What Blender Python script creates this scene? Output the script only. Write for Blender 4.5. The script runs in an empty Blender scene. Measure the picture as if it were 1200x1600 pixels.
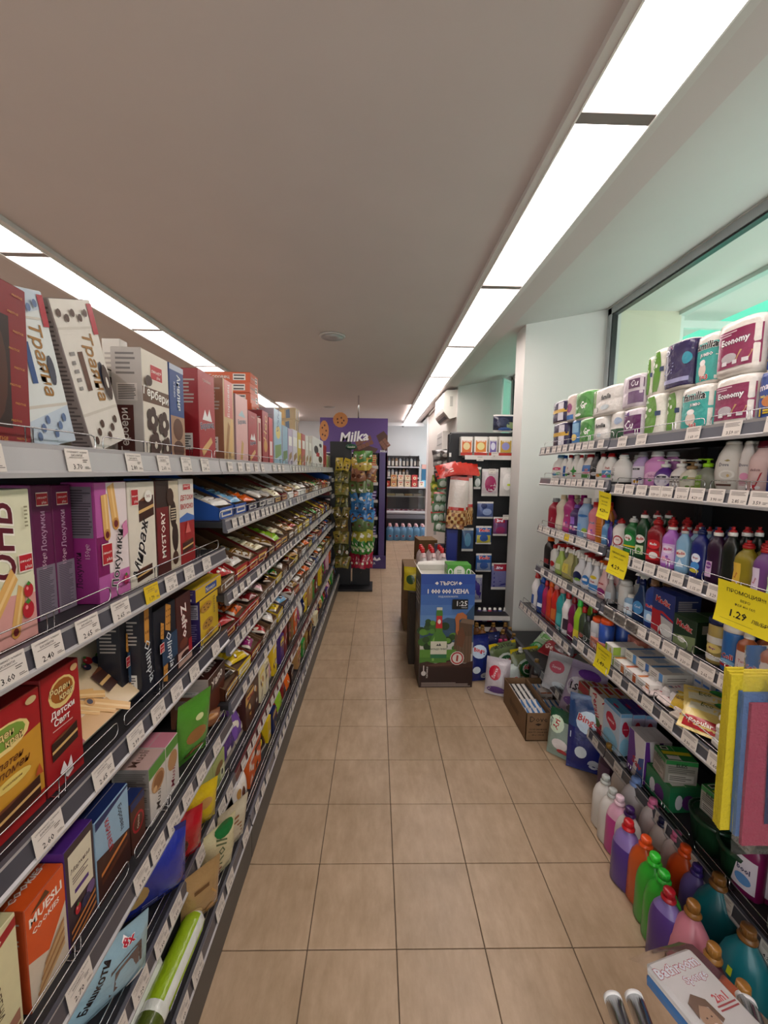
import bpy, math, random
from mathutils import Matrix, Vector, Euler
C = bpy.context.scene
COL = C.collection
# ---------------------------------------------------------------- camera
cam_d = bpy.data.cameras.new('camera'); cam = bpy.data.objects.new('camera', cam_d); COL.objects.link(cam)
cam_d.sensor_fit = 'HORIZONTAL'; cam_d.sensor_width = 36.0; cam_d.lens = 633.28 / 1200 * 36.0; cam_d.clip_start = 0.02; cam_d.clip_end = 200
PITCH, YAW, ROLL, EYE = .09971336, .01971584, .014080062, 1.602
_cy, _sy = math.cos(YAW), math.sin(YAW)
_f = Vector((_sy*math.cos(PITCH), _cy*math.cos(PITCH), -math.sin(PITCH)))
_r0 = Vector((_cy, -_sy, 0)); _u0 = _r0.cross(_f)
_c, _s = math.cos(ROLL), math.sin(ROLL)
_r = _c*_r0 + _s*_u0; _u = -_s*_r0 + _c*_u0
cam.matrix_world = Matrix(((_r.x, _u.x, -_f.x, 0), (_r.y, _u.y, -_f.y, 0), (_r.z, _u.z, -_f.z, EYE), (0, 0, 0, 1)))
C.camera = cam
# ---------------------------------------------------------------- world, exposure
w = bpy.data.worlds.new('sky'); C.world = w; w.use_nodes = True
bgn = w.node_tree.nodes['Background']; bgn.inputs['Color'].default_value = (.93, .94, .96, 1); bgn.inputs['Strength'].default_value = 1.9
C.view_settings.view_transform = 'Standard'; C.view_settings.look = 'None'; C.view_settings.gamma = 1.0
C.view_settings.use_curve_mapping = False; C.view_settings.exposure = 1.2
LAMP = 5.2                       # radiance of the ceiling panels
LAMP_COL = (1.0, .885, .84)
# ---------------------------------------------------------------- colours and materials
def lin(c): return tuple((x/12.92 if x <= .04045 else ((x+.055)/1.055)**2.4) for x in c)
def hx(s):
    if not isinstance(s, str): return s
    s = PAL.get(s, s)
    return lin(tuple(int(s[i:i+2], 16)/255 for i in (0, 2, 4)))
PAL = dict(white='ece8e2', cream='e6dcb8', black='17151a', red='a81e20', dred='741418', orange='d9601c', yellow='e0c01c', gold='8a6428', brown='4a2616', dbrown='26120c',
           tan='b98a55', card='8b6b4a', green='2f8a35', dgreen='0f4a22', lime='8fbf2a', blue='1f4fa0', navy='16204f', sky='7fb4dc', teal='1b7f8c', purple='4b2a78', violet='7a55a8',
           magenta='8e1f66', pink='e07fa8', lpink='eab9c4', grey='8a888a', dgrey='3a3a40', lgrey='c4c1be', lilac='b59ac8', beige='cbb592', mint='3fb89a')
MATS = {}
def mat(name, rough=.5, coat=0., metal=0., trans=0., alpha=1., noise=.06, bump=0., spec=.5, emis=0., col=None, nscale=40., ior=1.45):
    if name in MATS: return MATS[name]
    m = bpy.data.materials.new(name); m.use_nodes = True; nt = m.node_tree; b = nt.nodes['Principled BSDF']
    b.inputs['Roughness'].default_value = rough; b.inputs['Metallic'].default_value = metal
    b.inputs['Coat Weight'].default_value = coat; b.inputs['Coat Roughness'].default_value = .15
    b.inputs['Transmission Weight'].default_value = trans; b.inputs['Alpha'].default_value = alpha
    b.inputs['Specular IOR Level'].default_value = spec; b.inputs['IOR'].default_value = ior
    if col is None:
        a = nt.nodes.new('ShaderNodeAttribute'); a.attribute_name = 'Col'; src = a.outputs['Color']
    else:
        a = nt.nodes.new('ShaderNodeRGB'); a.outputs[0].default_value = (*hx(col), 1); src = a.outputs[0]
    tc = nt.nodes.new('ShaderNodeTexCoord')
    if noise:
        n = nt.nodes.new('ShaderNodeTexNoise'); n.inputs['Scale'].default_value = nscale; n.inputs['Detail'].default_value = 3
        nt.links.new(tc.outputs['Object'], n.inputs['Vector'])
        r = nt.nodes.new('ShaderNodeMapRange'); r.inputs['To Min'].default_value = 1-noise*2; r.inputs['To Max'].default_value = 1+noise
        nt.links.new(n.outputs['Fac'], r.inputs['Value'])
        mx = nt.nodes.new('ShaderNodeMix'); mx.data_type = 'RGBA'; mx.blend_type = 'MULTIPLY'; mx.inputs[0].default_value = 1
        nt.links.new(src, mx.inputs[6]); nt.links.new(r.outputs[0], mx.inputs[7]); src = mx.outputs[2]
    nt.links.new(src, b.inputs['Base Color'])
    if emis: nt.links.new(src, b.inputs['Emission Color']); b.inputs['Emission Strength'].default_value = emis
    if bump:
        n2 = nt.nodes.new('ShaderNodeTexNoise'); n2.inputs['Scale'].default_value = nscale*2; n2.inputs['Detail'].default_value = 4
        nt.links.new(tc.outputs['Object'], n2.inputs['Vector'])
        bp = nt.nodes.new('ShaderNodeBump'); bp.inputs['Strength'].default_value = bump; bp.inputs['Distance'].default_value = .01
        nt.links.new(n2.outputs['Fac'], bp.inputs['Height']); nt.links.new(bp.outputs[0], b.inputs['Normal'])
    MATS[name] = m; return m
mat('printed_card', rough=.42, coat=.15, noise=.04)
mat('kraft_card', rough=.8, noise=.1, nscale=60)
mat('film', rough=.22, coat=.3, noise=.08, bump=.35, nscale=28)
mat('plastic', rough=.3, coat=.2, noise=.02)
mat('dark_metal', rough=.45, noise=.05)
mat('chrome', rough=.18, metal=1, col='d8d8da', noise=0)
mat('rail', rough=.28, coat=.3, noise=.05, nscale=12)
mat('clear_liquid', rough=.08, trans=.55, noise=0)
mat('clear_film', rough=.08, trans=.97, noise=0, bump=.12, nscale=14, col='f4f4f4', ior=1.1)
mat('paint', rough=.7, noise=.03, nscale=3, bump=.05)
mat('paper', rough=.7, noise=.03)
mat('tissue', rough=.85, noise=.03, bump=.5, nscale=70)
# ---------------------------------------------------------------- text outlines
_txt = {}
def text_mesh(s, bold=0., shear=0.):
    k = (s, bold, shear)
    if k not in _txt:
        cu = bpy.data.curves.new('t', 'FONT'); cu.body = s; cu.resolution_u = 1; cu.align_x = 'CENTER'; cu.offset = bold; cu.shear = shear; cu.size = 1
        o = bpy.data.objects.new('t', cu); me = bpy.data.meshes.new_from_object(o)
        vs = [tuple(v.co[:2]) for v in me.vertices]; fs = [tuple(p.vertices) for p in me.polygons]
        if vs:
            x0 = min(v[0] for v in vs); x1 = max(v[0] for v in vs); y0 = min(v[1] for v in vs); y1 = max(v[1] for v in vs)
            vs = [(x-(x0+x1)/2, y-(y0+y1)/2) for x, y in vs]; dim = (x1-x0, y1-y0)
        else: dim = (1, 1)
        bpy.data.objects.remove(o); bpy.data.curves.remove(cu); bpy.data.meshes.remove(me)
        _txt[k] = (vs, fs, dim)
    return _txt[k]
# ---------------------------------------------------------------- mesh builder
class MB:
    def __init__(s): s.v = []; s.f = []; s.c = []; s.sm = []; s.mi = []
    def add(s, vs, fs, col, sm=False, mi=0):
        b = len(s.v); s.v.extend(vs); cc = hx(col) if not callable(col) else None
        for i, f in enumerate(fs):
            s.f.append(tuple(b+k for k in f)); s.c.append(cc if cc else hx(col(i))); s.sm.append(sm); s.mi.append(mi)
        return s
    def quad(s, a, b, c, d, col, mi=0): return s.add([a, b, c, d], [(0, 1, 2, 3)], col, mi=mi)
    def box(s, x0, y0, z0, x1, y1, z1, col, side=None, top=None, mi=0, bev=0):
        v = [(x, y, z) for z in (z0, z1) for y in (y0, y1) for x in (x0, x1)]
        fs = [(0, 1, 5, 4), (1, 3, 7, 5), (3, 2, 6, 7), (2, 0, 4, 6), (4, 5, 7, 6), (0, 2, 3, 1)]
        cs = [col, side or col, col, side or col, top or side or col, col]
        return s.add(v, fs, lambda i: cs[i], mi=mi)
    def rbox(s, x0, y0, z0, x1, y1, z1, r, col, mi=0):     # box with chamfered vertical and horizontal edges
        r = min(r, (x1-x0)/2.01, (y1-y0)/2.01, (z1-z0)/2.01)
        def ring(i, z): return [(x0+i, y0+r, z), (x0+r, y0+i, z), (x1-r, y0+i, z), (x1-i, y0+r, z), (x1-i, y1-r, z), (x1-r, y1-i, z), (x0+r, y1-i, z), (x0+i, y1-r, z)]
        rs = [ring(r*.9, z0), ring(0, z0+r), ring(0, z1-r), ring(r*.9, z1)]
        vs = sum(rs, []); fs = [tuple(range(7, -1, -1)), tuple(range(24, 32))]
        for k in range(3):
            for j in range(8): fs.append((k*8+j, k*8+(j+1) % 8, k*8+8+(j+1) % 8, k*8+8+j))
        return s.add(vs, fs, col, mi=mi)
    def grid(s, S, nu, nv, col, sm=True, mi=0, wrap=False):
        vs = [S(i/nu, j/nv) for j in range(nv+1) for i in range(nu if wrap else nu+1)]
        n = nu if wrap else nu+1
        fs = []; cc = []
        for j in range(nv):
            for i in range(nu):
                a = j*n+i; b = j*n+(i+1) % n if wrap else a+1
                fs.append((a, b, b+n, a+n)); cc.append(((i+.5)/nu, (j+.5)/nv))
        if callable(col): return s.add(vs, fs, lambda k: col(*cc[k]), sm, mi)
        return s.add(vs, fs, col, sm, mi)
    def lathe(s, prof, col, seg=16, sx=1, sy=1, cx=0, cy=0, z0=0, sq=2., cap=True, mi=0, sm=True):
        """prof: (r, z) or (rx, ry, z); sq: superellipse power"""
        vs = []; P = [(p[0]*sx, p[0]*sy, p[1]) if len(p) == 2 else p for p in prof]
        for rx, ry, z in P:
            for k in range(seg):
                a = 2*math.pi*k/seg; ca, sa = math.cos(a), math.sin(a)
                vs.append((cx+rx*math.copysign(abs(ca)**(2/sq), ca), cy+ry*math.copysign(abs(sa)**(2/sq), sa), z0+z))
        fs = []; zs = []
        for j in range(len(P)-1):
            for k in range(seg): fs.append((j*seg+k, j*seg+(k+1) % seg, (j+1)*seg+(k+1) % seg, (j+1)*seg+k)); zs.append((P[j][2]+P[j+1][2])/2)
        if cap:
            fs.append(tuple(range(seg-1, -1, -1))); zs.append(P[0][2]); n = (len(P)-1)*seg
            fs.append(tuple(range(n, n+seg))); zs.append(P[-1][2])
        return s.add(vs, fs, (lambda i: col(zs[i])) if callable(col) else col, sm, mi)
    def tube(s, pts, r, col, seg=6, mi=0, closed=False):
        pts = [Vector(p) for p in pts]; vs = []; n = len(pts)
        for i, p in enumerate(pts):
            d = (pts[(i+1) % n if closed else min(i+1, n-1)]-pts[i-1 if closed or i else 0])
            d = d.normalized() if d.length > 1e-9 else Vector((0, 0, 1))
            a = d.cross(Vector((0, 0, 1)) if abs(d.z) < .9 else Vector((1, 0, 0))).normalized(); b = d.cross(a)
            rr = r[i] if isinstance(r, (list, tuple)) else r
            for k in range(seg):
                t = 2*math.pi*k/seg; vs.append(tuple(p+a*(rr*math.cos(t))+b*(rr*math.sin(t))))
        fs = []
        for i in range(n if closed else n-1):
            j = (i+1) % n
            for k in range(seg): fs.append((i*seg+k, i*seg+(k+1) % seg, j*seg+(k+1) % seg, j*seg+k))
        if not closed: fs += [tuple(range(seg-1, -1, -1)), tuple(range((n-1)*seg, n*seg))]
        return s.add(vs, fs, col, True, mi)
    def prints(s, S, W, H, L, mi=0, step=0, off0=.0004):
        """flat print laid on the surface S(u, v, lift); L: list of primitives in 0..1 of W x H metres"""
        for k, p in enumerate(L):
            o = off0+.00022*k; t = p[0]
            if t == 'R':
                x0, y0, x1, y1 = p[1:5]
                nu = max(1, int(abs(x1-x0)/step)) if step else 1; nv = max(1, int(abs(y1-y0)/step)) if step else 1
                s.grid(lambda a, b: S(x0+(x1-x0)*a, y0+(y1-y0)*b, o), nu, nv, p[5], sm=bool(step), mi=mi)
            elif t == 'E':
                cx, cy, rx, ry = p[1:5]; rot = math.radians(p[6]) if len(p) > 6 else 0; n = 14; vs = [S(cx, cy, o)]; fs = []
                rings = 2 if step else 1
                for q in range(1, rings+1):
                    for i in range(n):
                        a = 2*math.pi*i/n; x = rx*W*math.cos(a)*q/rings; y = ry*H*math.sin(a)*q/rings
                        vs.append(S(cx+(x*math.cos(rot)-y*math.sin(rot))/W, cy+(x*math.sin(rot)+y*math.cos(rot))/H, o))
                for i in range(n): fs.append((0, 1+i, 1+(i+1) % n))
                for q in range(1, rings):
                    for i in range(n): fs.append((1+(q-1)*n+i, 1+q*n+i, 1+q*n+(i+1) % n, 1+(q-1)*n+(i+1) % n))
                s.add(vs, fs, p[5], bool(step), mi)
            elif t == 'P': s.add([S(x, y, o) for x, y in p[1]], [tuple(range(len(p[1])))], p[2], False, mi)
            elif t == 'T':        # T, text, cx, cy, height (of H), colour, {rot, bold, shear, maxw, ol}
                kw = p[6] if len(p) > 6 else {}
                vs, fs, dim = text_mesh(p[1], kw.get('bold', .012)*.5, kw.get('shear', 0)); rot = math.radians(kw.get('rot', 0))
                sc = p[4]*H/max(dim[1], .3)
                mw = kw.get('maxw', .8)
                if mw and dim[0]*sc > mw*(W if abs(math.cos(rot)) > .5 else H): sc = mw*(W if abs(math.cos(rot)) > .5 else H)/dim[0]
                cr, sr = math.cos(rot), math.sin(rot)
                if 'ol' in kw:
                    v2, f2, _ = text_mesh(p[1], kw.get('bold', .012)*.5+.035, kw.get('shear', 0))
                    s.add([S(p[2]+(x*cr-y*sr)*sc/W, p[3]+(x*sr+y*cr)*sc/H, o) for x, y in v2], f2, kw['ol'], False, mi); o += .0003
                s.add([S(p[2]+(x*cr-y*sr)*sc/W, p[3]+(x*sr+y*cr)*sc/H, o) for x, y in vs], fs, p[5], False, mi)
            elif t == 'L':        # fine print: n lines in a rectangle
                x0, y0, x1, y1, n = p[1:6]
                rnd = random.Random(n*7+int(x0*100))
                for i in range(n):
                    yy = y0+(y1-y0)*(i+.5)/n; h = (y1-y0)/n*.22; xe = x1-(x1-x0)*rnd.choice((0, .05, .3, .1))
                    s.quad(S(x0, yy-h, o), S(xe, yy-h, o), S(xe, yy+h, o), S(x0, yy+h, o), p[6], mi)
        return s
    def mesh(s, name, mats):
        me = bpy.data.meshes.new(name); me.from_pydata(s.v, [], s.f)
        if s.f:
            ca = me.color_attributes.new('Col', 'FLOAT_COLOR', 'CORNER')
            buf = []
            for f, c in zip(s.f, s.c): buf.extend((c[0], c[1], c[2], 1.)*len(f))
            ca.data.foreach_set('color', buf)
            me.polygons.foreach_set('use_smooth', s.sm); me.polygons.foreach_set('material_index', s.mi)
        for m in ([mats] if isinstance(mats, str) else mats): me.materials.append(MATS[m])
        me.update(); return me
    def build(s, name, mats, parent=None, loc=None, rot=None, **kw):
        return put(name, s.mesh(name, mats), parent, loc, rot, **kw)
def put(name, me, parent=None, loc=None, rot=None, label=None, cat=None, group=None, kind=None):
    o = bpy.data.objects.new(name, me); COL.objects.link(o)
    if parent is not None: o.parent = parent
    if loc is not None: o.location = loc
    if rot is not None: o.rotation_euler = rot
    if label: o['label'] = label
    if cat: o['category'] = cat
    if group: o['group'] = group
    if kind: o['kind'] = kind
    return o
def empty(name, loc=(0, 0, 0), rot=(0, 0, 0), **kw): return put(name, None, None, loc, rot, **kw)
R = math.radians
ORD = ['first', 'second', 'third', 'fourth', 'fifth', 'sixth', 'seventh', 'eighth', 'ninth', 'tenth', 'eleventh', 'twelfth', 'thirteenth', 'fourteenth', 'fifteenth', 'sixteenth', 'seventeenth', 'eighteenth', 'nineteenth', 'twentieth']
# pixel of the photograph -> point of the place (used to measure positions)
def ray(px, py): return _f + _r*((px-600)/633.28) + _u*((800-py)/633.28)
EYEV = Vector((0, 0, EYE))
def onx(px, py, X): d = ray(px, py); return EYEV+d*(X/d.x)
def ony(px, py, Y): d = ray(px, py); return EYEV+d*(Y/d.y)
def onz(px, py, Z): d = ray(px, py); return EYEV+d*((Z-EYE)/d.z)
# ---------------------------------------------------------------- room shell
TILE = .30; X0 = -.213; Y0 = 1.212
fl = MB().box(-6, -3.4, -.12, 3.2, 11, -.004, '5a4c3e').build('floor', 'paint', kind='structure')
tm = bpy.data.materials.new('floor_tile'); tm.use_nodes = True; nt = tm.node_tree; b = nt.nodes['Principled BSDF']
oi = nt.nodes.new('ShaderNodeObjectInfo'); tc = nt.nodes.new('ShaderNodeTexCoord')
geo = nt.nodes.new('ShaderNodeNewGeometry')
n1 = nt.nodes.new('ShaderNodeTexNoise'); n1.inputs['Scale'].default_value = 3.2; n1.inputs['Detail'].default_value = 6; n1.inputs['Roughness'].default_value = .62
mp = nt.nodes.new('ShaderNodeMapping'); mp.inputs['Scale'].default_value = (5, 1.6, 1)
n2 = nt.nodes.new('ShaderNodeTexNoise'); n2.inputs['Scale'].default_value = 5; n2.inputs['Detail'].default_value = 7; n2.inputs['Roughness'].default_value = .7
nt.links.new(geo.outputs['Position'], n1.inputs['Vector']); nt.links.new(geo.outputs['Position'], mp.inputs['Vector']); nt.links.new(mp.outputs[0], n2.inputs['Vector'])
cr = nt.nodes.new('ShaderNodeValToRGB'); cr.color_ramp.elements[0].position = .34; cr.color_ramp.elements[1].position = .68
cr.color_ramp.elements[0].color = (*hx('9c8468'), 1); cr.color_ramp.elements[1].color = (*hx('bda489'), 1)
mm = nt.nodes.new('ShaderNodeMath'); mm.operation = 'ADD'; mm.use_clamp = True
m2 = nt.nodes.new('ShaderNodeMath'); m2.operation = 'MULTIPLY'; m2.inputs[1].default_value = .5
m3 = nt.nodes.new('ShaderNodeMath'); m3.operation = 'MULTIPLY'; m3.inputs[1].default_value = .5
nt.links.new(n1.outputs['Fac'], m2.inputs[0]); nt.links.new(n2.outputs['Fac'], m3.inputs[0]); nt.links.new(m2.outputs[0], mm.inputs[0]); nt.links.new(m3.outputs[0], mm.inputs[1])
nt.links.new(mm.outputs[0], cr.inputs['Fac'])
mr = nt.nodes.new('ShaderNodeMapRange'); mr.inputs['To Min'].default_value = .95; mr.inputs['To Max'].default_value = 1.04; nt.links.new(oi.outputs['Random'], mr.inputs['Value'])
mx = nt.nodes.new('ShaderNodeMix'); mx.data_type = 'RGBA'; mx.blend_type = 'MULTIPLY'; mx.inputs[0].default_value = 1
nt.links.new(cr.outputs[0], mx.inputs[6]); nt.links.new(mr.outputs[0], mx.inputs[7]); nt.links.new(mx.outputs[2], b.inputs['Base Color'])
r2 = nt.nodes.new('ShaderNodeMapRange'); r2.inputs['To Min'].default_value = .28; r2.inputs['To Max'].default_value = .48; nt.links.new(n2.outputs['Fac'], r2.inputs['Value']); nt.links.new(r2.outputs[0], b.inputs['Roughness'])
MATS['floor_tile'] = tm
g = .0016
def tile_bm(mb, x, y): return mb.rbox(x+g, y+g, -.012, x+TILE-g, y+TILE-g, 0, .0012, 'beige')
tme = tile_bm(MB(), 0, 0).mesh('tile', 'floor_tile')
far = MB()
for i in range(-19, 11):
    for j in range(-15, 33):
        x = X0+i*TILE; y = Y0+j*TILE
        if -1 <= i <= 4 and -3 <= j <= 15: put('tile', tme, fl, (x, y, 0))
        elif x < 3 and y < 10.9: far.quad((x+g, y+g, 0), (x+TILE-g, y+g, 0), (x+TILE-g, y+TILE-g, 0), (x+g, y+TILE-g, 0), 'beige')
far.build('tile', 'floor_tile', fl, kind='stuff')
WH = 'd6d0ca'
CEILC = 'c6bcb9'
cl = MB(); cl.box(-6, -3.4, 2.8, 1.10, 7.4, 2.95, CEILC); cl.box(-6, 7.4, 2.86, 1.10, 11, 3.0, CEILC)
cl.build('ceiling', 'paint', kind='structure')
# the soffit rising towards the window niches
nc = MB()
for ya, yb in ((-3.4, 11),):
    prev = None
    xs = [1.10, 1.16, 1.3, 1.5, 1.7, 1.84, 1.93]; zs = [2.8, 2.806, 2.832, 2.872, 2.91, 2.94, 2.96]
    nc.add([(x, y, z) for x, z in zip(xs, zs) for y in (ya, yb)], [(2*k, 2*k+1, 2*k+3, 2*k+2) for k in range(6)], 'c4c1bd', sm=True)
nc.box(1.93, -3.4, 2.96, 3.0, 11, 3.1, 'd6d4ce')
nc.box(1.10, -3.4, 2.97, 1.93, 11, 3.1, 'd6d4ce')
nc.build('ceiling', 'paint', kind='structure')
# walls
def S(name, mb, m='paint'): return mb.build(name, m, kind='structure')
WX = 1.87
wr = MB(); wc = 'cfcdc8'
wr.box(WX, -3.4, 0, WX+.12, 9, 1.55, wc)                               # below the sills
wr.box(WX, -3.4, 2.943, WX+.12, 9, 3.1, wc)
wr.box(WX, 3.43, 1.5, WX+.12, 3.65, 3, wc); wr.box(WX, 5.81, 1.5, WX+.12, 9, 3, wc); wr.box(WX, -3.4, 1.5, WX+.12, .2, 3, wc)
wr.box(1.21, 3.43, 0, WX, 3.65, 2.95, wc)                              # pier between the niches
wr.box(1.13, 5.81, 0, WX, 9.0, 2.95, wc)                               # wall under the air conditioner
S('wall_right', wr)
S('wall_back', MB().box(-6, 10.6, 0, 3.2, 10.75, 3.1, 'c9ccd0'))
S('trim_1', MB().box(1.10, 8.94, 0, 1.16, 9.02, 2.8, 'e8eaec').box(.2, 9.9, 2.70, 1.13, 10.0, 2.78, 'd4d8dc'))
S('wall_left', MB().box(-5.7, -3.4, 0, -5.55, 11, 2.95, 'cfcac6'))
wf = MB(); wf.box(-6, -3.4, 0, -4.6, -3.25, 3, wc); wf.box(1.2, -3.4, 0, 2, -3.25, 3, wc); wf.box(-4.6, -3.4, 2.5, 1.2, -3.25, 3, wc); wf.box(-4.6, -3.4, 0, 1.2, -3.25, .3, wc)
S('wall_front', wf)
def window(n, X, ya, yb, za, zb, nm, fcol='3b3e40'):
    t = empty('window_%d' % n, (X, (ya+yb)/2, za), kind='structure'); hy = (yb-ya)/2; h = zb-za
    f = MB(); W = .05
    for (a, b_, c_, d) in ((-hy, 0, -hy+W, h), (hy-W, 0, hy, h), (-hy, 0, hy, W), (-hy, h-W, hy, h)):
        f.box(-.02, a, b_, .035, c_, d, 'a9adae'); 
    q = .012
    for (a, b_, c_, d) in ((-hy+W, W, -hy+W+q, h-W), (hy-W-q, W, hy-W, h-W), (-hy+W, W, hy-W, W+q), (-hy+W, h-W-q, hy-W, h-W)):
        f.box(-.012, a, b_, .03, c_, d, '1c1f20')
    for k in range(1, nm): y = -hy+2*hy*k/nm; f.box(-.02, y-.025, 0, .035, y+.025, h, fcol)
    f.build('window_frame', 'plastic', t)
    MB().box(.006, -hy+W, W, .012, hy-W, h-W, 'dff2ea').build('glass', 'glass', t)
    return t
gm = bpy.data.materials.new('glass'); gm.use_nodes = True; nt = gm.node_tree; nt.nodes.clear()
o = nt.nodes.new('ShaderNodeOutputMaterial'); tr = nt.nodes.new('ShaderNodeBsdfTransparent'); tr.inputs[0].default_value = (.93, .96, .945, 1)
gl = nt.nodes.new('ShaderNodeBsdfGlossy'); gl.inputs['Roughness'].default_value = .02; ms = nt.nodes.new('ShaderNodeMixShader'); ms.inputs[0].default_value = .07
nt.links.new(tr.outputs[0], ms.inputs[1]); nt.links.new(gl.outputs[0], ms.inputs[2]); nt.links.new(ms.outputs[0], o.inputs[0]); MATS['glass'] = gm
window(1, 1.90, .2, 3.43, 1.55, 2.943, 1)
window(2, 1.90, 3.65, 5.81, 1.55, 2.943, 1)
w3 = empty('window_3', (-1.7, -3.32, .3), (0, 0, 0), kind='structure')  # unseen glazing behind the camera, added to let in fill light
f = MB()
for x in (-2.9, -1.45, 0, 1.45, 2.86): f.box(x-.03 if x > -2.9 else x, -.03, 0, x+.04, .03, 2.2, '3b3e40')
f.box(-2.9, -.03, 0, 2.9, .03, .05, '3b3e40'); f.box(-2.9, -.03, 2.15, 2.9, .03, 2.2, '3b3e40'); f.build('window_frame', 'plastic', w3)
MB().box(-2.9, -.004, .05, 2.9, .004, 2.15, 'white').build('glass', 'glass', w3)
# opened inner sash in the far niche
sa = MB(); sa.box(0, 0, 0, .26, .02, .03, 'cfe0da').box(0, 0, 1.2, .26, .02, 1.23, 'cfe0da').box(0, 0, 0, .02, .02, 1.23, 'cfe0da').box(.24, 0, 0, .26, .02, 1.23, 'cfe0da').box(.02, .006, .03, .24, .014, 1.2, 'b9d8ce')
sa.build('window_sash', 'plastic', None, (1.66, 5.45, 1.62), (0, 0, R(50)), kind='structure')
# light well behind the windows
lw = MB(); cr_ = 'd8d2bc'
for ya, yb in ((-.3, 3.47), (3.62, 5.9)):
    lw.box(1.99, yb, 1.3, 2.52, yb+.08, 3.2, cr_); lw.box(1.99, ya-.08, 1.3, 2.52, ya, 3.2, cr_)
    lw.box(1.99, ya, 2.975, 2.5, yb, 3.05, cr_); lw.box(1.99, ya, 1.3, 2.5, yb, 1.5, cr_)
lw.build('wall_outside', 'paint', kind='structure')
tl = mat('teal_canopy', rough=.5, col='48b498', noise=.1, nscale=2)
tnt = tl.node_tree; tb = bpy.data.materials['teal_canopy'].node_tree.nodes['Principled BSDF']
to = [n for n in tnt.nodes if n.type == 'OUTPUT_MATERIAL'][0]; tt = tnt.nodes.new('ShaderNodeBsdfTranslucent'); tt.inputs[0].default_value = (*hx('6ac8ae'), 1)
tmx = tnt.nodes.new('ShaderNodeMixShader'); tmx.inputs[0].default_value = .35
tnt.links.new(tb.outputs[0], tmx.inputs[1]); tnt.links.new(tt.outputs[0], tmx.inputs[2]); tnt.links.new(tmx.outputs[0], to.inputs[0])
ca = MB()
ca.grid(lambda u, v: (2.55+1.3*u, 2.3+5.2*v, 3.12+1.0*u), 1, 1, 'mint', sm=False)
ca.grid(lambda u, v: (4.0, 1.5+6*v, .5+3.6*u), 1, 1, 'mint', sm=False)
ca.grid(lambda u, v: (2.55+1.45*u, 6.2, .5+3.6*v), 1, 1, 'mint', sm=False)
ca.build('canopy', 'teal_canopy', kind='structure', label='teal translucent canopy outside the side window', cat='canopy')
cf = MB()
for y in (3.52, 2.62, 1.7, .8, -.1): cf.box(2.5, y-.03, 1.4, 2.56, y+.03, 3.1, 'd6ddd6')
cf.box(2.5, -2, 2.93, 2.56, 3.55, 3.0, 'b9c4bd'); cf.box(2.5, -2, 2.2, 2.56, 3.55, 2.25, 'd6ddd6')
cf.box(2.5, 3.5, 1.4, 4.0, 3.54, 1.45, 'd6ddd6').box(2.5, 3.5, 2.84, 4.0, 3.54, 2.90, 'd6ddd6')
for x in (3.05, 3.6): cf.box(x, 3.5, 1.4, x+.04, 3.54, 2.9, 'd6ddd6')
cf.build('canopy_frame', 'plastic', kind='structure')
# ---------------------------------------------------------------- ceiling light panels
lm = bpy.data.materials.new('lit_panel'); lm.use_nodes = True; nt = lm.node_tree; nt.nodes.clear()
o = nt.nodes.new('ShaderNodeOutputMaterial'); em = nt.nodes.new('ShaderNodeEmission'); em.inputs[0].default_value = (*LAMP_COL, 1); em.inputs[1].default_value = LAMP
nt.links.new(em.outputs[0], o.inputs[0]); MATS['lit_panel'] = lm
def light_row(xa, xb, yj, pitch, k0, k1, where):
    xc = (xa+xb)/2; hw = (xb-xa)/2; hl = pitch/2
    fr = MB()
    for (a, b_, c_, d) in ((-hw-.035, -hl, -hw, hl), (hw, -hl, hw+.035, hl), (-hw, -hl, hw, -hl+.022), (-hw, hl-.022, hw, hl)):
        fr.box(a, b_, -.024, c_, d, 0, 'c9c4c0' if c_-a < .1 else '7a726e')
    fr.box(-hw-.004, -hl, -.028, -hw+.002, hl, -.02, 'e8e6e2').box(hw-.002, -hl, -.028, hw+.004, hl, -.02, 'e8e6e2')
    fme = fr.mesh('frame', 'plastic'); dme = MB().box(-hw, -hl+.02, -.014, hw, hl-.02, -.006, 'white').mesh('diffuser', 'lit_panel')
    for k in range(k0, k1):
        t = empty('ceiling_light', (xc, yj+pitch*(k+.5), 2.8), cat='ceiling light', group='ceiling light panels '+where,
                  label='lit ceiling panel, %s %s' % ((ORD[k-k0]+' from near end') if k-k0 < 20 else '', where))
        put('frame', fme, t); put('diffuser', dme, t)
light_row(.650, .905, 1.455, 1.24, -4, 7, 'above the right shelves')
light_row(-2.10, -1.848, 2.43, 1.215, -4, 6, 'above the left shelves')
light_row(-4.4, -4.15, 2.43, 1.215, -4, 6, 'added unseen above the far left aisle')  # this row is out of view, added as extra light
# ceiling speaker discs, camera dome, hanging rod
for i, (x, y, zz, nm) in enumerate(((-.41, 3.765, 2.8, 'round white ceiling speaker grille above the aisle'), (-.95, 8.2, 2.86, 'distant round white ceiling speaker grille beyond the sign'))):
    t = MB().lathe([(.118, -.004), (.112, -.012), (.10, -.014)], 'b8b2ae', 28).build('ceiling_speaker', 'plastic', None, (x, y, zz), label=nm, cat='speaker')
    MB().lathe([(.1, -.016), (.02, -.018)], '9f9894', 28).build('grille', 'plastic', t)
t = MB().lathe([(.05, 0), (.05, -.04), (.03, -.06)], 'e8e8e8', 16).build('security_camera', 'plastic', None, (.64, 10.2, 2.79), label='small white dome camera with dark lens at the back wall', cat='camera')
MB().lathe([(.001, -.09), (.025, -.08), (.034, -.06), (.03, -.045)], 'black', 12).build('lens', 'plastic', t)
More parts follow.
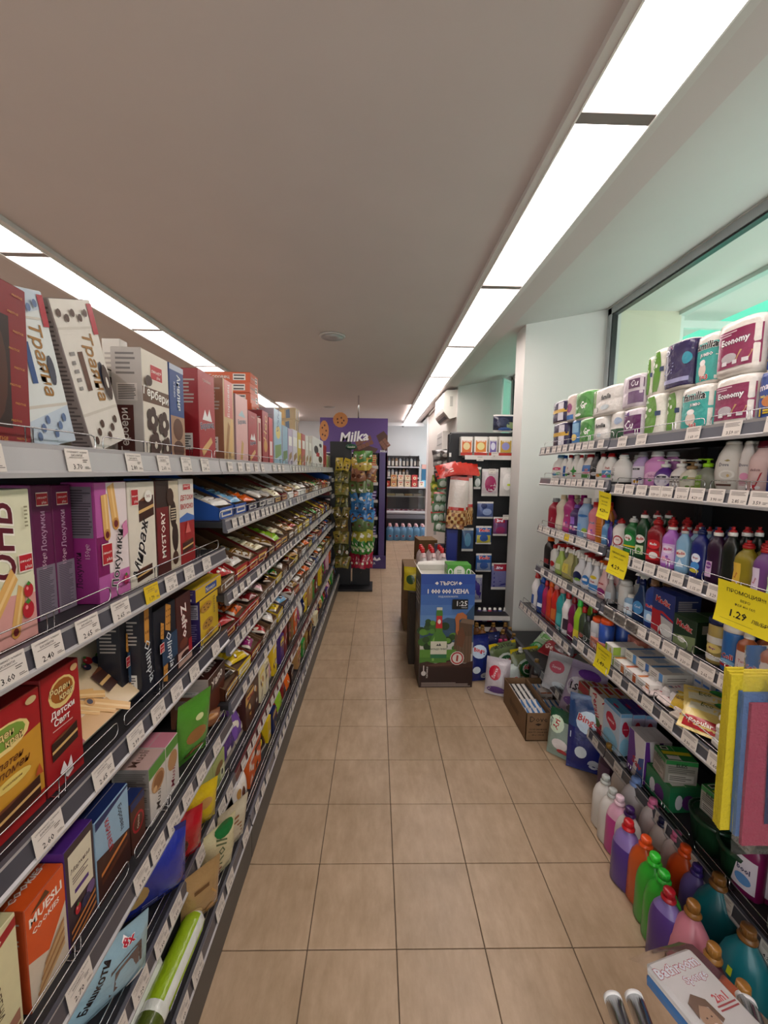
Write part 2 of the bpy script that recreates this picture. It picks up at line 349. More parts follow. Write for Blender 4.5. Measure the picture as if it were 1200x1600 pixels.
# air conditioner on the far pier
t = empty('air_conditioner', (1.13, 5.86, 2.36), cat='air conditioner', label='white wall-mounted air conditioner above the black display rack')
prof = [(0, .03), (-.10, 0), (-.185, .10), (-.195, .16), (-.19, .36), (-.15, .40), (0, .41)]
a = MB(); L_ = .82
a.add([(x, y, z) for y in (0, L_) for x, z in prof], [tuple(range(7)), tuple(range(13, 6, -1))]+[(k, 7+k, 7+(k+1) % 7, (k+1) % 7) for k in range(7)], 'e2dcd4')
a.build('housing', 'plastic', t)
MB().add([(-.115, .04, .010), (-.175, .04, .078), (-.175, L_-.04, .078), (-.115, L_-.04, .010)], [(0, 1, 2, 3)], 'a89c92').add([(-.128, .06, .017), (-.158, .06, .05), (-.158, L_-.06, .05), (-.128, L_-.06, .017)], [(0, 1, 2, 3)], 'black').build('louver', 'plastic', t, (-.004, 0, -.006))
v = MB()
for k in range(7): v.box(-.10, -.004, .18+k*.02, -.06, .001, .19+k*.02, '9a948e')
v.build('vent', 'plastic', t)
MB().box(-.196, .04, .27, -.192, L_-.04, .272, 'b0aaa4').build('panel_seam', 'plastic', t)
# wall fuse boxes
t = empty('fuse_box', (1.13, 6.35, 1.88), cat='box', label='white ribbed electrical box on the wall below the air conditioner')
MB().rbox(-.12, 0, 0, 0, .55, .36, .01, 'd8d4ce').build('case', 'plastic', t)
s_ = MB()
for k in range(3): s_.box(-.124, .03, .05+k*.11, -.119, .52, .06+k*.11, '9a9690')
s_.build('seam', 'plastic', t)
# ---------------------------------------------------------------- shelving with price rails
SHELF = {}          # (side, bay, number from the top) -> (face x, top z)
def tag_mesh(price, yellow=False, near=True, W=.056, H=.038):
    mb = MB(); bg = 'd9b818' if yellow else 'd8d0c8'
    Sf = lambda u, v, o: ((u-.5)*W, -.0012-o, v*H)
    mb.box(-W/2, -.0012, 0, W/2, 0, H, bg)
    pr = [('T', price, .42, .22, .24, '201c1c', {'bold': .02, 'maxw': .45})]
    if near: pr += [('T', 'СУПЕРМАРКЕТ "АЛМИНА"', .5, .86, .09, '3a3636', {'bold': .0, 'maxw': .86}), ('T', 'БИСКВИТИ', .45, .72, .09, '3a3636', {'bold': .0, 'maxw': .6}), ('L', .66, .40, .9, .56, 2, '6a6460'), ('L', .72, .12, .95, .24, 2, '6a6460'), ('L', .1, .6, .8, .64, 1, '6a6460')]
    else: pr += [('L', .1, .6, .9, .9, 3, '8a8480'), ('L', .7, .12, .95, .3, 2, '8a8480')]
    mb.prints(Sf, W, H, pr, off0=.0002)
    return mb.mesh('price_tag', 'paper')
_tags = {}
def tagm(p, y, near, big):
    k = (p, y, near, big)
    if k not in _tags: _tags[k] = tag_mesh(p, y, near, *((.062, .044) if big else (.050, .038)))
    return _tags[k]
def shelf(bay, side, X, Xback, ya, yb, z, rail_h, railc, tags, wire=True, tilt=8, near=False, wirer=.0016, off=.012):
    """z: underside of the price rail; board top at z+rail_h"""
    s = 1 if side == 'left' else -1           # the aisle lies towards +x for the left shelves
    zt = z+rail_h-.008
    sh = MB().box(min(X, Xback), ya+.003, zt-.022, max(X, Xback), yb-.003, zt, '2c2b2e').build('shelf', 'dark_metal', bay)
    # rail: sloping face, lip above and below
    t = rail_h*math.tan(R(tilt)); rl = MB()
    pf = [(0, 0), (.006, -.004), (.012+t, -.004), (.014+t, .004), (.010+t*.9, .008), (.010, rail_h-.006), (.012, rail_h+.002), (.004, rail_h+.004), (0, rail_h)]
    P = [(X+s*a, b_+z) for a, b_ in pf]; n = len(P)
    vs = [(x, y, zz) for y in (ya+.004, yb-.004) for x, zz in P]
    fs = [tuple(range(n)), tuple(range(2*n-1, n-1, -1))]+[(k, n+k, n+(k+1) % n, (k+1) % n) for k in range(n)]
    ccol = [railc]*2+[railc, railc, 'b4b2b4', 'b4b2b4', railc, 'b4b2b4', railc, railc, railc]
    rl.add(vs, fs, lambda i: ccol[i]).build('price_rail', 'rail', sh)
    a_ = math.atan2(t, rail_h)
    for (y, p, yel, big) in tags:
        me = tagm(p, yel, near, big)
        put('price_tag', me, sh, (X+s*(.0125+t*.85+.001), y, z+.006), (-a_*1.0, 0, R(90)*s))
    if wire:
        wg = MB(); xw = X-s*off; ht = .040; ng = max(1, round((yb-ya)/.62)); L = (yb-ya)/ng
        for k in range(ng):
            y0 = ya+k*L+.012; y1 = ya+(k+1)*L-.012; zb = zt+.008; zz = zt+ht; r = .012
            pts = [(xw, y0+r, zb), (xw, y1-r, zb), (xw, y1-.003, zb+.003), (xw, y1, zb+r), (xw, y1, zz-r), (xw, y1-.003, zz-.003), (xw, y1-r, zz), (xw, y0+r, zz), (xw, y0+.003, zz-.003), (xw, y0, zz-r), (xw, y0, zb+r), (xw, y0+.003, zb+.003)]
            wg.tube(pts, wirer, 'white', 5, closed=True)
            for q in (.28, .72):
                y = y0+(y1-y0)*q
                for dy in (-.008, .008): wg.tube([(xw, y+dy, zz), (xw, y+dy, zt+.002), (xw-s*.02, y+dy, zt+.002)], wirer, 'white', 5)
        wg.build('wire_guard', 'chrome', sh)
    return zt
def bay_frame(side, Xb, ya, yb, ztop, zbase, Xk, idx, label, grp):
    s = 1 if side == 'left' else -1
    t = empty('shelving_bay', (Xb, (ya+yb)/2, 0), cat='shelving', label=label, group=grp)
    # parts are laid out in world coordinates; undo the offset of the root
    M = Matrix.Translation((-Xb, -(ya+yb)/2, 0))
    bp = MB(); bp.box(min(Xb, Xb-s*.02), ya+.001, .05, max(Xb, Xb-s*.02), yb-.001, ztop, '1d1c20')
    bp.build('back_panel', 'dark_metal', t)
    for y in (ya+.012, yb-.012):
        u = MB().box(min(Xb, Xb+s*.05), y-.011, 0, max(Xb, Xb+s*.05), y+.011, ztop, '26262a')
        for k in range(int(ztop/.05)-1): u.box(min(Xb+s*.05, Xb+s*.0505), y-.004, .06+k*.05, max(Xb+s*.05, Xb+s*.0505), y+.004, .08+k*.05, 'black')
        u.build('upright', 'dark_metal', t)
    MB().box(min(Xb, Xk), ya+.002, 0, max(Xb, Xk), yb-.002, zbase, '4a4844').build('kick_plate', 'dark_metal', t)
    return t
def fix(t):           # children were built in world coordinates
    for c_ in t.children: c_.location = Vector(c_.location)-t.location
rt = random.Random(5)
PR = ['2.60', '2.65', '2.99', '3.29', '2.50', '1.90', '0.95', '1.15', '2.20', '3.59', '4.29', '2.85', '3.20', '1.60', '0.80', '2.30', '2.90', '3.90']
def auto_tags(ya, yb, n, rnd=rt, near=False, yel=()):
    L = []
    for k in range(n):
        if rnd.random() < .12: continue
        L.append((ya+(yb-ya)*(k+.5)/n+rnd.uniform(-.01, .01), rnd.choice(PR), k in yel, near))
    return L
XBL = -1.04
LEFT = {'A': (.29, 1.54, [(1.587, -.600, .052), (1.258, -.585, .046), (.935, -.585, .046), (.582, -.577, .046), (.335, -.568, .046), (.14, -.512, .046)])}
hB = [(1.587, -.600, .052), (1.362, -.585, .046), (1.077, -.585, .042), (.872, -.585, .042), (.63, -.580, .042), (.325, -.570, .042), (.14, -.512, .046)]
LEFT['B'] = (1.54, 2.775, hB); LEFT['C'] = (2.775, 4.01, hB); LEFT['D'] = (4.01, 5.2, hB)
LEFT['E'] = (5.2, 6.1, [(1.587, -.600, .052), (1.46, -.585, .042), (1.25, -.585, .042), (1.05, -.585, .042), (.86, -.580, .042), (.64, -.575, .042), (.36, -.570, .042), (.14, -.512, .046)])
WHERE = {'A': 'nearest', 'B': 'second', 'C': 'third', 'D': 'fourth', 'E': 'last'}
def pxy(px, X, z): # depth of a column of pixels on the plane x = X at height z
    a = onx(px, 737, X); 
    for _ in range(4):
        v = Vector((X, a.y, z))-EYEV; d = v.dot(_f); py = 800-633.28*v.dot(_u)/d; a = onx(px, py, X)
    return a.y
for b_, (ya, yb, sh) in LEFT.items():
    t = bay_frame('left', XBL, ya, yb, 1.66, .135, -.497, 0, 'dark left-hand shelving bay of biscuits and sweets, %s bay of the run' % WHERE[b_], 'left shelving bays')
    for n, (z, X, rh) in enumerate(sh):
        near = b_ == 'A'
        if b_ == 'A' and n < 4:
            px = {0: [(-20, '2.30', 0), (125, '3.70', 0), (212, '2.80', 0), (258, '2.60', 0), (293, '2.55', 0), (322, '2.40', 0)],
                  1: [(18, '3.60', 0), (80, '2.40', 0), (141, '2.65', 0), (192, '2.65', 0), (240, '1.79', 1), (270, '2.35', 0), (298, '2.65', 0), (325, '2.35', 0)],
                  2: [(-40, '2.60', 0), (80, '2.60', 0), (165, '2.65', 0), (215, '2.99', 0), (250, '3.29', 0), (279, '2.50', 0), (306, '2.65', 0), (339, '2.95', 0)],
                  3: [(30, '2.60', 0), (128, '2.70', 0), (225, '3.90', 0), (250, '2.29', 0), (274, '2.99', 0), (296, '2.99', 0), (317, '4.09', 0), (341, '2.90', 0)]}[n]
            tg = [(pxy(p, X+.02, z+.02), s_, bool(y_), True) for p, s_, y_ in px]
        else: tg = auto_tags(ya+.04, yb-.04, 14 if n else 10, near=near)
        rc = 'aeacad' if n == 0 else ('4c4b53' if b_ == 'A' else '62616a')
        if b_ == 'C' and n == 5 or (b_ == 'B' and n == 5): rc = '5c2226'
        zt = shelf(t, 'left', X, XBL+.02, ya, yb, z, rh, rc, tg, near=near)
        SHELF['L', b_, n] = (X, zt)
    fix(t)
XBR = 1.56
lp = MB().box(1.17, 2.67, .0, 1.56, 3.39, .235, '1a1a1e').box(1.15, 2.67, .20, 1.175, 3.39, .25, '4f5057')
lp.build('low_platform', 'dark_metal', label='low black platform running on to the pier at the end of the right shelves', cat='shelving')
RB = {'N': (.30, 1.865, [(1.717, 1.08, .046), (1.512, 1.10, .044), (1.206, 1.10, .042), (.945, 1.09, .042), (.722, 1.04, .042), (.20, 1.165, .05)]),
      'F': (1.865, 2.66, [(1.722, 1.08, .046), (1.532, 1.09, .042), (1.222, 1.09, .042), (.952, 1.09, .042), (.657, 1.04, .042), (.20, 1.165, .05)])}
for b_, (ya, yb, sh) in RB.items():
    t = bay_frame('right', XBR, ya, yb, 1.80, .15, 1.20, 0, 'dark right-hand shelving bay of cleaning goods, %s' % ('near one by the window' if b_ == 'N' else 'short one against the white pier'), 'right shelving bays')
    for n, (z, X, rh) in enumerate(sh):
        ya, yb = RB[b_][:2]
        if n == 4: ya, yb = (.30, 2.01) if b_ == 'N' else (2.01, 2.79)
        if b_ == 'N':
            tg = auto_tags(ya+.05, yb-.04, [11, 20, 19, 19, 16, 10][n], near=True)
            if n == 3: tg += [(1.80-.028*k, PR[k], False, False) for k in range(8)]
        else: tg = auto_tags(ya+.03, yb-.03, [10, 11, 12, 12, 11, 8][n], yel=(5,) if n == 2 else ())
        zt = shelf(t, 'right', X, XBR-.02, ya, yb, z, rh, '4f5057' if n else '5e6068', tg, near=False)
        SHELF['R', b_, n] = (X, zt)
    fix(t)
# ---------------------------------------------------------------- product builders (front = local -y, origin at the middle of the base)
_cache = {}
def cached(key, fn):
    if key not in _cache: _cache[key] = fn()
    return _cache[key]
def carton_mesh(w, d, h, front, col, side='left', sidecol=None, topcol=None, sidepr=None, toppr=None):
    mb = MB(); sc = sidecol or col; tcx = topcol or sc
    b = .0012
    mb.rbox(-w/2, -d/2, 0, w/2, d/2, h, b, sc)
    Sf = lambda u, v, o: (-w/2+b+u*(w-2*b), -d/2-o, b+v*(h-2*b))
    Ss = (lambda u, v, o: (-w/2-o, d/2-b-u*(d-2*b), b+v*(h-2*b))) if side == 'left' else (lambda u, v, o: (w/2+o, -d/2+b+u*(d-2*b), b+v*(h-2*b)))
    St = lambda u, v, o: (-w/2+b+u*(w-2*b), -d/2+b+v*(d-2*b), h+o)
    mb.prints(Sf, w, h, [('R', 0, 0, 1, 1, col)]+list(front))
    mb.prints(Ss, d, h, [('R', 0, 0, 1, 1, sc)]+list(sidepr or [('L', .12, .62, .88, .9, 7, 'a8a09a'), ('R', .25, .12, .75, .3, 'd8d4ce'), ('L', .3, .14, .7, .28, 5, '3a3636')]))
    mb.prints(St, w, d, [('R', 0, 0, 1, 1, tcx), ('R', .0, .49, 1, .51, 'b0a8a0')]+list(toppr or []))
    return mb
# small motifs in 0..1 space: biscuits, wafers, rolls
def cookie(cx, cy, r, ar, col='b9803f', chip='4a2616'):
    L = [('E', cx, cy, r, r*ar, col), ('E', cx, cy, r*.8, r*.8*ar, 'cf9a55' if col == 'b9803f' else col)]
    for k in range(5): a = k*1.26+cx*9; L.append(('E', cx+r*.5*math.cos(a), cy+r*.5*ar*math.sin(a), r*.14, r*.14*ar, chip))
    return L
def roll(x0, y0, x1, y1, wd, col='d9a860', tip='6a1e22', ar=1.):
    dx, dy = x1-x0, y1-y0; l = math.hypot(dx, dy); nx, ny = -dy/l*wd, dx/l*wd*ar
    L = [('P', [(x0-nx, y0-ny), (x1-nx, y1-ny), (x1+nx, y1+ny), (x0+nx, y0+ny)], col), ('P', [(x0-nx*.4, y0-ny*.4), (x1-nx*.4, y1-ny*.4), (x1+nx*.1, y1+ny*.1), (x0+nx*.1, y0+ny*.1)], 'e8c486'),
         ('E', x0, y0, wd*1.0, wd*ar*1.0, 'c08a44'), ('E', x0, y0, wd*.6, wd*ar*.6, tip)]
    return L
def cake(cx, cy, w, h, c1='3a1c12', c2='d8b070'):
    return [('P', [(cx-w/2, cy-h/2), (cx+w/2, cy-h*.3), (cx+w/2, cy+h/2), (cx-w/2, cy+h*.3)], c1), ('P', [(cx-w/2, cy-h*.18), (cx+w/2, cy+.02*h), (cx+w/2, cy+h*.14), (cx-w/2, cy-h*.06)], c2),
            ('P', [(cx-w/2, cy+h*.3), (cx-w*.2, cy+h*.42), (cx+w/2, cy+h/2), (cx-w*.1, cy+h*.3)], '6a3a20')]
def berry(cx, cy, r, ar, c='b3202c'): return [('E', cx, cy, r, r*ar, c), ('E', cx-r*.3, cy+r*.3*ar, r*.25, r*.25*ar, 'e8888a'), ('P', [(cx-r*.5, cy+r*ar*.9), (cx, cy+r*ar*.6), (cx+r*.5, cy+r*ar*.9), (cx, cy+r*ar*1.3)], '3f7a2c')]
def sweetplus(cx, cy, w=.2, h=.1): return [('R', cx-w/2, cy-h/2, cx+w/2, cy+h/2, 'e8dcd0'), ('R', cx-w/2+.012, cy-h/2+.008, cx+w/2-.012, cy+h/2-.008, 'b01c28'), ('T', 'sweet+', cx, cy+.012, h*.38, 'f0e4dc', {'maxw': w*.8}), ('T', 'plus', cx+w*.15, cy-h*.26, h*.26, 'f0e4dc', {'maxw': w*.5})]
# pillow pouch lying or standing: w x h face, thickness t
def wob(seed):
    r = random.Random(seed); A = [(r.uniform(4, 11), r.uniform(4, 11), r.uniform(0, 6), r.uniform(.3, 1)) for _ in range(4)]
    return lambda u, v: sum(a*math.sin(fx*u+fy*v+p) for fx, fy, p, a in A)/3
def pouch_mesh(w, h, t, col, prints=(), seed=1, crimp=.09, nu=10, nv=12, both=True, back=None, stripes=None):
    mb = MB(); f = wob(seed)
    def sh(u, v):
        a = max(0., 1-abs(2*u-1)**3.2); vv = (v-crimp)/(1-2*crimp); b = max(0., 1-abs(2*min(max(vv, 0), 1)-1)**3.); return (a*b)**.55
    def P(sgn):
        def S_(u, v, o):
            s_ = sh(u, v); wr = f(u, v)*.0035*(0.4+s_)
            ins = 1-.05*math.sin(math.pi*v)*s_
            return ((u-.5)*w*ins, sgn*(-t/2*s_-o-.0006)-wr*(1 if sgn > 0 else .2), v*h)
        return S_
    cf = (lambda u, v: (stripes if (v < crimp or v > 1-crimp) and stripes else (col(u, v) if callable(col) else col)))
    mb.grid(lambda u, v: P(1)(u, v, 0), nu, nv, cf)
    mb.grid(lambda u, v: P(-1)(1-u, v, 0), nu, nv, back or cf)
    mb.prints(P(1), w, h, prints, step=.12, off0=.0009)
    return mb
def put_product(mb_or_mesh, name, mats, loc, rot, label, cat, group=None, kids=()):
    me = mb_or_mesh if isinstance(mb_or_mesh, bpy.types.Mesh) else mb_or_mesh.mesh(name, mats)
    o = put(name, me, None, loc, rot, label=label, cat=cat, group=group)
    for (nm, km, lc) in kids: put(nm, km, o, lc)
    return o
def blotch(seed, acc, base, n=5):
    r = random.Random(seed); L = [('P', [(0, r.uniform(.55, .7)), (1, r.uniform(.6, .8)), (1, r.uniform(.82, .9)), (0, r.uniform(.78, .86))], acc)]
    for k in range(n):
        x, y, s = r.uniform(.2, .8), r.uniform(.15, .6), r.uniform(.08, .22); c = r.choice([acc, base, 'b98a48', 'e4dcd0', '5a2c18'])
        if r.random() < .5: L.append(('E', x, y, s, s*r.uniform(.3, .8), c, r.uniform(0, 90)))
        else: a = r.uniform(-.1, .1); L.append(('P', [(x-s, y-s*.4+a), (x+s, y-s*.3-a), (x+s*.8, y+s*.4-a), (x-s*.9, y+s*.3+a)], c))
    L.append(('R', .22, .70, .62, .755, base)); return L
# ---- bottles
def interp(P, z):
    for (a, b), (c, d) in zip(P, P[1:]):
        if z <= d: k = (z-b)/max(d-b, 1e-6); k = min(max(k, 0), 1); return a+(c-a)*k
    return P[-1][0]
PROF = {   # (radius fraction of half-width, height fraction of the body)
 'wash': [(.80, 0), (.92, .03), (1., .15), (1., .45), (.93, .62), (.78, .78), (.52, .90), (.34, .96), (.30, 1)],
 'soft': [(.82, 0), (.95, .03), (1., .12), (.92, .35), (.84, .5), (.92, .66), (.96, .76), (.72, .88), (.42, .95), (.36, 1)],
 'dish': [(.86, 0), (.96, .03), (1., .15), (.93, .40), (.90, .5), (.97, .68), (.94, .78), (.66, .90), (.42, .95), (.40, 1)],
 'tall': [(.9, 0), (1., .03), (1., .7), (.9, .82), (.6, .92), (.42, 1)],
 'round': [(.9, 0), (1., .03), (1., .78), (.85, .88), (.45, .96), (.40, 1)],
 'shampoo': [(.70, 0), (.80, .04), (.93, .2), (1., .42), (.96, .62), (.80, .80), (.58, .93), (.45, 1)],
 'pump': [(.92, 0), (1., .04), (1., .55), (.88, .75), (.55, .92), (.30, .97), (.28, 1)],
 'spray': [(.9, 0), (1., .03), (1., .42), (.86, .62), (.50, .78), (.36, .92), (.38, 1)],
 'duck': [(.86, 0), (.98, .04), (1., .2), (.9, .5), (1., .68), (.8, .82), (.45, .94), (.38, 1)],
 'jug': [(.88, 0), (1., .03), (1., .6), (.95, .72), (.80, .84), (.55, .93), (.34, .97), (.32, 1)],
 'tub': [(.92, 0), (1., .03), (1., .95), (.95, 1)],
 'can': [(.94, 0), (1., .02), (1., .95), (.8, 1)],
 'demijohn': [(.85, 0), (1., .05), (1., .45), (.92, .62), (.74, .78), (.48, .9), (.28, .97), (.26, 1)],
}
CAPF = {'wash': .12, 'soft': .12, 'dish': .15, 'tall': .13, 'round': .14, 'shampoo': .06, 'pump': .26, 'spray': .24, 'duck': .15, 'jug': .13, 'tub': .14, 'can': .16, 'demijohn': .14}
SQ = {'wash': 2.3, 'soft': 2.4, 'dish': 2.6, 'tall': 2.6, 'round': 2., 'shampoo': 2.2, 'pump': 2.4, 'spray': 2.6, 'duck': 2.4, 'jug': 2.6, 'tub': 2., 'can': 2., 'demijohn': 2.}
def bottle_meshes(kind, w, h, body, cap, dr=.6, label=None, col2=None, fill=1., seg=18, capcol2=None, handle=False, prints=(), mat_='plastic', side=0):
    """label: colour of the front label; prints laid over the label region (u across the front, v up)"""
    pf = PROF[kind]; hb = h*(1-CAPF[kind]); rx = w/2; ry = rx*dr; sq = SQ[kind]; mb = MB()
    P = [(r*rx, (ry*min(1, r*1.0) if r > .5 else r*rx*(dr+(1-dr)*(1-(r-.2)/.3)) if r > .2 else r*rx), z*hb) for r, z in pf]
    P2 = []
    for a, b in zip(P, P[1:]): P2.append(a); 
    P2.append(P[-1])
    PA = [(p[0], p[2]) for p in P]; PB = [(p[1], p[2]) for p in P]
    colf = (lambda z: body if z < fill*hb else (col2 or body))
    mb.lathe(P2, colf, seg=seg, sq=sq)
    def Sf(u, v, o):
        z = hb*(.10+.60*v); x_, y_ = interp(PA, z), interp(PB, z); k = (2*u-1)*.86
        return ((x_+o)*k, -(y_*(1-abs(k)**sq)**(1/sq)+o*1.2), z)
    pr = []
    if label: pr += [('R', .06, .02, .94, .98, label) if label[0] != '*' else ('E', .5, .5, .44, .48, label[1:])]
    pr += list(prints)
    mb.prints(Sf, w*.98, hb*.6, pr, step=.14, off0=.0008)
    if handle:
        pts = [(rx*.35, 0, hb*.92), (rx*.9, 0, hb*.86), (rx*1.18, 0, hb*.72), (rx*1.15, 0, hb*.55), (rx*.95, 0, hb*.45)]
        mb.tube(pts, w*.075, body, 8)
    nr = P[-1][0]; m = MB(); hc = h-hb; c2 = capcol2 or cap
    if kind == 'dish':
        m.lathe([(nr*1.15, 0), (nr*1.15, hc*.38), (nr*.9, hc*.42)], c2, 12); m.lathe([(nr*.95, hc*.40), (nr*.9, hc*.62), (nr*.45, hc*.68), (nr*.40, hc*.9), (nr*.5, hc*.93), (nr*.48, hc)], cap, 12)
    elif kind == 'pump':
        m.lathe([(nr*1.5, 0), (nr*1.55, hc*.4), (nr*1.2, hc*.46), (nr*.5, hc*.48), (nr*.45, hc*.80), (nr*1.25, hc*.82), (nr*1.2, hc*.97), (nr*.8, hc)], cap, 12)
        m.box(-nr*.45, -w*.62, hc*.84, nr*.45, 0, hc*.95, cap)
    elif kind == 'spray':
        m.lathe([(nr*1.1, 0), (nr*1.15, hc*.25), (nr*.9, hc*.30), (nr*.75, hc*.5)], c2, 12)
        m.add([(x, y, z) for x in (-nr*.6, nr*.6) for y, z in ((w*.36, hc*.62), (w*.34, hc*.95), (w*.05, hc), (-w*.42, hc*.98), (-w*.50, hc*.80), (-w*.30, hc*.74), (-w*.1, hc*.42), (w*.1, hc*.40))],
              [(7, 6, 5, 4, 3, 2, 1, 0), tuple(range(8, 16))]+[(k, (k+1) % 8, 8+(k+1) % 8, 8+k) for k in range(8)], cap)
        m.add([(x, y, z) for x in (-nr*.3, nr*.3) for y, z in ((-w*.26, hc*.76), (-w*.36, hc*.74), (-w*.44, hc*.1), (-w*.36, hc*.12))],
              [(3, 2, 1, 0), (4, 5, 6, 7), (0, 1, 5, 4), (1, 2, 6, 5), (2, 3, 7, 6), (3, 0, 4, 7)], c2)
    elif kind == 'duck':
        m.lathe([(nr*1.2, 0), (nr*1.25, hc*.35), (nr*1.0, hc*.5), (nr*.95, hc*.9), (nr*.6, hc)], cap, 12)
    elif kind == 'shampoo': m.lathe([(nr*1.02, 0), (nr*1.0, hc*.7), (nr*.7, hc)], cap, 14, sy=.8)
    elif kind in ('tub',): m.lathe([(rx*1.03, 0), (rx*1.03, hc*.75), (rx*.9, hc)], cap, seg, sy=dr)
    elif kind == 'can': m.lathe([(rx*.85, 0), (rx*.83, hc*.7), (rx*.6, hc)], cap, 14, sy=dr)
    elif kind in ('jug', 'demijohn'):
        m.lathe([(nr*1.35, 0), (nr*1.4, hc*.16), (nr*1.15, hc*.28), (nr*1.12, hc*.38)], c2, 16)
        m.lathe([(nr*1.08, hc*.34), (nr*1.0, hc*.94), (nr*.9, hc)], cap, 16)
        for k in range(10):
            a = k*math.pi/5; m.tube([(nr*1.06*math.cos(a), nr*1.06*math.sin(a), hc*.4), (nr*1.0*math.cos(a), nr*1.0*math.sin(a), hc*.9)], nr*.05, cap, 4)
    else: m.lathe([(nr*1.18, 0), (nr*1.2, hc*.3), (nr*1.1, hc*.34), (nr*1.05, hc*.95), (nr*.9, hc)], cap, 14)
    return mb.mesh(kind, mat_), m.mesh('cap', 'plastic'), hb
def put_bottle(ms, name, loc, rot, label, cat='bottle', group=None):
    o = put(name, ms[0], None, loc, (0, 0, rot), label=label, cat=cat, group=group); put('cap', ms[1], o, (0, 0, ms[2])); return o
# paper roll pack
def rollpack_meshes(w, d, h, n, col, prints, rolls=2, mid=None):
    mb = MB(); sq = 3.4
    prof = [(.80, 0), (.97, .04), (1., .12), (1., .46), (.985, .5), (1., .54), (1., .88), (.97, .96), (.80, 1)]
    mb.lathe([(w/2*a, d/2*a, z*h) for a, z in prof], (lambda z: 'e9e2da' if z < .06*h or z > .93*h else col), seg=24, sq=sq)
    def Sf(u, v, o):
        z = h*(.06+.88*v); b = interp([(p[0], p[1]*h) for p in prof], z); k = (2*u-1)*.95
        return ((w/2*b+o)*k, -(d/2*b*(1-abs(k)**sq)**(1/sq)+o*1.2), z)
    mb.prints(Sf, w*1.0, h*.88, prints, step=.1, off0=.0008)
    return mb.mesh('roll_pack', 'film')
# tray carton: open, high back, sloping sides
def tray_mesh(w, d, hf, hb, outer, inner='6f5239'):
    k = ('tray', round(w, 3), d, hf, hb, outer)
    def f():
        mb = MB(); t = .003
        def side(x0, x1, ci, co):
            v = [(x, y, z) for x in (x0, x1) for y, z in ((-d/2, 0), (d/2, 0), (d/2, hb), (d*.22, hb), (-d/2, hf))]
            mb.add(v, [(0, 1, 2, 3, 4), (9, 8, 7, 6, 5)]+[(k_, (k_+1) % 5, 5+(k_+1) % 5, 5+k_) for k_ in range(5)], lambda i: (ci, co, inner)[min(i, 2)])
        side(-w/2, -w/2+t, outer, inner); side(w/2-t, w/2, inner, outer)
        mb.box(-w/2, -d/2, 0, w/2, -d/2+t, hf, outer); mb.box(-w/2+t, -d/2+t, 0, w/2-t, -d/2+t*1.2, hf-.001, inner)
        mb.box(-w/2, d/2-t, 0, w/2, d/2, hb, inner); mb.box(-w/2, -d/2, 0, w/2, d/2, t, inner)
        mb.prints(lambda u, v, o: (-w/2+u*w, -d/2-o, v*hf), w, hf, [('R', .12, .25, .88, .8, 'd8b060' if outer in ('red', 'brown', 'dred') else 'e4ded4'), ('R', .2, .38, .8, .62, outer)])
        return mb.mesh('display_carton', 'printed_card')
    return cached(k, f)
# ---------------------------------------------------------------- near left bay: biscuit cartons one by one
GA = {0: 'top', 1: 'second', 2: 'third', 3: 'fourth', 4: 'fifth', 5: 'bottom'}
def LC(n, p0, p1, ytop, d, col, front, label, inset=.03, sidecol=None, topcol=None, sidepr=None, h=None, tilt=0, yaw=0, bay='A', name='biscuit_box', cat='box', group=None, z=None, toppr=None):
    X, zt = SHELF['L', bay, n]; Xi = X-inset; zt = z if z is not None else zt
    ya, yb = pxy(p0, Xi, zt), pxy(p1, Xi, zt); h = h or onx(p1, ytop, Xi).z-zt; wd = yb-ya
    me = carton_mesh(wd-.002, d, h, front, col, 'left', sidecol, topcol, sidepr, toppr)
    o = put_product(me, name, 'printed_card', (Xi-d/2-.001, (ya+yb)/2, zt+.0005), (R(tilt), 0, R(90+yaw)), label, cat, group)
    if tilt: o.rotation_euler = (Matrix.Rotation(R(90+yaw), 4, 'Z') @ Matrix.Rotation(R(tilt), 4, 'Y')).to_euler(); o.location.z += abs(math.sin(R(tilt)))*wd/2
    return o
# second shelf
LC(1, -42, 62, 763, .055, 'd8d6b8', [('R', 0, 0, 1, .36, 'd49a92'), ('P', [(0, .36), (1, .30), (1, .42), (0, .46)], 'd8d6b8'), ('T', 'ЯНО', .50, .70, .22, '5a1424', {'rot': -90, 'bold': .05, 'shear': .2, 'maxw': .52, 'ol': 'f0ece0'})]
   + roll(.62, .08, .78, .36, .075, ar=.6)+roll(.30, .22, .66, .46, .085, ar=.6)+berry(.84, .2, .10, .6)+berry(.86, .33, .08, .6)+sweetplus(.84, .52, .24, .12)+[('L', .86, .75, .92, .9, 6, '8a8466')],
   'cream biscuit box with big dark red word and berry picture, nearest on second shelf')
for k, (a, b_) in enumerate(((62, 93), (93, 122))):
    LC(1, a, b_, 757, .15, '5e1647', [('R', 0, 0, 1, .40, '7d7480'), ('L', .1, .02, .9, .38, 26, '4a4450'), ('T', 'Локумки', .5, .66, .5, 'b090a8', {'rot': 90, 'maxw': .3, 'bold': .02}), ('T', '150g℮', .45, .44, .05, 'c8a8b8', {'rot': 90})]+sweetplus(.5, .90, .62, .1),
       'magenta biscuit box turned spine outwards, %s of the pair beside the cream box' % ('nearer' if k == 0 else 'farther'), inset=.075, sidecol='6b1a52', group=None)
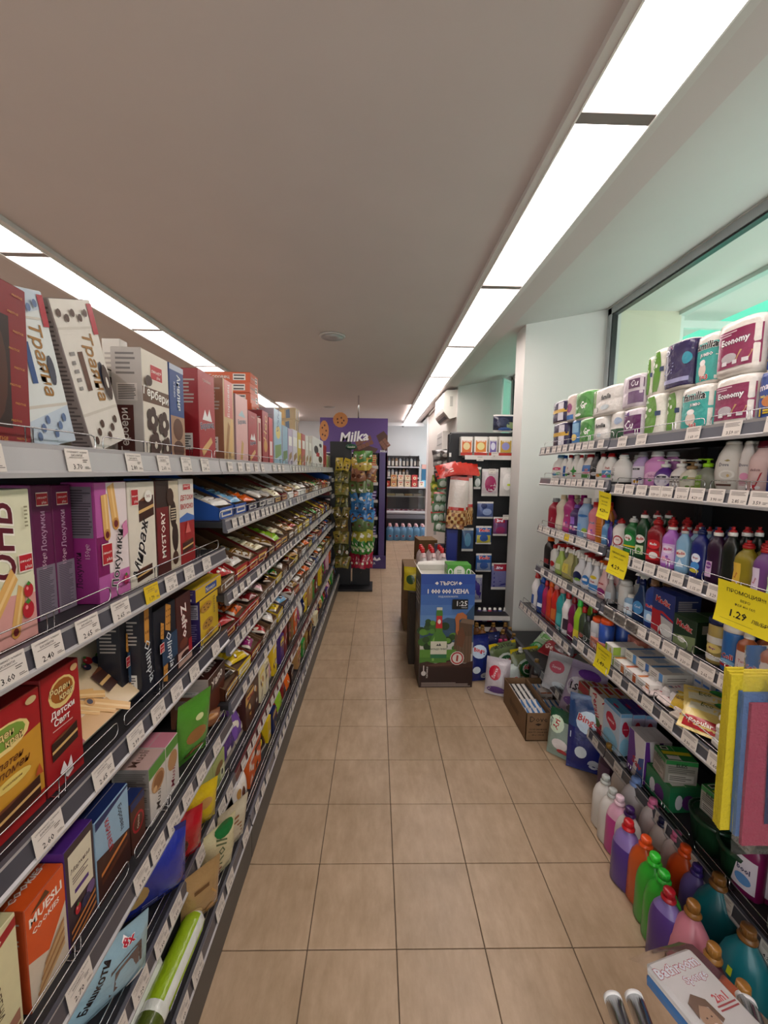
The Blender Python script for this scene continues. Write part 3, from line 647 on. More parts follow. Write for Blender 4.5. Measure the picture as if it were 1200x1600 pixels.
LC(1, 156, 205, 752, .07, 'a83c8a', [('R', .34, .0, 1, 1, 'e2d4d4'), ('R', .34, 0, 1, .22, 'c06aa4'), ('R', 0, 0, .34, 1, 'b0569a'), ('R', 0, .22, .34, .55, '7a1458')]+roll(.60, .64, .48, .98, .11, ar=.5)+roll(.30, .56, .26, .9, .10, ar=.5)
   + [('T', 'Локумки', .60, .33, .34, '1c1418', {'rot': 78, 'maxw': .52, 'bold': .03, 'ol': 'f0e8e8'}), ('P', [(.8, .5), (.98, .54), (.94, .66), (.78, .62)], 'd080a8')]+sweetplus(.26, .40, .32, .18)+berry(.82, .12, .09, .55, 'b02a60'),
   'pink and white box of filled rolls with black slanted word, second shelf', sidecol='8d2a74', sidepr=[('R', .05, .55, .95, .97, '6b6470'), ('L', .08, .57, .92, .95, 18, '38323c'), ('T', 'Локумки', .45, .28, .3, '2c1026', {'rot': 90, 'maxw': .3}), ('T', '150g℮', .75, .44, .05, 'c8a8b8', {'rot': 90})])
LC(1, 206, 247, 752, .07, 'dcd4c4', [('T', 'Мираж', .42, .36, .42, '161014', {'rot': 72, 'maxw': .62, 'bold': .04, 'shear': .3, 'ol': 'f4f0e8'})]+cake(.66, .74, .6, .26)+cake(.5, .10, .6, .14)+sweetplus(.22, .86, .26, .16)+[('E', .72, .86, .15, .06, 'e8e4da'), ('T', '30%', .72, .86, .03, '8a1c20')],
   'white box with curly black word and dark layered cake pictures, second shelf')
LC(1, 248, 283, 750, .07, '4b1a14', [('R', 0, .72, .55, 1, '2c1a12'), ('R', .0, .12, .5, .72, '6d1418'), ('R', .55, 0, 1, 1, 'd2c6ae'), ('T', 'MYSTORY', .26, .42, .24, 'f0e8dc', {'rot': 90, 'maxw': .5, 'bold': .03}), ('E', .72, .62, .15, .16, '2b1810'), ('E', .78, .36, .15, .17, '2b1810'), ('E', .60, .82, .16, .1, '3a2216'), ('E', .76, .12, .14, .08, '4a2c1a'), ('L', .6, .55, .84, .7, 5, 'c8b89c')],
   'dark red and brown box lettered MYSTORY along its edge, second shelf')
LC(1, 283, 306, 748, .07, 'd9d4cc', [('R', 0, 0, 1, .55, '9c1f22'), ('P', [(0, .55), (.5, .60), (1, .55), (1, .5), (0, .5)], '3f6ab0'), ('T', 'ДЕТСКИ', .5, .78, .09, 'b02020', {'maxw': .84, 'bold': .04}), ('T', 'ВКУСНО', .5, .68, .08, 'b02020', {'maxw': .84, 'bold': .04})]+cake(.5, .2, .75, .16)+sweetplus(.5, .91, .5, .08)+[('P', [(.3, .36), (.5, .5), (.7, .36)], 'd0605a')],
   'slim white and red box with chocolate bar picture, last biscuit box before the blue trays')
# third shelf
LC(2, -48, 74, 1063, .075, 'c7902c', [('R', 0, 0, 1, .13, 'a31d20'), ('P', [(0, .78), (0, 1), (1, 1), (1, .70), (.5, .66)], 'a11c20'), ('E', .5, .76, .34, .11, 'e8cf86'), ('E', .5, .77, .28, .085, '7a9a3c'), ('T', 'Роден', .45, .79, .07, 'e6d08a', {'ol': '6a1a14', 'bold': .04, 'maxw': .5}), ('T', 'край', .62, .72, .07, 'e6d08a', {'ol': '6a1a14', 'bold': .04, 'maxw': .4}), ('T', 'Златен', .52, .58, .06, '5c2a14', {'shear': .3, 'maxw': .75}), ('T', 'спомен', .56, .50, .05, '5c2a14', {'shear': .3, 'maxw': .72}), ('E', .55, .41, .26, .045, 'dcc468'), ('T', 'шоколадови', .55, .41, .02, '6a3a14', {'maxw': .4})]
   + cake(.52, .18, .8, .2)+[('P', [(.05, .3), (.15, .38), (.2, .26)], 'b04a20'), ('P', [(.85, .3), (.92, .38), (.97, .28)], 'b04a20'), ('E', .86, .94, .08, .03, 'c8b080')],
   'large red and gold biscuit box with round country emblem, nearest on the third shelf', sidecol='8e1b1e', topcol='8e1b1e', toppr=[('T', 'Роден край', .5, .7, .2, 'd8c080', {'maxw': .5})])
LC(2, 75, 133, 1020, .075, 'a01c20', [('E', .52, .80, .36, .13, 'e0c67c'), ('E', .52, .81, .30, .10, '9c5a20'), ('T', 'Роден', .46, .83, .07, 'ecd898', {'ol': '5a1410', 'bold': .04, 'maxw': .6}), ('T', 'край', .62, .76, .07, 'ecd898', {'ol': '5a1410', 'bold': .04, 'maxw': .5}), ('T', 'Детски', .5, .64, .07, 'f2ece4', {'bold': .05, 'maxw': .75}), ('T', 'Свят', .46, .57, .06, 'f2ece4', {'bold': .05, 'maxw': .5}), ('L', .2, .5, .8, .52, 1, 'd8a8a0')]
   + cake(.5, .36, .7, .2, '2c140e', 'd8b070')+[('P', [(.3, .12), (.42, .2), (.5, .12), (.62, .2), (.66, .06), (.5, .03)], 'e8e0e0'), ('E', .84, .95, .1, .03, 'c8a070')],
   'tall red biscuit box with white lettering standing beside the red and gold box', sidecol='7e1619', topcol='8e1b1e')
cm = carton_mesh(.27, .035, .205, [('R', 0, 0, 1, 1, 'd8c09a'), ('R', 0, 0, .5, .22, 'c89a5c'), ('R', 0, .7, 1, 1, 'ddd0b4'), ('T', 'Carmela', .26, .84, .15, '2a1a14', {'shear': .3, 'maxw': .4, 'bold': .02}), ('R', 0, 0, .04, 1, '8a2030')]
   + sum([roll(.10+.12*k, .50-.10*k, .34+.12*k, .12-.10*k+.02, .045, tip='22203a', ar=1.3) for k in range(3)], [])+sum([roll(.12+.1*k, .62-.08*k, .44+.06*k, .36-.1*k, .04, tip='22203a', ar=1.3) for k in range(2)], [])
   + cake(.74, .42, .40, .36)+berry(.60, .66, .04, 1.3, '2c2a4a')+berry(.66, .72, .045, 1.3, 'b3202c')+[('E', .80, .68, .06, .06, '6f9a30'), ('E', .73, .66, .05, .06, '2c2a4a')], 'd8cdb0', 'left', sidecol='c8bca0', topcol='c8bca0')
X2, zt2 = SHELF['L', 'A', 2]; y2 = (pxy(128, X2-.03, zt2)+pxy(244, X2-.03, zt2))/2
put_product(cm, 'biscuit_box', 'printed_card', (X2-.055, y2+.01, zt2+.02), (Matrix.Rotation(R(90), 4, 'Z') @ Matrix.Rotation(R(-48), 4, 'X')).to_euler(), 'wide cream box of berry rolls and cake lying reclined on the third shelf', 'box')
crk = lambda cx, cy, s_: [('P', [(cx-s_*.7, cy-s_*.7), (cx+s_*.5, cy-s_), (cx+s_*.8, cy+s_*.7), (cx-s_*.4, cy+s_)], 'c58a3c')]+[('E', cx+s_*dx, cy+s_*dy, s_*.1, s_*.06, '6a3f18') for dx in (-.3, .1, .45) for dy in (-.4, .1, .5)]
ol = lambda: crk(.62, .82, .2)+crk(.3, .70, .12)+crk(.35, .16, .16)+[('R', .2, .25, .95, .6, '27405c'), ('T', 'Olimpia', .55, .40, .40, 'd6dce0', {'rot': -80, 'shear': .3, 'maxw': .5, 'bold': .015})]+sweetplus(.2, .5, .2, .12)
LC(2, 193, 223, 948, .06, '1a1c26', ol(), 'dark blue cracker box deep on the third shelf, nearest of three', inset=.07)
LC(2, 224, 244, 940, .05, '1a1c26', crk(.5, .85, .3)+[('T', 'Olimpia', .5, .40, .6, 'd6dce0', {'rot': -80, 'maxw': .5})], 'dark blue cracker box, narrow middle one of three on the third shelf', inset=.035)
LC(2, 245, 278, 933, .05, '1a1c26', ol(), 'dark blue cracker box with large cracker picture, farthest of three on the third shelf')
LC(2, 279, 301, 919, .06, '4a2420', [('R', 0, 0, 1, .2, 'c8a494'), ('E', .5, .12, .3, .05, '3a1c16'), ('T', 'Zefro', .5, .62, .6, 'ece4dc', {'rot': -84, 'bold': .05, 'maxw': .5, 'ol': '8a1c20'}), ('E', .4, .3, .3, .07, '6a3426'), ('R', .75, .1, 1, .3, 'a01c28')], 'brown box with big white slanted word between the dark and yellow boxes')
LC(2, 314, 342, 918, .05, 'd8b42a', cookie(.4, .38, .30, .4, 'b98a3a')+cookie(.45, .14, .26, .4, 'b98a3a')+cookie(.3, .8, .3, .36, 'b98a3a')+[('T', 'Noveno', .72, .72, .24, '33265c', {'rot': -90, 'bold': .03, 'maxw': .4})], 'yellow biscuit box with purple side standing upright at the end of the third shelf', sidecol='35285f', sidepr=[('R', .1, .6, .9, .92, 'a8a4b0'), ('L', .15, .62, .85, .9, 7, '2a2440'), ('L', .2, .1, .8, .5, 8, '7a709a')])
LC(2, 306, 346, 0, .05, 'd8b42a', [('R', .35, .2, .8, .8, '2c4a90'), ('T', 'Noveno', .55, .5, .4, 'f0e8d0', {'maxw': .4})], 'yellow and purple biscuit box lying flat on top of the upright yellow one', h=.045, z=SHELF['L', 'A', 2][1]+.175, sidecol='35285f', topcol='d8b42a', inset=.02)
# fourth shelf
LC(3, -60, 40, 1405, .07, 'd5cda2', [('P', [(0, .86), (1, .98), (1, .90), (0, .78)], '9a1c20'), ('T', 'Verditano', .5, .9, .05, 'e8dcc0', {'maxw': .5, 'rot': 8}), ('T', 'СМОКИНЯ', .35, .42, .22, '3a2a1a', {'rot': -86, 'maxw': .4, 'bold': .0}), ('T', 'МАСЛЕНИ', .62, .52, .22, '3a2a1a', {'rot': -86, 'maxw': .4, 'bold': .0}), ('P', [(.1, .02), (.95, .12), (.95, .22), (.1, .14)], 'a0705a'), ('P', [(.2, .0), (.95, .06), (.95, .10), (.2, .05)], '7a4a30')], 'pale yellow biscuit box with thin red band in the lower left corner', topcol='c2b98c')
LC(3, 50, 110, 1335, .07, 'cfc0ac', [('P', [(0, .48), (.5, .36), (1, .62), (1, 1), (0, 1)], 'd1521c'), ('T', 'MUESLI', .5, .83, .11, 'f0e6da', {'bold': .06, 'maxw': .85}), ('T', 'COOKIES', .48, .72, .07, 'f0e6da', {'bold': .05, 'maxw': .7}), ('P', [(.1, .9), (.5, .97), (.6, .9)], '5a3418')]+[('P', [(.1+.05*k, .02+.05*k), (.9, .2+.05*k), (.9, .24+.05*k), (.1+.05*k, .05+.05*k)], 'a87a4c' if k % 2 else 'c9a272') for k in range(6)], 'orange box lettered MUESLI COOKIES on the fourth shelf', sidecol='a8421c', topcol='d1521c', toppr=[('T', 'COOKIES', .5, .5, .5, 'f0e6da', {'bold': .05, 'maxw': .8})])
LC(3, 110, 154, 1268, .07, '3a2a30', [('R', .1, .42, .92, .92, 'd8d0b8'), ('T', 'Маркиза', .5, .74, .07, '4a3a3a', {'shear': .3, 'maxw': .7}), ('L', .2, .6, .8, .68, 3, '6a5a5a'), ('R', .25, .5, .75, .54, '4b2a78'), ('E', .8, .36, .16, .06, '6a5080'), ('E', .6, .30, .16, .06, '2c2a4a')]+[('P', [(.05, .02+.07*k), (.95, .12+.07*k), (.95, .15+.07*k), (.05, .05+.07*k)], 'b8753a') for k in range(3)]+berry(.3, .33, .1, .5), 'purple edged box with fruit picture and cream label beside the orange box', sidecol='4a2474', topcol='4a2474', toppr=[('T', 'ДИЛИЖАНС', .5, .5, .4, 'e8e0e8', {'maxw': .8})])
LC(3, 155, 206, 1215, .06, '8fb0c8', [('P', [(0, 0), (1, 0), (1, .42), (0, .56)], '3c1c14'), ('T', 'Боровец', .74, .70, .2, '22283a', {'rot': -82, 'bold': .03, 'maxw': .36, 'shear': .2}), ('T', 'КАРАМЕЛ', .36, .68, .2, 'b02024', {'rot': -82, 'bold': .05, 'maxw': .42}), ('P', [(.1, .30), (.9, .38), (.9, .42), (.1, .34)], 'c87a3a'), ('P', [(.1, .2), (.9, .28), (.9, .33), (.1, .26)], '5a2c18'), ('P', [(0, .9), (1, .98), (1, 1), (0, 1)], '1c2c5c')], 'light blue and dark wafer box with slanted red and black words, fourth shelf', topcol='1c2c5c')
LC(3, 236, 262, 1165, .10, 'cfc8c0', [('R', 0, .80, 1, 1, '4f8a34'), ('T', 'Musli', .5, .3, .34, '5a5048', {'rot': 82, 'maxw': .4, 'shear': .3}), ('E', .5, .62, .4, .18, 'b08458'), ('E', .52, .62, .3, .13, '8a5c34'), ('E', .3, .54, .12, .05, 'cfa878')], 'white and green muesli biscuit box with grey side, nearer of two', sidecol='8a8480', topcol='c8a8a0', sidepr=[('L', .06, .05, .94, .95, 26, '56504c'), ('R', 0, .32, 1, .33, 'b8b0aa'), ('R', 0, .68, 1, .69, 'b8b0aa')], toppr=[('T', 'Musli', .5, .5, .3, '6a4a40')])
LC(3, 262, 281, 1140, .10, 'cfc8c0', [('R', 0, .80, 1, 1, '4f8a34'), ('T', 'Musli', .5, .3, .4, '8a2a40', {'rot': 82, 'maxw': .4, 'shear': .3}), ('E', .5, .62, .4, .18, 'b08458')], 'white and green muesli biscuit box with pink top, farther of two', topcol='c98090')
# top shelf
LC(0, -30, 51, 462, .09, '7f1a20', [('R', .02, .12, .62, .80, '2c1410'), ('E', .3, .45, .26, .30, '4a2418')]+[('T', 'PRESTIGE', .80-.1*(k % 2), .06+.11*k, .018, 'c89040', {'maxw': .22, 'bold': .01}) for k in range(9)]+[('T', 'PRESTIGE', .3, .05, .022, 'c89040')], 'tall dark red box with brown window at the left edge of the top shelf', sidecol='7f1a20', tilt=2)
tra = lambda c1, c2, w_: [('P', [(0, 0), (1, 0), (1, .26), (0, .18)], c1), ('P', [(0, .80), (1, .9), (1, 1), (0, 1)], c1), ('R', 0, .26, 1, .28, 'c8c0b4'), ('R', 0, .82, 1, .835, 'c8c0b4'), ('T', 'Траяна', .62, .56, .20, '9a6a28', {'rot': -90, 'shear': .2, 'maxw': .46, 'bold': .03}), ('R', .30, .42, .42, .68, w_), ('L', .1, .42, .22, .7, 5, '8a8480'), ('P', [(.86, .78), (1, .78), (1, .98), (.86, .98)], 'a81c2c'), ('E', .8, .5, .08, .1, '3a3a4a')]+[('E', .15+.13*k, .08+.05*(k % 3), .05, .03, c2) for k in range(6)]+[('E', .1+.16*k, .92-.03*(k % 2), .05, .025, c2) for k in range(5)]
LC(0, 55, 122, 500, .045, 'd6dad8', tra('bcc8d4', '5a6f96', '2c4a80'), 'white and blue biscuit box leaning against the dark red box, top shelf', tilt=-14, inset=.035)
LC(0, 146, 200, 520, .045, 'd9d2c8', tra('d9d2c8', '4a2c1c', '5a3420')+[('E', .84, .45, .10, .13, '3a1c12'), ('E', .84, .45, .03, .04, 'd9d2c8')], 'white box with coffee beans and chocolate ring leaning on the top shelf', tilt=-20, inset=.035, sidecol='8f8380', sidepr=[('L', .08, .04, .92, .96, 34, '5a504e')])
LC(0, 196, 208, 540, .05, 'cfc8c0', [('L', .1, .7, .9, .95, 5, '5a5450')], 'white box standing behind the coffee bean box', inset=.12)
fl_ = lambda cx, cy, r: [('E', cx+r*.6*math.cos(k*1.256), cy+r*.36*math.sin(k*1.256), r*.5, r*.3, '3a1e14') for k in range(5)]+[('E', cx, cy, r*.28, r*.18, 'd8cfc0')]
LC(0, 227, 268, 568, .08, 'd8cfc0', [('R', 0, .52, 1, .66, '5a3a24'), ('T', 'Гербери', .5, .60, .13, 'f0ece4', {'rot': -6, 'bold': .04, 'maxw': .95})]+sweetplus(.52, .82, .46, .15)+fl_(.3, .36, .2)+fl_(.72, .34, .2)+fl_(.35, .12, .2)+fl_(.78, .1, .18)+[('E', .15, .72, .12, .05, '3a1e14')], 'white box of flower shaped chocolate biscuits on the top shelf', sidecol='b0a8a2', sidepr=[('L', .15, .75, .85, .97, 5, '6a6460'), ('R', .15, .52, .85, .68, 'c8c0ba'), ('L', .2, .53, .8, .67, 9, '2a2626'), ('R', .1, .02, .7, .48, '4a1e18'), ('T', 'Гербери', .4, .25, .2, 'e8e0d8', {'rot': 90, 'maxw': .4})])
LC(0, 269, 291, 580, .07, '22417e', [('R', 0, 0, 1, .46, 'a07c62'), ('E', .5, .32, .36, .12, '5a3018'), ('E', .5, .1, .4, .1, '4a2410'), ('R', 0, .94, 1, 1, 'b0b8c8'), ('T', 'Анелия', .62, .72, .36, 'e8ecf0', {'rot': -90, 'maxw': .38, 'bold': .03}), ('T', 'какао', .3, .74, .10, 'c8d0e0', {'rot': -90, 'maxw': .16})], 'blue and brown box standing between the white box and the red wafer box', sidecol='22417e')
bor = lambda c_: [('T', 'Боровец', .5, .40, .09, '1f2a50', {'rot': 8, 'bold': .05, 'maxw': .9, 'ol': 'e8e0e0'}), ('P', [(.2, .46), (.36, .58), (.5, .50), (.64, .6), (.8, .46)], 'e8e4e4'), ('P', [(.1, .12), (.7, .28), (.8, .22), (.2, .05)], 'd0a468'), ('T', 'тунквана', .5, .9, .04, 'e8c0b8', {'maxw': .6})]
LC(0, 313, 338, 592, .09, 'a01c24', bor(0), 'tall red wafer box with mountain emblem, last in the nearest bay of the top shelf', sidecol='8b1a22', sidepr=[])
# yellow and grey cartons lying on the rear half of the top shelf
zt0 = SHELF['L', 'A', 0][1]
for k, (y, zz, c_, l_) in enumerate(((1.02, .235, 'b8a870', 'long yellow box lying on the rear of the top shelf, upper'), (1.08, .19, '7d7468', 'long grey box lying on the rear of the top shelf, under the yellow one'), (1.42, .205, 'b8a870', 'yellow box end lying behind the white flower biscuit box'))):
    me = carton_mesh(.34 if k < 2 else .26, .16, .042, [('R', .0, .1, .2, .9, 'c07a3c'), ('L', .25, .2, .7, .8, 5, '6a5a3a'), ('R', .74, .0, 1, 1, '4a3c34'), ('R', .78, .5, .97, .9, 'd8d4cc')], c_)
    put_product(me, 'biscuit_box', 'printed_card', (-.80, y, zt0+zz-.0425), (0, 0, R(90)), l_, 'box')
for k in range(2):       # the stacks that carry the lying boxes
    for j in range(4):
        me = carton_mesh(.17, .17, .046 if k else .036, [('R', .1, .2, .5, .8, 'c8b8a0')], ('9a8a6a', '8a7a70', 'b8a870', '6a5a50')[j])
        put_product(me, 'biscuit_box', 'printed_card', (-.82, 1.0+.36*k, zt0+.001+(.047 if k else .037)*j), (0, 0, R(90)), '%s plain carton from below in the %s rear stack of the top shelf' % (ORD[j], 'nearer' if k == 0 else 'farther'), 'box')
# pouches on the lower shelves
def LP(bay, n, p0, p1, ytop, t, col, prints, label, inset=.05, lean=8, yaw=0, roll_=0, seed=1, h=None, name='biscuit_bag', cat='bag', stripes=None, z=None, wx=None):
    X, zt = SHELF['L', bay, n]; Xi = X-inset; ya, yb = pxy(p0, Xi, zt), pxy(p1, Xi, zt); h = h or max(.05, onx((p0+p1)/2, ytop, Xi).z-zt)
    wx = wx or yb-ya; me = pouch_mesh(wx, h, t, col, prints, seed, stripes=stripes)
    inset = inset if not yaw else (.0+abs(math.sin(R(yaw)))*wx*(.42 if n == 3 else .12)); Xi = X-inset
    M = Matrix.Rotation(R(90+yaw), 4, 'Z') @ Matrix.Rotation(R(lean), 4, 'X') @ Matrix.Rotation(R(roll_), 4, 'Y')
    dz = abs(math.sin(R(roll_)))*(yb-ya)/2
    return put_product(me, name, 'film', (Xi-t/2, (ya+yb)/2, (z or zt)+.004+dz), tuple((M if lean or roll_ else Matrix.Rotation(R(90+yaw), 4, 'Z')).to_euler()), label, cat)
LP('A', 3, 279, 309, 1082, .05, '4f8f2e', [('E', .45, .45, .3, .12, '9a6a34'), ('E', .5, .15, .3, .08, '9a6a34'), ('E', .5, .72, .12, .05, 'd8e0a0')], 'green foil bag of cookies standing on the fourth shelf', seed=3, yaw=-20)
LP('A', 3, 304, 340, 1120, .06, '8a5a3c', [('P', [(0, .75), (.2, .85), (1, .40), (.85, .28)], 'e8e0d8'), ('T', 'COOKIES', .52, .58, .12, 'a81c24', {'rot': -40, 'bold': .05, 'maxw': .8}), ('E', .4, .3, .2, .1, '5a3018'), ('E', .7, .8, .2, .1, 'b07a44'), ('E', .3, .9, .2, .06, 'c8a070'), ('E', .7, .2, .16, .08, 'b07a44')], 'brown bag with a white diagonal COOKIES band, fourth shelf', seed=5, yaw=-40, wx=.15, lean=0)
LC(3, 326, 352, 1075, .14, '3c1a14', [('T', 'Хало', .5, .5, .5, 'ece4dc', {'bold': .05, 'maxw': .8, 'rot': 10})], 'small dark brown box with white scrawled word at the end of the fourth shelf', h=.07, sidecol='b8aca4', z=SHELF['L', 'A', 3][1]+.13, inset=.04, topcol='3c1a14', toppr=[('T', 'Хало', .5, .3, .3, 'ece4dc', {'bold': .05, 'maxw': .8})], name='snack_box')
LC(3, 326, 352, 0, .14, '5a2c1c', [], 'dark brown box under the small one with the white scrawled word', h=.128, inset=.045, sidecol='7a4a34', name='snack_box')
LP('A', 4, 118, 190, 1440, .05, '8fb0c0', [('T', 'Бишкоти', .30, .62, .20, '1c1418', {'rot': 60, 'bold': .05, 'maxw': .6}), ('T', '8x', .72, .86, .10, 'b01c30', {'bold': .06, 'ol': 'f0e8e8'}), ('P', [(.46, .30), (.90, .40), (.88, .74), (.48, .68)], '4a3a38'), ('P', [(.51, .35), (.85, .43), (.84, .69), (.53, .63)], '5c4a46'), ('E', .25, .15, .08, .04, '2c2028'), ('E', .6, .12, .1, .03, '2c2028'), ('E', .8, .2, .12, .06, 'e4e8ec')], 'pale blue biscuit pack with grey square biscuit picture, fifth shelf', seed=9, h=.19, lean=10, yaw=-35, wx=.17)
LP('A', 4, 212, 258, 1345, .08, lambda u, v: '24329a' if v > .12 else '1a2470', [('E', .22, .48, .22, .16, 'c8a868'), ('E', .22, .48, .08, .06, '7a2420'), ('L', .35, .12, .65, .3, 4, '8a94d0')], 'bright blue bag with round jam cookie in a clear window, fifth shelf', seed=12, h=.225, lean=8, stripes='1a2470', yaw=-45, wx=.19)
LP('A', 4, 250, 290, 1285, .06, 'b01824', [('E', .4, .45, .28, .2, '4a1a14'), ('E', .5, .5, .16, .1, '6a2a1c')], 'red bag with dark biscuit picture, fifth shelf', seed=14, h=.18, lean=10, yaw=-45, wx=.15)
LP('A', 4, 280, 318, 1235, .05, 'd8bc1c', [('T', 'M7', .3, .4, .3, '2a1c14', {'bold': .06, 'maxw': .4}), ('E', .6, .65, .2, .12, 'c89a54')], 'yellow bag with black letters, fifth shelf', seed=16, h=.17, lean=10, yaw=-40, wx=.13)
for k in range(2):
    LC(4, 316+18*k, 334+18*k, 1200, .12, '9aa864', [('E', .5, .6, .34, .18, '7a5a2a'), ('R', .6, .1, .95, .5, 'd8dcb8'), ('E', .75, .3, .08, .1, '2c2c24')], 'pale green wafer box, %s of two at the end of the fifth shelf' % ('nearer' if k == 0 else 'farther'), h=.13-.01*k, topcol='7f8c4c', toppr=[('E', .5, .5, .3, .3, '7a5a2a')])
def rollpk(a, b, col, lab, rad=.034):
    a, b = Vector(a), Vector(b)
    d = (b-a).normalized(); L_ = (b-a).length; n1 = d.cross(Vector((1, 0, 0))).normalized(); n2 = d.cross(n1); mb = MB(); f = wob(len(lab))
    Sf = lambda u, v, o: tuple(a+d*(L_*v)+(n1*math.cos(2*math.pi*u)+n2*math.sin(2*math.pi*u))*((rad+.002*f(u, v)+o)*(1-max(0, abs(2*v-1)-.86)*4.5)))
    mb.grid(lambda u, v: Sf(u, v, 0), 18, 16, lambda u, v: ('d8dcd4' if (.30 < v < .36 or (v > .3 and .60 < u < .70) or v > .93) else (col if v > .3 else '4c5a20')), wrap=False)
    mb.build('biscuit_roll', 'film', label=lab, cat='packet')
rollpk((-.625, .74, .222), (-.60, 1.02, .232), '7d9a22', 'olive green biscuit roll pack with white band on the bottom shelf, nearest')
rollpk((-.553, .78, .222), (-.538, 1.14, .232), '94b420', 'bright green biscuit roll pack with white stripe along the bottom shelf rail')
LP('A', 5, 290, 316, 1400, .05, 'a08054', blotch(4, 'c8a870', '6a4a2a'), 'brown see-through biscuit pack beside the green rolls', seed=23, h=.2, lean=8, yaw=-40, wx=.12)
LP('A', 5, 312, 345, 1290, .05, 'd0c8a0', [('T', 'Roll', .4, .6, .2, '5a6a4a', {'rot': 80, 'shear': .3}), ('R', 0, 0, .5, .3, 'a01c24'), ('E', .6, .9, .3, .1, '1f6a34')], 'cream pack with green and red printing on the bottom shelf', seed=24, h=.22, lean=8, yaw=-30, wx=.13)
LP('A', 5, 345, 366, 1290, .04, 'c8c0a8', [('L', .2, .2, .8, .8, 6, '8a5a3a')], 'cream roll pack poking out at the end of the bottom shelf', seed=25, h=.2, lean=10, inset=.03, yaw=-30)
LC(3, 207, 229, 1225, .07, '4a2418', [('E', .5, .5, .42, .2, 'a01c24'), ('E', .5, .5, .34, .15, '5a2c1c'), ('T', 'Орехи', .5, .5, .1, 'e0d0b8', {'rot': 80, 'maxw': .24}), ('R', 0, .86, 1, 1, '1c2c5c')], 'brown box with red ring emblem between the light blue wafer box and the muesli', topcol='1c2c5c', sidecol='3a1c14')
# ---------------------------------------------------------------- left bays 2 to 5
BAYN = {'B': 'second', 'C': 'third', 'D': 'fourth', 'E': 'last'}
SHN = ['top', 'second', 'third', 'fourth', 'fifth', 'sixth', 'seventh', 'lowest']
CW = {'red': 'red', 'dred': 'dark red', 'brown': 'brown', 'dbrown': 'dark brown', 'blue': 'blue', 'navy': 'navy blue', 'orange': 'orange', 'yellow': 'yellow', 'green': 'green', 'white': 'white', 'gold': 'golden', 'purple': 'purple',
      'pink': 'pink', 'lpink': 'pale pink', 'sky': 'light blue', 'cream': 'cream', 'tan': 'tan', 'card': 'plain brown', 'black': 'black', 'lime': 'lime green', 'teal': 'teal', 'lilac': 'lilac', 'magenta': 'magenta', 'dgreen': 'dark green', 'lgrey': 'pale grey', 'grey': 'grey', 'beige': 'beige', 'violet': 'violet', 'mint': 'mint green'}
_used = {}
def uniq(s):
    s = ' '.join(s.split()); wds = s.split()
    if len(wds) > 16: s = ' '.join(wds[:16])
    _used[s] = _used.get(s, 0)+1
    return s
# top shelf of the second bay onwards, measured
def LT(bay, p0, p1, ytop, d, col, fr, label, **k):
    return LC(0, p0, p1, ytop, d, col, fr, label, bay=bay, **k)
LT('B', 351, 367, 602, .09, 'c9a878', [('P', [(.1, .05), (.4, .5), (.6, .45), (.3, .02)], '9a6a34'), ('P', [(.5, .1), (.7, .6), (.9, .5), (.8, .05)], 'd9b070'), ('R', .1, .55, .9, 1, 'c86a60'), ('T', 'Боровец', .5, .76, .3, 'e8e0dc', {'rot': 90, 'maxw': .4})], 'tan and pink wafer box with crossed wafers, first box of the second bay on top', sidecol='8a5a44')
LT('B', 370, 388.5, 626, .08, 'd8a8a4', [('T', 'Боровец', .5, .62, .09, '2a3a5a', {'rot': 8, 'maxw': .9, 'bold': .04, 'ol': 'e8dcd8'}), ('P', [(.2, .7), (.5, .8), (.8, .7)], '9ab8c0'), ('P', [(.3, .05), (.45, .35), (.6, .3), (.5, .05)], 'c8a060')], 'pale pink wafer box with mountain emblem on the top shelf', sidecol='a8888a')
LT('B', 389, 403, 648, .08, 'a01c24', bor(0), 'short red wafer box beside the pale pink one, top shelf', sidecol='7c1a20')
LT('B', 404, 409, 655, .06, 'd8b4a8', [('R', .2, .5, .8, .9, 'a83038')], 'slim pale pink wafer box after the short red one')
LT('B', 411, 420, 646, .08, '9a1c20', [('T', 'Нес', .5, .7, .2, 'd8b070', {'rot': 80}), ('E', .5, .35, .3, .12, 'c89040')], 'dark red upright wafer box with gold ornament, top shelf', sidecol='7c1a20')
LT('B', 421, 427, 655, .08, 'c43038', [('R', .2, .2, .8, .5, 'e0d0cc')], 'narrow bright red wafer box before the light blue one', sidecol='7c1a20')
LT('B', 429, 441, 645, .09, '8fb4c8', [('E', .5, .6, .3, .12, 'd8c060'), ('P', [(.1, .1), (.9, .2), (.9, .4), (.1, .35)], '6a8a3c'), ('T', 'Wafers', .5, .84, .12, '2a4a80', {'rot': 80})], 'tall light blue box with green meadow picture, top shelf', sidecol='b0a8b4')
LT('B', 442, 450, 668, .08, '86aac0', [('P', [(.1, .1), (.9, .2), (.9, .4), (.1, .35)], '5a7a3c')], 'shorter light blue box with meadow picture, top shelf', sidecol='b0a8b4')
tops = [(451, 457, 672, 'b8a8c0', 'lilac'), (458, 465, 674, 'cfc8d0', 'pale lilac'), (466, 471, 678, 'c8b040', 'mustard yellow'), (472, 477, 680, 'b0504c', 'brick red'), (478, 482, 682, 'd8d4cc', 'off-white'), (483, 487, 684, 'c8c0b4', 'pale beige')]
for p0, p1, yt, c_, nm in tops: LT('C', p0, p1, yt, .08, c_, [('R', .1, .55, .9, .8, 'e8e4dc'), ('P', [(.1, .1), (.9, .25), (.8, .4), (.2, .3)], '8a6a3c')], '%s upright biscuit box at the far half of the top shelf' % nm)
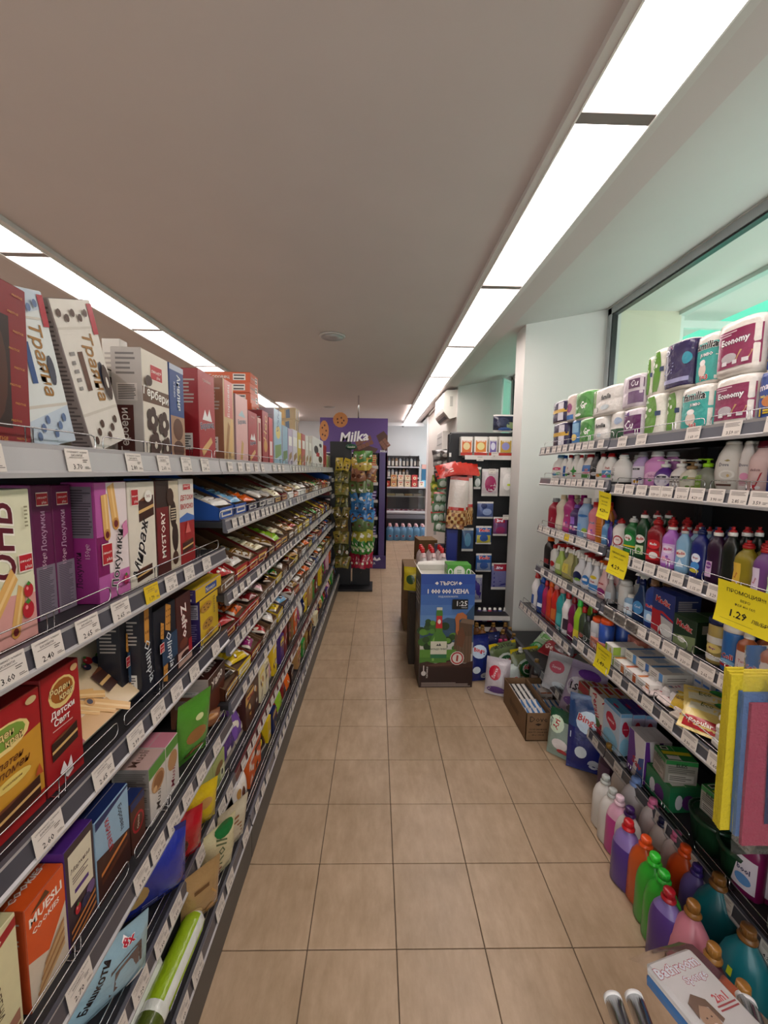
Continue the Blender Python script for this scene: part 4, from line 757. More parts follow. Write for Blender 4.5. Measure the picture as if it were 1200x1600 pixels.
LT('D', 489, 505, 690, .09, 'dcd8d4', [('E', .3, .6, .2, .14, '1c1a1a'), ('E', .7, .3, .2, .12, '1c1a1a'), ('E', .7, .8, .14, .07, '1c1a1a'), ('R', .3, .38, .6, .52, 'a81c24')], 'white box with black cow spots near the far end of the top shelf')
LT('D', 506, 510, 697, .09, '9a1c24', [], 'dark red box after the cow spotted one, top shelf')
for k, (c_, nm) in enumerate((('8a9a5a', 'olive green'), ('c8b88a', 'straw coloured'), ('7a8a50', 'moss green'), ('d0c8a8', 'cream'), ('a09060', 'khaki'))):
    me = cached(('canister', c_), lambda: MB().lathe([(.045, 0), (.048, .01), (.048, .16), (.045, .165)], c_, 14).mesh('canister', 'printed_card'))
    lm_ = cached(('canlid',), lambda: MB().lathe([(.049, 0), (.049, .014), (.044, .016)], 'e0dcd4', 14).mesh('lid', 'plastic'))
    X, zt = SHELF['L', 'D' if k < 1 else 'E', 0]
    o = put('canister', me, None, (X-.09, 5.12+.15*k, zt+.001), label='%s round canister near the far end of the top shelf' % nm, cat='canister'); put('lid', lm_, o, (0, 0, .164))
# stacks of flat boxes on the rear of the top shelf
def flat_stack(x, y, z0, n, w, d, h, col, fr, lab, grp, cat='box', jit=.006, name='biscuit_box', rot=90):
    me = carton_mesh(w, d, h, fr, col, 'left', sidepr=fr).mesh(name, 'printed_card'); r = random.Random(int(x*100+y*77))
    for k in range(n):
        put(name, me, None, (x+r.uniform(-jit, jit), y+r.uniform(-jit, jit), z0+.001+k*(h+.0005)), (0, 0, R(rot+r.uniform(-2, 2))), label=uniq('%s, %s' % (lab, ('topmost' if k == n-1 else ORD[k]+' from below'))), cat=cat, group=grp)
ztB = SHELF['L', 'B', 0][1]
flat_stack(-.83, 2.40, ztB, 9, .15, .25, .056, 'c4501c', [('R', .62, .2, .9, .85, 'd8d0c8'), ('L', .64, .2, .88, .85, 2, '3a3030'), ('T', 'Боровец', .32, .5, .5, 'e8d8c8', {'maxw': .45, 'ol': '6a2a1a'})], 'flat orange wafer box in the tall rear stack', 'orange wafer boxes stacked on the top shelf')
flat_stack(-.85, 3.80, ztB, 5, .16, .24, .105, 'a8906a', [('P', [(.05+.2*k, .1), (.2+.2*k, .15), (.18+.2*k, .9), (.04+.2*k, .8)], ('d8c49a', '6a5a70', 'c8a060', '5a6a80')[k]) for k in range(4)], 'patterned wafer assortment box in the far rear stack', 'wafer assortment boxes stacked on the top shelf')
flat_stack(-.85, 1.95, ztB, 4, .2, .22, .085, '9ab4c0', [('R', .1, .3, .6, .8, 'd8e0e4')], 'pale blue carton in the rear stack behind the red boxes', 'pale blue cartons on the top shelf')
# packets
def packet(kind, c):
    def f():
        if kind == 'snack_bar': w_, h_, t_ = .044, .125, .028
        elif kind == 'wafer_packet': w_, h_, t_ = .06, .11, .032
        else: w_, h_, t_ = .075, .11, .038
        acc = {'red': 'e8d8c0', 'dred': 'd8b060', 'brown': 'd8b070', 'dbrown': 'e0d8d0', 'orange': 'f0e4c8', 'yellow': '6a2418', 'white': 'a81c24', 'blue': 'd8e4f0', 'green': 'e8d878', 'gold': '5a1c18', 'purple': 'e8d8e8', 'pink': 'f0e8e8', 'sky': 'e8f0f4', 'lime': 'f0f0d8', 'cream': '7a3020', 'tan': 'f0e4d0'}.get(c, 'e8e0d8')
        L = blotch(kind+c, acc, c, 3)
        mb = pouch_mesh(w_, h_, t_, c, L, seed=len(c)+ord(c[0]), nu=6, nv=8, stripes='c8bcae')
        return mb.mesh(kind, 'film')
    return cached((kind, c), f)
def riser(w, d, h0, h1):
    return cached(('riser', round(w, 3), d, h0, h1), lambda: MB().add([(x, y, z) for x in (-w/2+.004, w/2-.004) for y, z in ((-d/2+.006, .004), (d/2-.006, .004), (d/2-.006, h1), (-d/2+.006, h0))], [(0, 1, 2, 3), (7, 6, 5, 4), (0, 4, 5, 1), (1, 5, 6, 2), (2, 6, 7, 3), (3, 7, 4, 0)], '5f4630').mesh('insert', 'kraft_card'))
rb = random.Random(11)
seqs = {('B', 1): [('blue', 'white'), ('blue', 'sky'), ('navy', 'orange'), ('dgrey', 'white'), ('grey', 'lgrey'), ('brown', 'cream'), ('dred', 'white'), ('white', 'tan')],
        ('B', 2): [('card', 'red'), ('red', 'white'), ('red', 'gold'), ('dred', 'cream'), ('brown', 'gold'), ('dred', 'lime'), ('brown', 'cream'), ('red', 'white')],
        ('B', 3): [('dred', 'red'), ('red', 'orange'), ('red', 'dred'), ('card', 'lpink'), ('card', 'brown'), ('yellow', 'green'), ('card', 'white'), ('red', 'cream')],
        ('B', 4): [('brown', 'dbrown'), ('yellow', 'yellow'), ('dred', 'magenta'), ('card', 'red'), ('card', 'white'), ('yellow', 'yellow'), ('navy', 'sky'), ('card', 'pink')],
        ('C', 1): [('white', 'tan'), ('orange', 'brown'), ('white', 'cream'), ('lgrey', 'white'), ('dred', 'red'), ('brown', 'white'), ('card', 'tan'), ('red', 'red')]}
OUT = ['card', 'card', 'red', 'brown', 'dred', 'yellow', 'card', 'white', 'blue', 'card']
INN = ['red', 'white', 'brown', 'gold', 'dbrown', 'cream', 'orange', 'yellow', 'green', 'tan', 'blue', 'red', 'dred', 'brown']
stuffmb = MB()
def tray_row(bay, n, count, hb, k_ind):
    ya, yb, sh = LEFT[bay]; X, zt = SHELF['L', bay, n]; pitch = (yb-ya-.03)/count; w_ = pitch-.016; d = .36
    for k in range(count):
        sq_ = seqs.get((bay, n)); oc, ic = sq_[k] if sq_ and k < len(sq_) else (rb.choice(OUT), rb.choice(INN))
        y = ya+.02+pitch*(k+.5)
        if bay == 'B' and n == 3 and k == 0: w_k = w_
        hbk = hb*rb.uniform(.88, 1.05); hbk = round(hbk, 2); hf = round(hbk*.30, 2)
        oc2 = oc if oc != 'card' else '7a5c40'
        me = tray_mesh(round(w_, 3), d, hf, hbk, oc2)
        pos = '%s from the near end, %s shelf, %s bay' % (ORD[k], SHN[n], BAYN[bay])
        o = put('display_carton', me, None, (X-.02-d/2, y, zt+.001) , (0, 0, R(90+rb.uniform(-4, 4))), label=uniq('open %s display carton, %s' % (CW[oc] if oc in CW else 'dark grey', pos)), cat='carton', group='open display cartons on the left shelves')
        put('insert', riser(round(w_, 3), d, round(hf*.75, 3), round(hbk*.74, 3)), o)
        kind = rb.choice(['snack_bar', 'wafer_packet', 'sweet_packet', 'snack_bar'])
        pm = packet(kind, ic); slope = math.atan2(hbk*.74-hf*.75, d)
        nn = k_ind if k_ind else 5
        cols = 1 if kind != 'snack_bar' else 1
        for q in range(nn):
            t_ = -.14+.25*q/max(1, nn-1)*.9
            zz = zt+.004+hf*.75+(t_+d/2)*math.tan(slope)+.016
            if k_ind:
                flat = kind == 'snack_bar'
                # the packets lie across the carton on its sloping insert
                ln = .125 if flat else .11
                M = Matrix.Rotation(R(90), 4, 'Z') @ Matrix.Rotation(slope, 4, 'X') @ Matrix.Rotation(R(rb.uniform(-14, 14)), 4, 'Z') @ Matrix.Rotation(R(90), 4, 'Y').inverted() @ Matrix.Rotation(R(-90), 4, 'X') if False else None
                wx = Vector((X-.02-d/2-t_, y+rb.uniform(-.008, .008), zz))
                # local frame of packet: x width, z length, y thickness -> want length along world y, thickness along world z
                ang = R(rb.uniform(-28, 28)); tl_ = -slope+R(rb.uniform(-20, 12))
                ey = Vector((math.sin(ang), math.cos(ang), 0)); ez = Vector((math.sin(tl_)*-1, 0, math.cos(tl_))); ez = (ez-ey*ez.dot(ey)).normalized(); ex = ey.cross(ez)
                # columns: local x -> -ex..., local -y (front face) -> up
                Mx = Matrix((( -ex.x, -ez.x, ey.x, 0), (-ex.y, -ez.y, ey.y, 0), (-ex.z, -ez.z, ey.z, 0), (0, 0, 0, 1)))
                if Mx.determinant() < 0: Mx = Matrix(((ex.x, -ez.x, ey.x, 0), (ex.y, -ez.y, ey.y, 0), (ex.z, -ez.z, ey.z, 0), (0, 0, 0, 1)))
                loc = wx-ey*(ln/2)
                o = put(kind, pm, None, loc, Mx.to_euler(), label='%s %s, %s from the front in the %s carton, %s shelf, %s bay' % (CW.get(ic, ic), kind.replace('_', ' '), ORD[q], ORD[k], SHN[n], BAYN[bay]), cat='packet', group='%ss in the %s carton, %s shelf, %s bay' % (kind.replace('_', ' '), ORD[k], SHN[n], BAYN[bay]))
            else:
                c0 = (X-.02-d/2-t_, y+rb.uniform(-.008, .008), zz); ww = .045; hh = min(.1, w_*.8)
                bz = rb.uniform(-.004, .008)
                stuffmb.grid(lambda u, v: (c0[0]+(u-.5)*.055, c0[1]+(v-.5)*hh, c0[2]+bz+.012*math.sin(math.pi*u)*math.sin(math.pi*v)-(u-.5)*.055*math.tan(slope)), 3, 4, ic)
                stuffmb.add([(c0[0]+dx, c0[1]+dy, c0[2]+bz+.0135-dx*math.tan(slope)) for dx, dy in ((-.012, -.02), (.012, -.02), (.012, .02), (-.012, .02))], [(0, 1, 2, 3)], 'e0d4c4')
for bay, cnt in (('B', 7), ('C', 7), ('D', 7)):
    for n, hb in ((1, .17), (2, .20), (3, .14), (4, .18)):
        tray_row(bay, n, cnt, hb, {'B': 7, 'C': 5, 'D': 4}[bay])
for n in (1, 2, 3, 4, 5): tray_row('E', n, 5, .13, 0)
stuffmb.build('sweet_packets', 'film', kind='stuff', label='mixed wrapped sweets and bars in the far end cartons of the left shelves', cat='packets')
# fifth, sixth and bottom shelves: upright boxes, tablets and bags
rc = random.Random(29)
BC = ['purple', 'dred', 'red', 'orange', 'yellow', 'cream', 'white', 'brown', 'tan', 'gold', 'navy', 'green', 'dbrown', 'lpink', 'sky', 'lime', 'magenta']
def mixrow(bay, n, hmax, first=()):
    ya, yb, sh = LEFT[bay]; X, zt = SHELF['L', bay, n]; y = ya+.02; k = 0; first = list(first)
    while y < yb-.05:
        if first: typ, c, w_, h_, txt = first.pop(0)
        else:
            typ = rc.choice(['box', 'bag', 'box', 'bag', 'bag']); c = rc.choice(BC); w_ = rc.uniform(.055, .12); h_ = hmax*rc.uniform(.62, .98); txt = None
        if y+w_ > yb-.01: break
        w_ = round(w_, 2); h_ = round(h_, 2); acc = rc.choice(['e8e0d4', 'd8b060', 'a81c24', '3a2418', 'e0c83c']); yc = y+w_/2
        pos = '%s from the near end, %s shelf, %s bay' % (ORD[min(k, 19)], SHN[n], BAYN[bay])
        near_ = ' with word %s' % txt if txt else ''
        if typ == 'box':
            fr = blotch(c+str(h_), acc, c)+[('L', .15, .9, .85, .97, 2, acc)]+([('T', txt, .5, .72, .14, 'a81c24' if c != 'red' else 'e8e0d4', {'maxw': .8, 'bold': .04})] if txt else [('R', .16, .68, .84, .76, c)])
            me = cached(('mb', c, w_, h_, acc, txt), lambda: carton_mesh(w_-.004, .13, h_, fr, c, 'left').mesh('snack_box', 'printed_card'))
            o = put('snack_box', me, None, (X-.025-.065-rc.uniform(0, .02), yc, zt+.001), (0, 0, R(90+rc.uniform(-4, 4))), label=uniq('%s snack box%s, %s' % (CW[c], near_, pos)), cat='box')
        else:
            fr = blotch(c+str(w_), acc, c)+([('T', txt, .5, .72, .12, 'f0e8e0', {'maxw': .8, 'bold': .04})] if txt else [])
            me = cached(('bg', c, w_, h_, acc, txt), lambda: pouch_mesh(w_, h_, .04, c, fr, seed=rc.randint(1, 99), nu=8, nv=10, stripes='b8ac9c').mesh('snack_bag', 'film'))
            le = rc.uniform(8, 26)
            for q in range(2):
                o = put('snack_bag', me, None, (X-.05-.048*q, yc+rc.uniform(-.004, .004), zt+.004), (R(le), 0, R(90+rc.uniform(-8, 8))), label=uniq('%s snack bag%s, %s' % (CW[c], near_, pos) if q == 0 else '%s snack bag behind the %s, %s shelf, %s bay' % (CW[c], ORD[k], SHN[n], BAYN[bay])), cat='bag')
                o.rotation_euler = (Matrix.Rotation(R(90+rc.uniform(-6, 6)), 4, 'Z') @ Matrix.Rotation(R(-le), 4, 'X')).to_euler()
        y += w_+.006; k += 1
mixrow('B', 5, .24, [('bag', 'purple', .16, .2, 'Milka'), ('bag', 'violet', .10, .18, None), ('box', 'brown', .12, .2, 'Хрупко'), ('box', 'brown', .10, .22, None), ('box', 'cream', .08, .2, None), ('box', 'cream', .07, .18, None)])
mixrow('B', 6, .15, [('bag', 'white', .12, .12, None), ('box', 'orange', .10, .14, 'Tutti'), ('box', 'orange', .09, .14, 'Tutti'), ('bag', 'dbrown', .1, .12, None), ('box', 'yellow', .07, .12, None)])
mixrow('C', 5, .24); mixrow('C', 6, .15, [('box', 'tan', .07, .14, None)]); mixrow('D', 5, .24); mixrow('D', 6, .15); mixrow('E', 6, .2); mixrow('E', 7, .15)
# ---------------------------------------------------------------- right shelves
RS = {0: 'top', 1: 'second', 2: 'third', 3: 'fourth', 4: 'fifth', 5: 'bottom'}
def Rpos(bay, n, p0, p1, ytop, inset, z=None):
    X, zt = SHELF['R', bay, n]; zt = z if z is not None else zt; Xi = X+inset
    ya, yb = pxy(p1, Xi, zt), pxy(p0, Xi, zt); h = onx((p0+p1)/2, ytop, Xi).z-zt
    return Xi, zt, ya, yb, h
def RBT(bay, n, p0, p1, ytop, kind, body, cap, desc, label=None, prints=(), inset=.03, dr=.6, rows=2, row_cols=None, **kw):
    Xi, zt, ya, yb, h = Rpos(bay, n, p0, p1, ytop, inset)
    w_ = (yb-ya)*.98; name = {'wash': 'detergent_bottle', 'soft': 'softener_bottle', 'dish': 'dish_soap_bottle', 'pump': 'soap_pump_bottle', 'spray': 'spray_bottle', 'duck': 'toilet_cleaner_bottle', 'shampoo': 'shampoo_bottle', 'tub': 'tub', 'can': 'spray_can', 'round': 'bottle', 'tall': 'bottle', 'jug': 'bottle'}[kind]
    ms = bottle_meshes(kind, w_, h, body, cap, dr, label, prints=prints, **kw)
    d = w_*dr
    for r in range(rows):
        x = Xi+d/2+r*(d+.012)
        if x+d/2 > XBR-.03: break
        m_ = ms
        put_bottle(m_, name, (x, (ya+yb)/2+(rng.uniform(-.004, .004) if r else 0), zt+.001), R(-72+rng.uniform(-6, 6)),
                   uniq(desc if r == 0 else ('%s row bottle behind the %s, %s right shelf' % (('', 'second', 'third')[r], ' '.join(desc.split(',')[0].split()[:8]), RS[n]))), 'bottle' if kind not in ('tub', 'can') else 'container')
rng = random.Random(3)
def logo(txt, c, bg=None, y=.66, s=.13, **k):
    L = []
    if bg: L.append(('E', .5, y, .38, s*.9, bg))
    return L+[('T', txt, .5, y, s, c, dict(maxw=.72, bold=.05, **k))]
flow = [('E', .3, .25, .14, .1, 'e8a0b8'), ('E', .6, .2, .16, .09, 'c070a0'), ('E', .5, .35, .1, .06, '8a5aa8')]
swirl = lambda a, b: [('E', .35, .25, .22, .12, a), ('E', .65, .3, .2, .1, b)]
# second shelf, short bay: liquid detergents
D2 = [(860, 875, 711, 'white', 'sky', 'white detergent bottle with pink heart emblem, first from the pier, second right shelf', logo('Savex', 'f0e8e8', 'd02060')+swirl('5a9ac8', '58b070')),
      (874, 882, 712, 'white', 'blue', 'white bottle with blue side stripe, second shelf beside the heart one', [('R', .5, .1, .95, .9, '2a60a8')]),
      (881, 890, 711, 'white', 'red', 'white bottle with red letter P and green base print, second right shelf', logo('P', 'b01c24', None, .7, .16)+swirl('4a9a3c', '3a3a3a')),
      (888, 900, 710, 'white', 'white', 'white bottle with big green leaf star, second right shelf', [('P', [(.5, .9), (.62, .6), (.9, .5), (.62, .4), (.5, .1), (.38, .4), (.1, .5), (.38, .6)], '2f8a35'), ('E', .6, .15, .14, .05, 'b01c24')]),
      (899, 907, 711, 'white', 'red', 'plain white red-capped bottle before the REX one', []),
      (906, 922, 710, 'white', 'red', 'white detergent bottle lettered REX on blue, second right shelf', [('R', .05, .5, .95, .95, '3a7ac0'), ('T', 'REX', .5, .62, .15, 'b01c24', {'bold': .06, 'ol': 'f0f0f0', 'maxw': .8}), ('R', .05, .05, .95, .3, '4a8a3c'), ('E', .5, .4, .3, .08, 'e08aa0')]),
      (919, 932, 706, 'black', 'black', 'black detergent bottle between white ones, second right shelf', [('E', .5, .3, .3, .12, 'd8d8d8'), ('L', .2, .6, .8, .8, 3, 'a8a8a8')]),
      (928, 942, 709, 'white', 'dred', 'white bottle with fruit picture left of the Fresh one', swirl('d8902c', '4a9a3c')),
      (937, 955, 709, 'white', 'red', 'white bottle with red word Fresh over coloured picture', [('T', 'Fresh', .5, .76, .15, 'b81c20', {'bold': .06, 'maxw': .9}), ('R', .08, .1, .92, .6, '5a9ad0'), ('E', .3, .2, .2, .1, 'e06090'), ('E', .7, .22, .18, .1, '60a050'), ('P', [(.3, .3), (.5, .55), (.8, .35)], 'f0f4f8')]),
      (951, 975, 711, 'white', 'white', 'rounded white bottle turned back outwards, end of the short bay second shelf', [('L', .1, .2, .3, .8, 9, '8a8a8a'), ('R', .1, .3, .25, .4, '2a2a2a')])]
for p0, p1, yt, b_, c_, nm, pr in D2: RBT('F' if p0 < 955 else 'N', 1, p0, p1, yt, 'wash', b_, c_, nm, prints=pr, dr=.5, rows=2)
# second shelf, near bay: hand soaps and shower gels
RBT('N', 1, 984, 1002, 707, 'tall', 'lilac', 'grey', 'pale lilac soap bottle with grey cap and fruit print, second right shelf', 'e0d8e4', [('R', .1, .78, .6, .88, '2a2a2e'), ('T', 'media', .35, .83, .06, 'e8e8e8', {'maxw': .4}), ('E', .4, .15, .2, .09, 'd09a30'), ('E', .65, .3, .16, .08, '4a3a6a'), ('E', .5, .24, .12, .06, '3a2a4a')])
RBT('N', 1, 1002, 1028, 706, 'round', 'd58cc8', 'lgrey', 'pink liquid soap refill bottle with flower oval, second right shelf', None, [('E', .5, .45, .44, .26, 'e8b8d8'), ('T', 'Isabella', .5, .5, .14, '9a4a8a', {'bold': .02, 'maxw': .75}), ('L', .25, .28, .75, .4, 3, '9a4a8a'), ('E', .4, .24, .1, .05, '6aa05a')], dr=.5)
RBT('N', 1, 1018, 1040, 719, 'pump', '5a2f86', 'white', 'purple pump bottle with white round label, second right shelf', '*e4dce8', [('R', .2, .68, .75, .84, '2a2a3a'), ('T', 'media', .47, .76, .08, 'f0f0f0', {'maxw': .45}), ('L', .3, .3, .8, .5, 3, '6a5a8a')], rows=2)
RBT('N', 1, 1041, 1065, 718, 'pump', 'e2dcd8', 'white', 'white pump bottle with black name band, second right shelf', None, [('R', .15, .68, .85, .84, '1e1e22'), ('T', 'media', .5, .76, .10, 'f0f0f0', {'maxw': .6, 'bold': .04}), ('R', .1, .36, .8, .44, '6a5a58'), ('L', .2, .2, .7, .3, 2, 'a09aa0')], rows=2)
RBT('N', 1, 1056, 1082, 722, 'pump', 'd9d3c0', '8a6a44', 'cream pump bottle with green leaf and brown pump, second right shelf', None, [('P', [(.05, .62), (.3, .95), (.55, .98), (.5, .75), (.2, .6)], '4a8a2c'), ('R', .5, .72, .95, .86, 'a89a60'), ('T', 'Olive Care', .5, .58, .09, '3a3a28', {'shear': .3, 'maxw': .8}), ('E', .55, .14, .12, .08, '6a8a3a'), ('E', .82, .12, .12, .08, '8aa04a')], rows=1)
RBT('N', 1, 1081, 1107, 717, 'pump', 'b6b8a6', '8fc81e', 'clear soap bottle with bright green pump and apple label, second right shelf', None, [('R', .02, .05, .42, .95, 'a4cc5a'), ('E', .22, .35, .14, .1, 'd8e8b0'), ('T', 'aloe', .22, .7, .1, '3a7a2a', {'rot': 80, 'maxw': .3})], rows=1, mat_='clear_liquid')
RBT('N', 1, 1109, 1149, 690, 'shampoo', 'd6d0c8', 'd0cac2', 'large white shower gel bottle lettered Dove, second right shelf', None, [('T', 'Dove', .38, .80, .12, '2a3a5a', {'maxw': .6, 'bold': .01}), ('P', [(.36, .94), (.5, .98), (.6, .93), (.48, .9)], '9a8a5a'), ('E', .5, .45, .28, .16, 'e4dfd8'), ('E', .5, .45, .2, .11, 'd0c8be'), ('E', .56, .42, .05, .05, 'c8a870'), ('T', 'pampering', .45, .2, .05, '8a3a3a', {'maxw': .6}), ('R', .1, .06, .7, .13, '5a3a30')], dr=.5)
RBT('N', 1, 1147, 1168, 690, 'shampoo', 'd4ccc8', 'd0cac2', 'white and pink shower gel bottle half hidden behind the large Dove one', None, [('T', 'Dove', .4, .80, .12, '2a3a5a', {'maxw': .6}), ('E', .5, .42, .3, .12, 'd890b0'), ('L', .2, .1, .8, .3, 4, 'c05a80')], dr=.5)
RBT('N', 1, 1163, 1196, 690, 'tall', 'd8b8b4', '5a1420', 'pink and red soap bottle with berries and dark red cap, second right shelf', None, [('P', [(.3, 0), (1, 0), (1, .8), (.55, .6)], 'a01c2c'), ('T', 'delicia', .32, .72, .10, '6a2a30', {'maxw': .5, 'shear': .2}), ('E', .3, .12, .12, .06, 'c02030'), ('E', .5, .08, .12, .06, 'e0d8d8')], dr=.5)
RBT('N', 1, 1193, 1225, 700, 'tall', '2a3a86', 'navy', 'dark blue bottle at the right edge, second right shelf', None, [('R', .1, .3, .9, .6, 'd0d0e0')], dr=.5, rows=1)
# third shelf, short bay
for p0, p1, yt, kd, b_, c_, nm, pr in [
    (854, 864, 778, 'tall', '9a1c34', 'grey', 'dark red bottle with grey cap, first from the pier on the third right shelf', [('T', 'rosé', .5, .4, .1, 'e8d0d4', {'maxw': .7, 'rot': 70})]),
    (865, 876, 773, 'soft', 'd9cdb8', 'beige', 'pearly champagne coloured bottle, third right shelf', []),
    (876, 887, 773, 'soft', 'b03a7c', 'magenta', 'pink and violet softener bottle, third right shelf', flow+[('T', 'soft', .5, .7, .1, 'f0e0f0', {'maxw': .7})]),
    (886, 898, 788, 'soft', '4a3468', 'violet', 'dark violet bottle with floral label, third right shelf', [('R', .1, .5, .6, .95, '9a70c8'), ('R', .2, .3, .9, .4, 'e8e8e8')]+flow),
    (899, 912, 778, 'tall', '8aa8cc', 'lgrey', 'silvery blue bottle with grey cap, third right shelf', [('E', .5, .9, .4, .07, '3a70b0'), ('R', .1, .1, .4, .5, '6a9ad0'), ('E', .7, .2, .2, .12, 'a0c050')]),
    (914, 927, 784, 'soft', 'd8808c', 'red', 'pink bottle lettered fresh, third right shelf', [('T', 'fresh', .5, .72, .13, '2a4a8a', {'bold': .06, 'maxw': .8, 'ol': 'f0e8e8'})]+flow),
    (928, 936, 790, 'tall', 'c8782c', 'orange', 'ribbed orange bottle, third right shelf', [('R', .1, .1+.14*k, .9, .14+.14*k, 'a85a1c') for k in range(6)]),
    (937, 946, 812, 'tall', '5a8ab8', 'blue', 'short blue bottle, third right shelf', [('R', .2, .2, .8, .6, '8ab8d8')]),
    (947, 952, 815, 'tall', '4a2c7c', 'purple', 'slim purple bottle at the joint, third right shelf', [])]:
    RBT('F', 2, p0, p1, yt, kd, b_, c_, nm, prints=pr, rows=2, dr=.7)
med = lambda c='b81c20', bg='e8e4e0': [('E', .5, .66, .42, .17, bg), ('T', 'Medix', .5, .67, .13, c, {'bold': .06, 'maxw': .72, 'rot': 8})]
for p0, p1, yt, b_, c_, c2, lb, pr, nm in [
    (953, 968, 809, 'e2dcd6', 'red', 'red', None, [('E', .5, .5, .4, .3, 'a81c24'), ('E', .5, .5, .3, .22, 'e8dcd8'), ('T', 'OA', .5, .55, .12, 'a81c24', {'bold': .06})], 'white dish soap bottle with red ring emblem and red cap'),
    (970, 987, 806, '1c6a34', 'lgrey', 'lgrey', '*2f8a44', [('E', .4, .72, .3, .16, 'e8e4e0'), ('T', 'Medix', .4, .72, .09, 'b81c20', {'maxw': .5, 'bold': .05}), ('R', .05, .28, .95, .36, 'd8c02c')], 'green dish soap bottle with grey cap, first of two greens'),
    (988, 1003, 797, '123f24', 'dred', 'white', None, med()+[('R', .15, .05, .85, .4, 'c8d8b0'), ('E', .5, .2, .2, .12, '4a8a3a')], 'dark green dish soap bottle with white collar and red cap'),
    (1005, 1025, 807, '8a1420', 'red', 'red', None, [('E', .5, .66, .42, .2, 'd03038'), ('T', 'Medix', .5, .67, .11, 'f0e8e4', {'bold': .06, 'maxw': .72}), ('R', .1, .0, .9, .4, 'c02028'), ('E', .55, .2, .26, .14, 'e8e0d8')], 'clear red dish soap bottle with coconut label, third right shelf'),
    (1028, 1048, 816, 'b46ac8', 'red', 'white', None, [('R', .08, .05, .92, .9, 'd8b8e0')]+med('c02a6a', 'e8d8ec')+flow, 'orchid pink dish soap bottle with flowers, third right shelf'),
    (1050, 1067, 822, '8ab4d4', 'red', 'lgrey', None, med()+[('P', [(.2, .1), (.5, .45), (.8, .1)], 'd8e8f4')], 'light blue dish soap bottle with red cap, third right shelf'),
    (1073, 1094, 822, '1a2470', 'navy', 'navy', None, [('E', .4, .6, .32, .18, 'e0e4f0'), ('T', 'Bingo', .4, .6, .1, 'a81c30', {'maxw': .5, 'bold': .05}), ('E', .4, .3, .3, .16, '4a8ac8'), ('E', .4, .12, .3, .08, 'c8b83a')], 'royal blue dish soap bottle, third right shelf'),
    (1096, 1119, 823, '2e1030', 'red', 'white', None, [('R', .02, .05, .5, .6, 'd0b0d0'), ('E', .28, .45, .2, .12, '7a3a8a'), ('T', 'Bilux', .28, .45, .08, 'f0e0f0', {'maxw': .35})], 'very dark purple dish soap bottle with red tip, third right shelf'),
    (1120, 1141, 822, '121a14', 'red', 'white', None, [], 'almost black green dish soap bottle, third right shelf')]:
    RBT('N', 2, p0, p1, yt, 'dish', b_, c_, nm, lb, pr, capcol2=c2, rows=3, dr=.62)
for p0, p1, yt, b_, lb, nm in [(1137, 1168, 843, '8a7a20', 'd8b040', 'olive yellow clear dish soap bottle with red cap near the promotion card'), (1167, 1194, 849, '6a3f78', 'd0c0d4', 'clear mauve dish soap bottle with red cap above the promotion card'), (1190, 1222, 872, '8a9a8a', 'b8d8a0', 'grey bottle with pale green label at the right edge, third shelf')]:
    RBT('N', 2, p0, p1, yt, 'dish', b_, 'red', nm, None, [('R', .0, .05, .45, .95, lb), ('T', 'Roxy', .22, .5, .1, 'a02030', {'maxw': .35, 'rot': 75, 'bold': .04})], capcol2='red', rows=3, dr=.62, inset=.018)
# fourth shelf, short bay: sprays
for p0, p1, yt, kd, b_, c_, nm, pr in [
    (847, 856, 838, 'tall', '1c181a', 'orange', 'black bottle with orange cap, first from the pier on the fourth right shelf', [('R', .2, .1, .8, .4, '8a1c24')]),
    (857, 864, 850, 'round', 'd8d4d0', 'red', 'white and red bottle beside the black one, fourth right shelf', [('E', .5, .4, .35, .2, 'b01c24')]),
    (865, 874, 848, 'spray', 'a8c060', 'red', 'lime spray bottle with red collar, fourth right shelf', [('R', .2, .2, .8, .6, 'd8e0b0')]),
    (875, 889, 850, 'spray', 'b8b070', 'red', 'yellowish spray bottle with red trigger, fourth right shelf', [('R', .1, .2, .6, .8, 'd8c858'), ('T', 'Fresh', .35, .5, .1, 'a81c20', {'rot': 75, 'maxw': .4})]),
    (890, 897, 853, 'spray', '7a7a4a', 'dred', 'olive spray bottle, fourth right shelf', []),
    (893, 906, 858, 'spray', 'd8d8dc', 'white', 'white spray bottle with navy round label, fourth right shelf', [('E', .4, .4, .38, .3, '16204f'), ('E', .45, .2, .25, .1, '7ab040')]),
    (906, 917, 862, 'spray', 'd8d8dc', 'red', 'white spray bottle with blue swirl, fourth right shelf', [('E', .5, .4, .4, .3, '3a7ac0'), ('R', .2, .35, .7, .5, 'e8e8e8')]),
    (917, 929, 868, 'spray', 'd8d8dc', 'dred', 'white spray bottle lettered Fresh with red trigger', [('E', .5, .8, .36, .1, 'd8c030'), ('T', 'Fresh', .5, .55, .12, 'b01c20', {'bold': .06, 'maxw': .8}), ('R', .05, .05, .95, .4, '4a8ac8')]),
    (930, 942, 874, 'spray', 'd8b0b0', 'orange', 'pinkish spray bottle with orange trigger, fourth right shelf', [('T', 'Medix', .5, .7, .12, 'b01c20', {'bold': .05, 'maxw': .8}), ('E', .5, .25, .4, .2, '8a2a6a')]),
    (943, 952, 892, 'spray', 'a8a4a4', 'lgrey', 'clear grey spray bottle at the end of the short bay, fourth shelf', [('R', .1, .1, .9, .6, 'b8c4cc')])]:
    RBT('F', 3, p0, p1, yt, kd, b_, c_, nm, prints=pr, rows=2, dr=.7, capcol2='white' if kd == 'spray' else None)
RBT('N', 3, 960, 972, 905, 'can', 'c8c4c0', 'lgrey', 'tall plain white tube near the Medix boxes', None, (), rows=2, dr=1.)
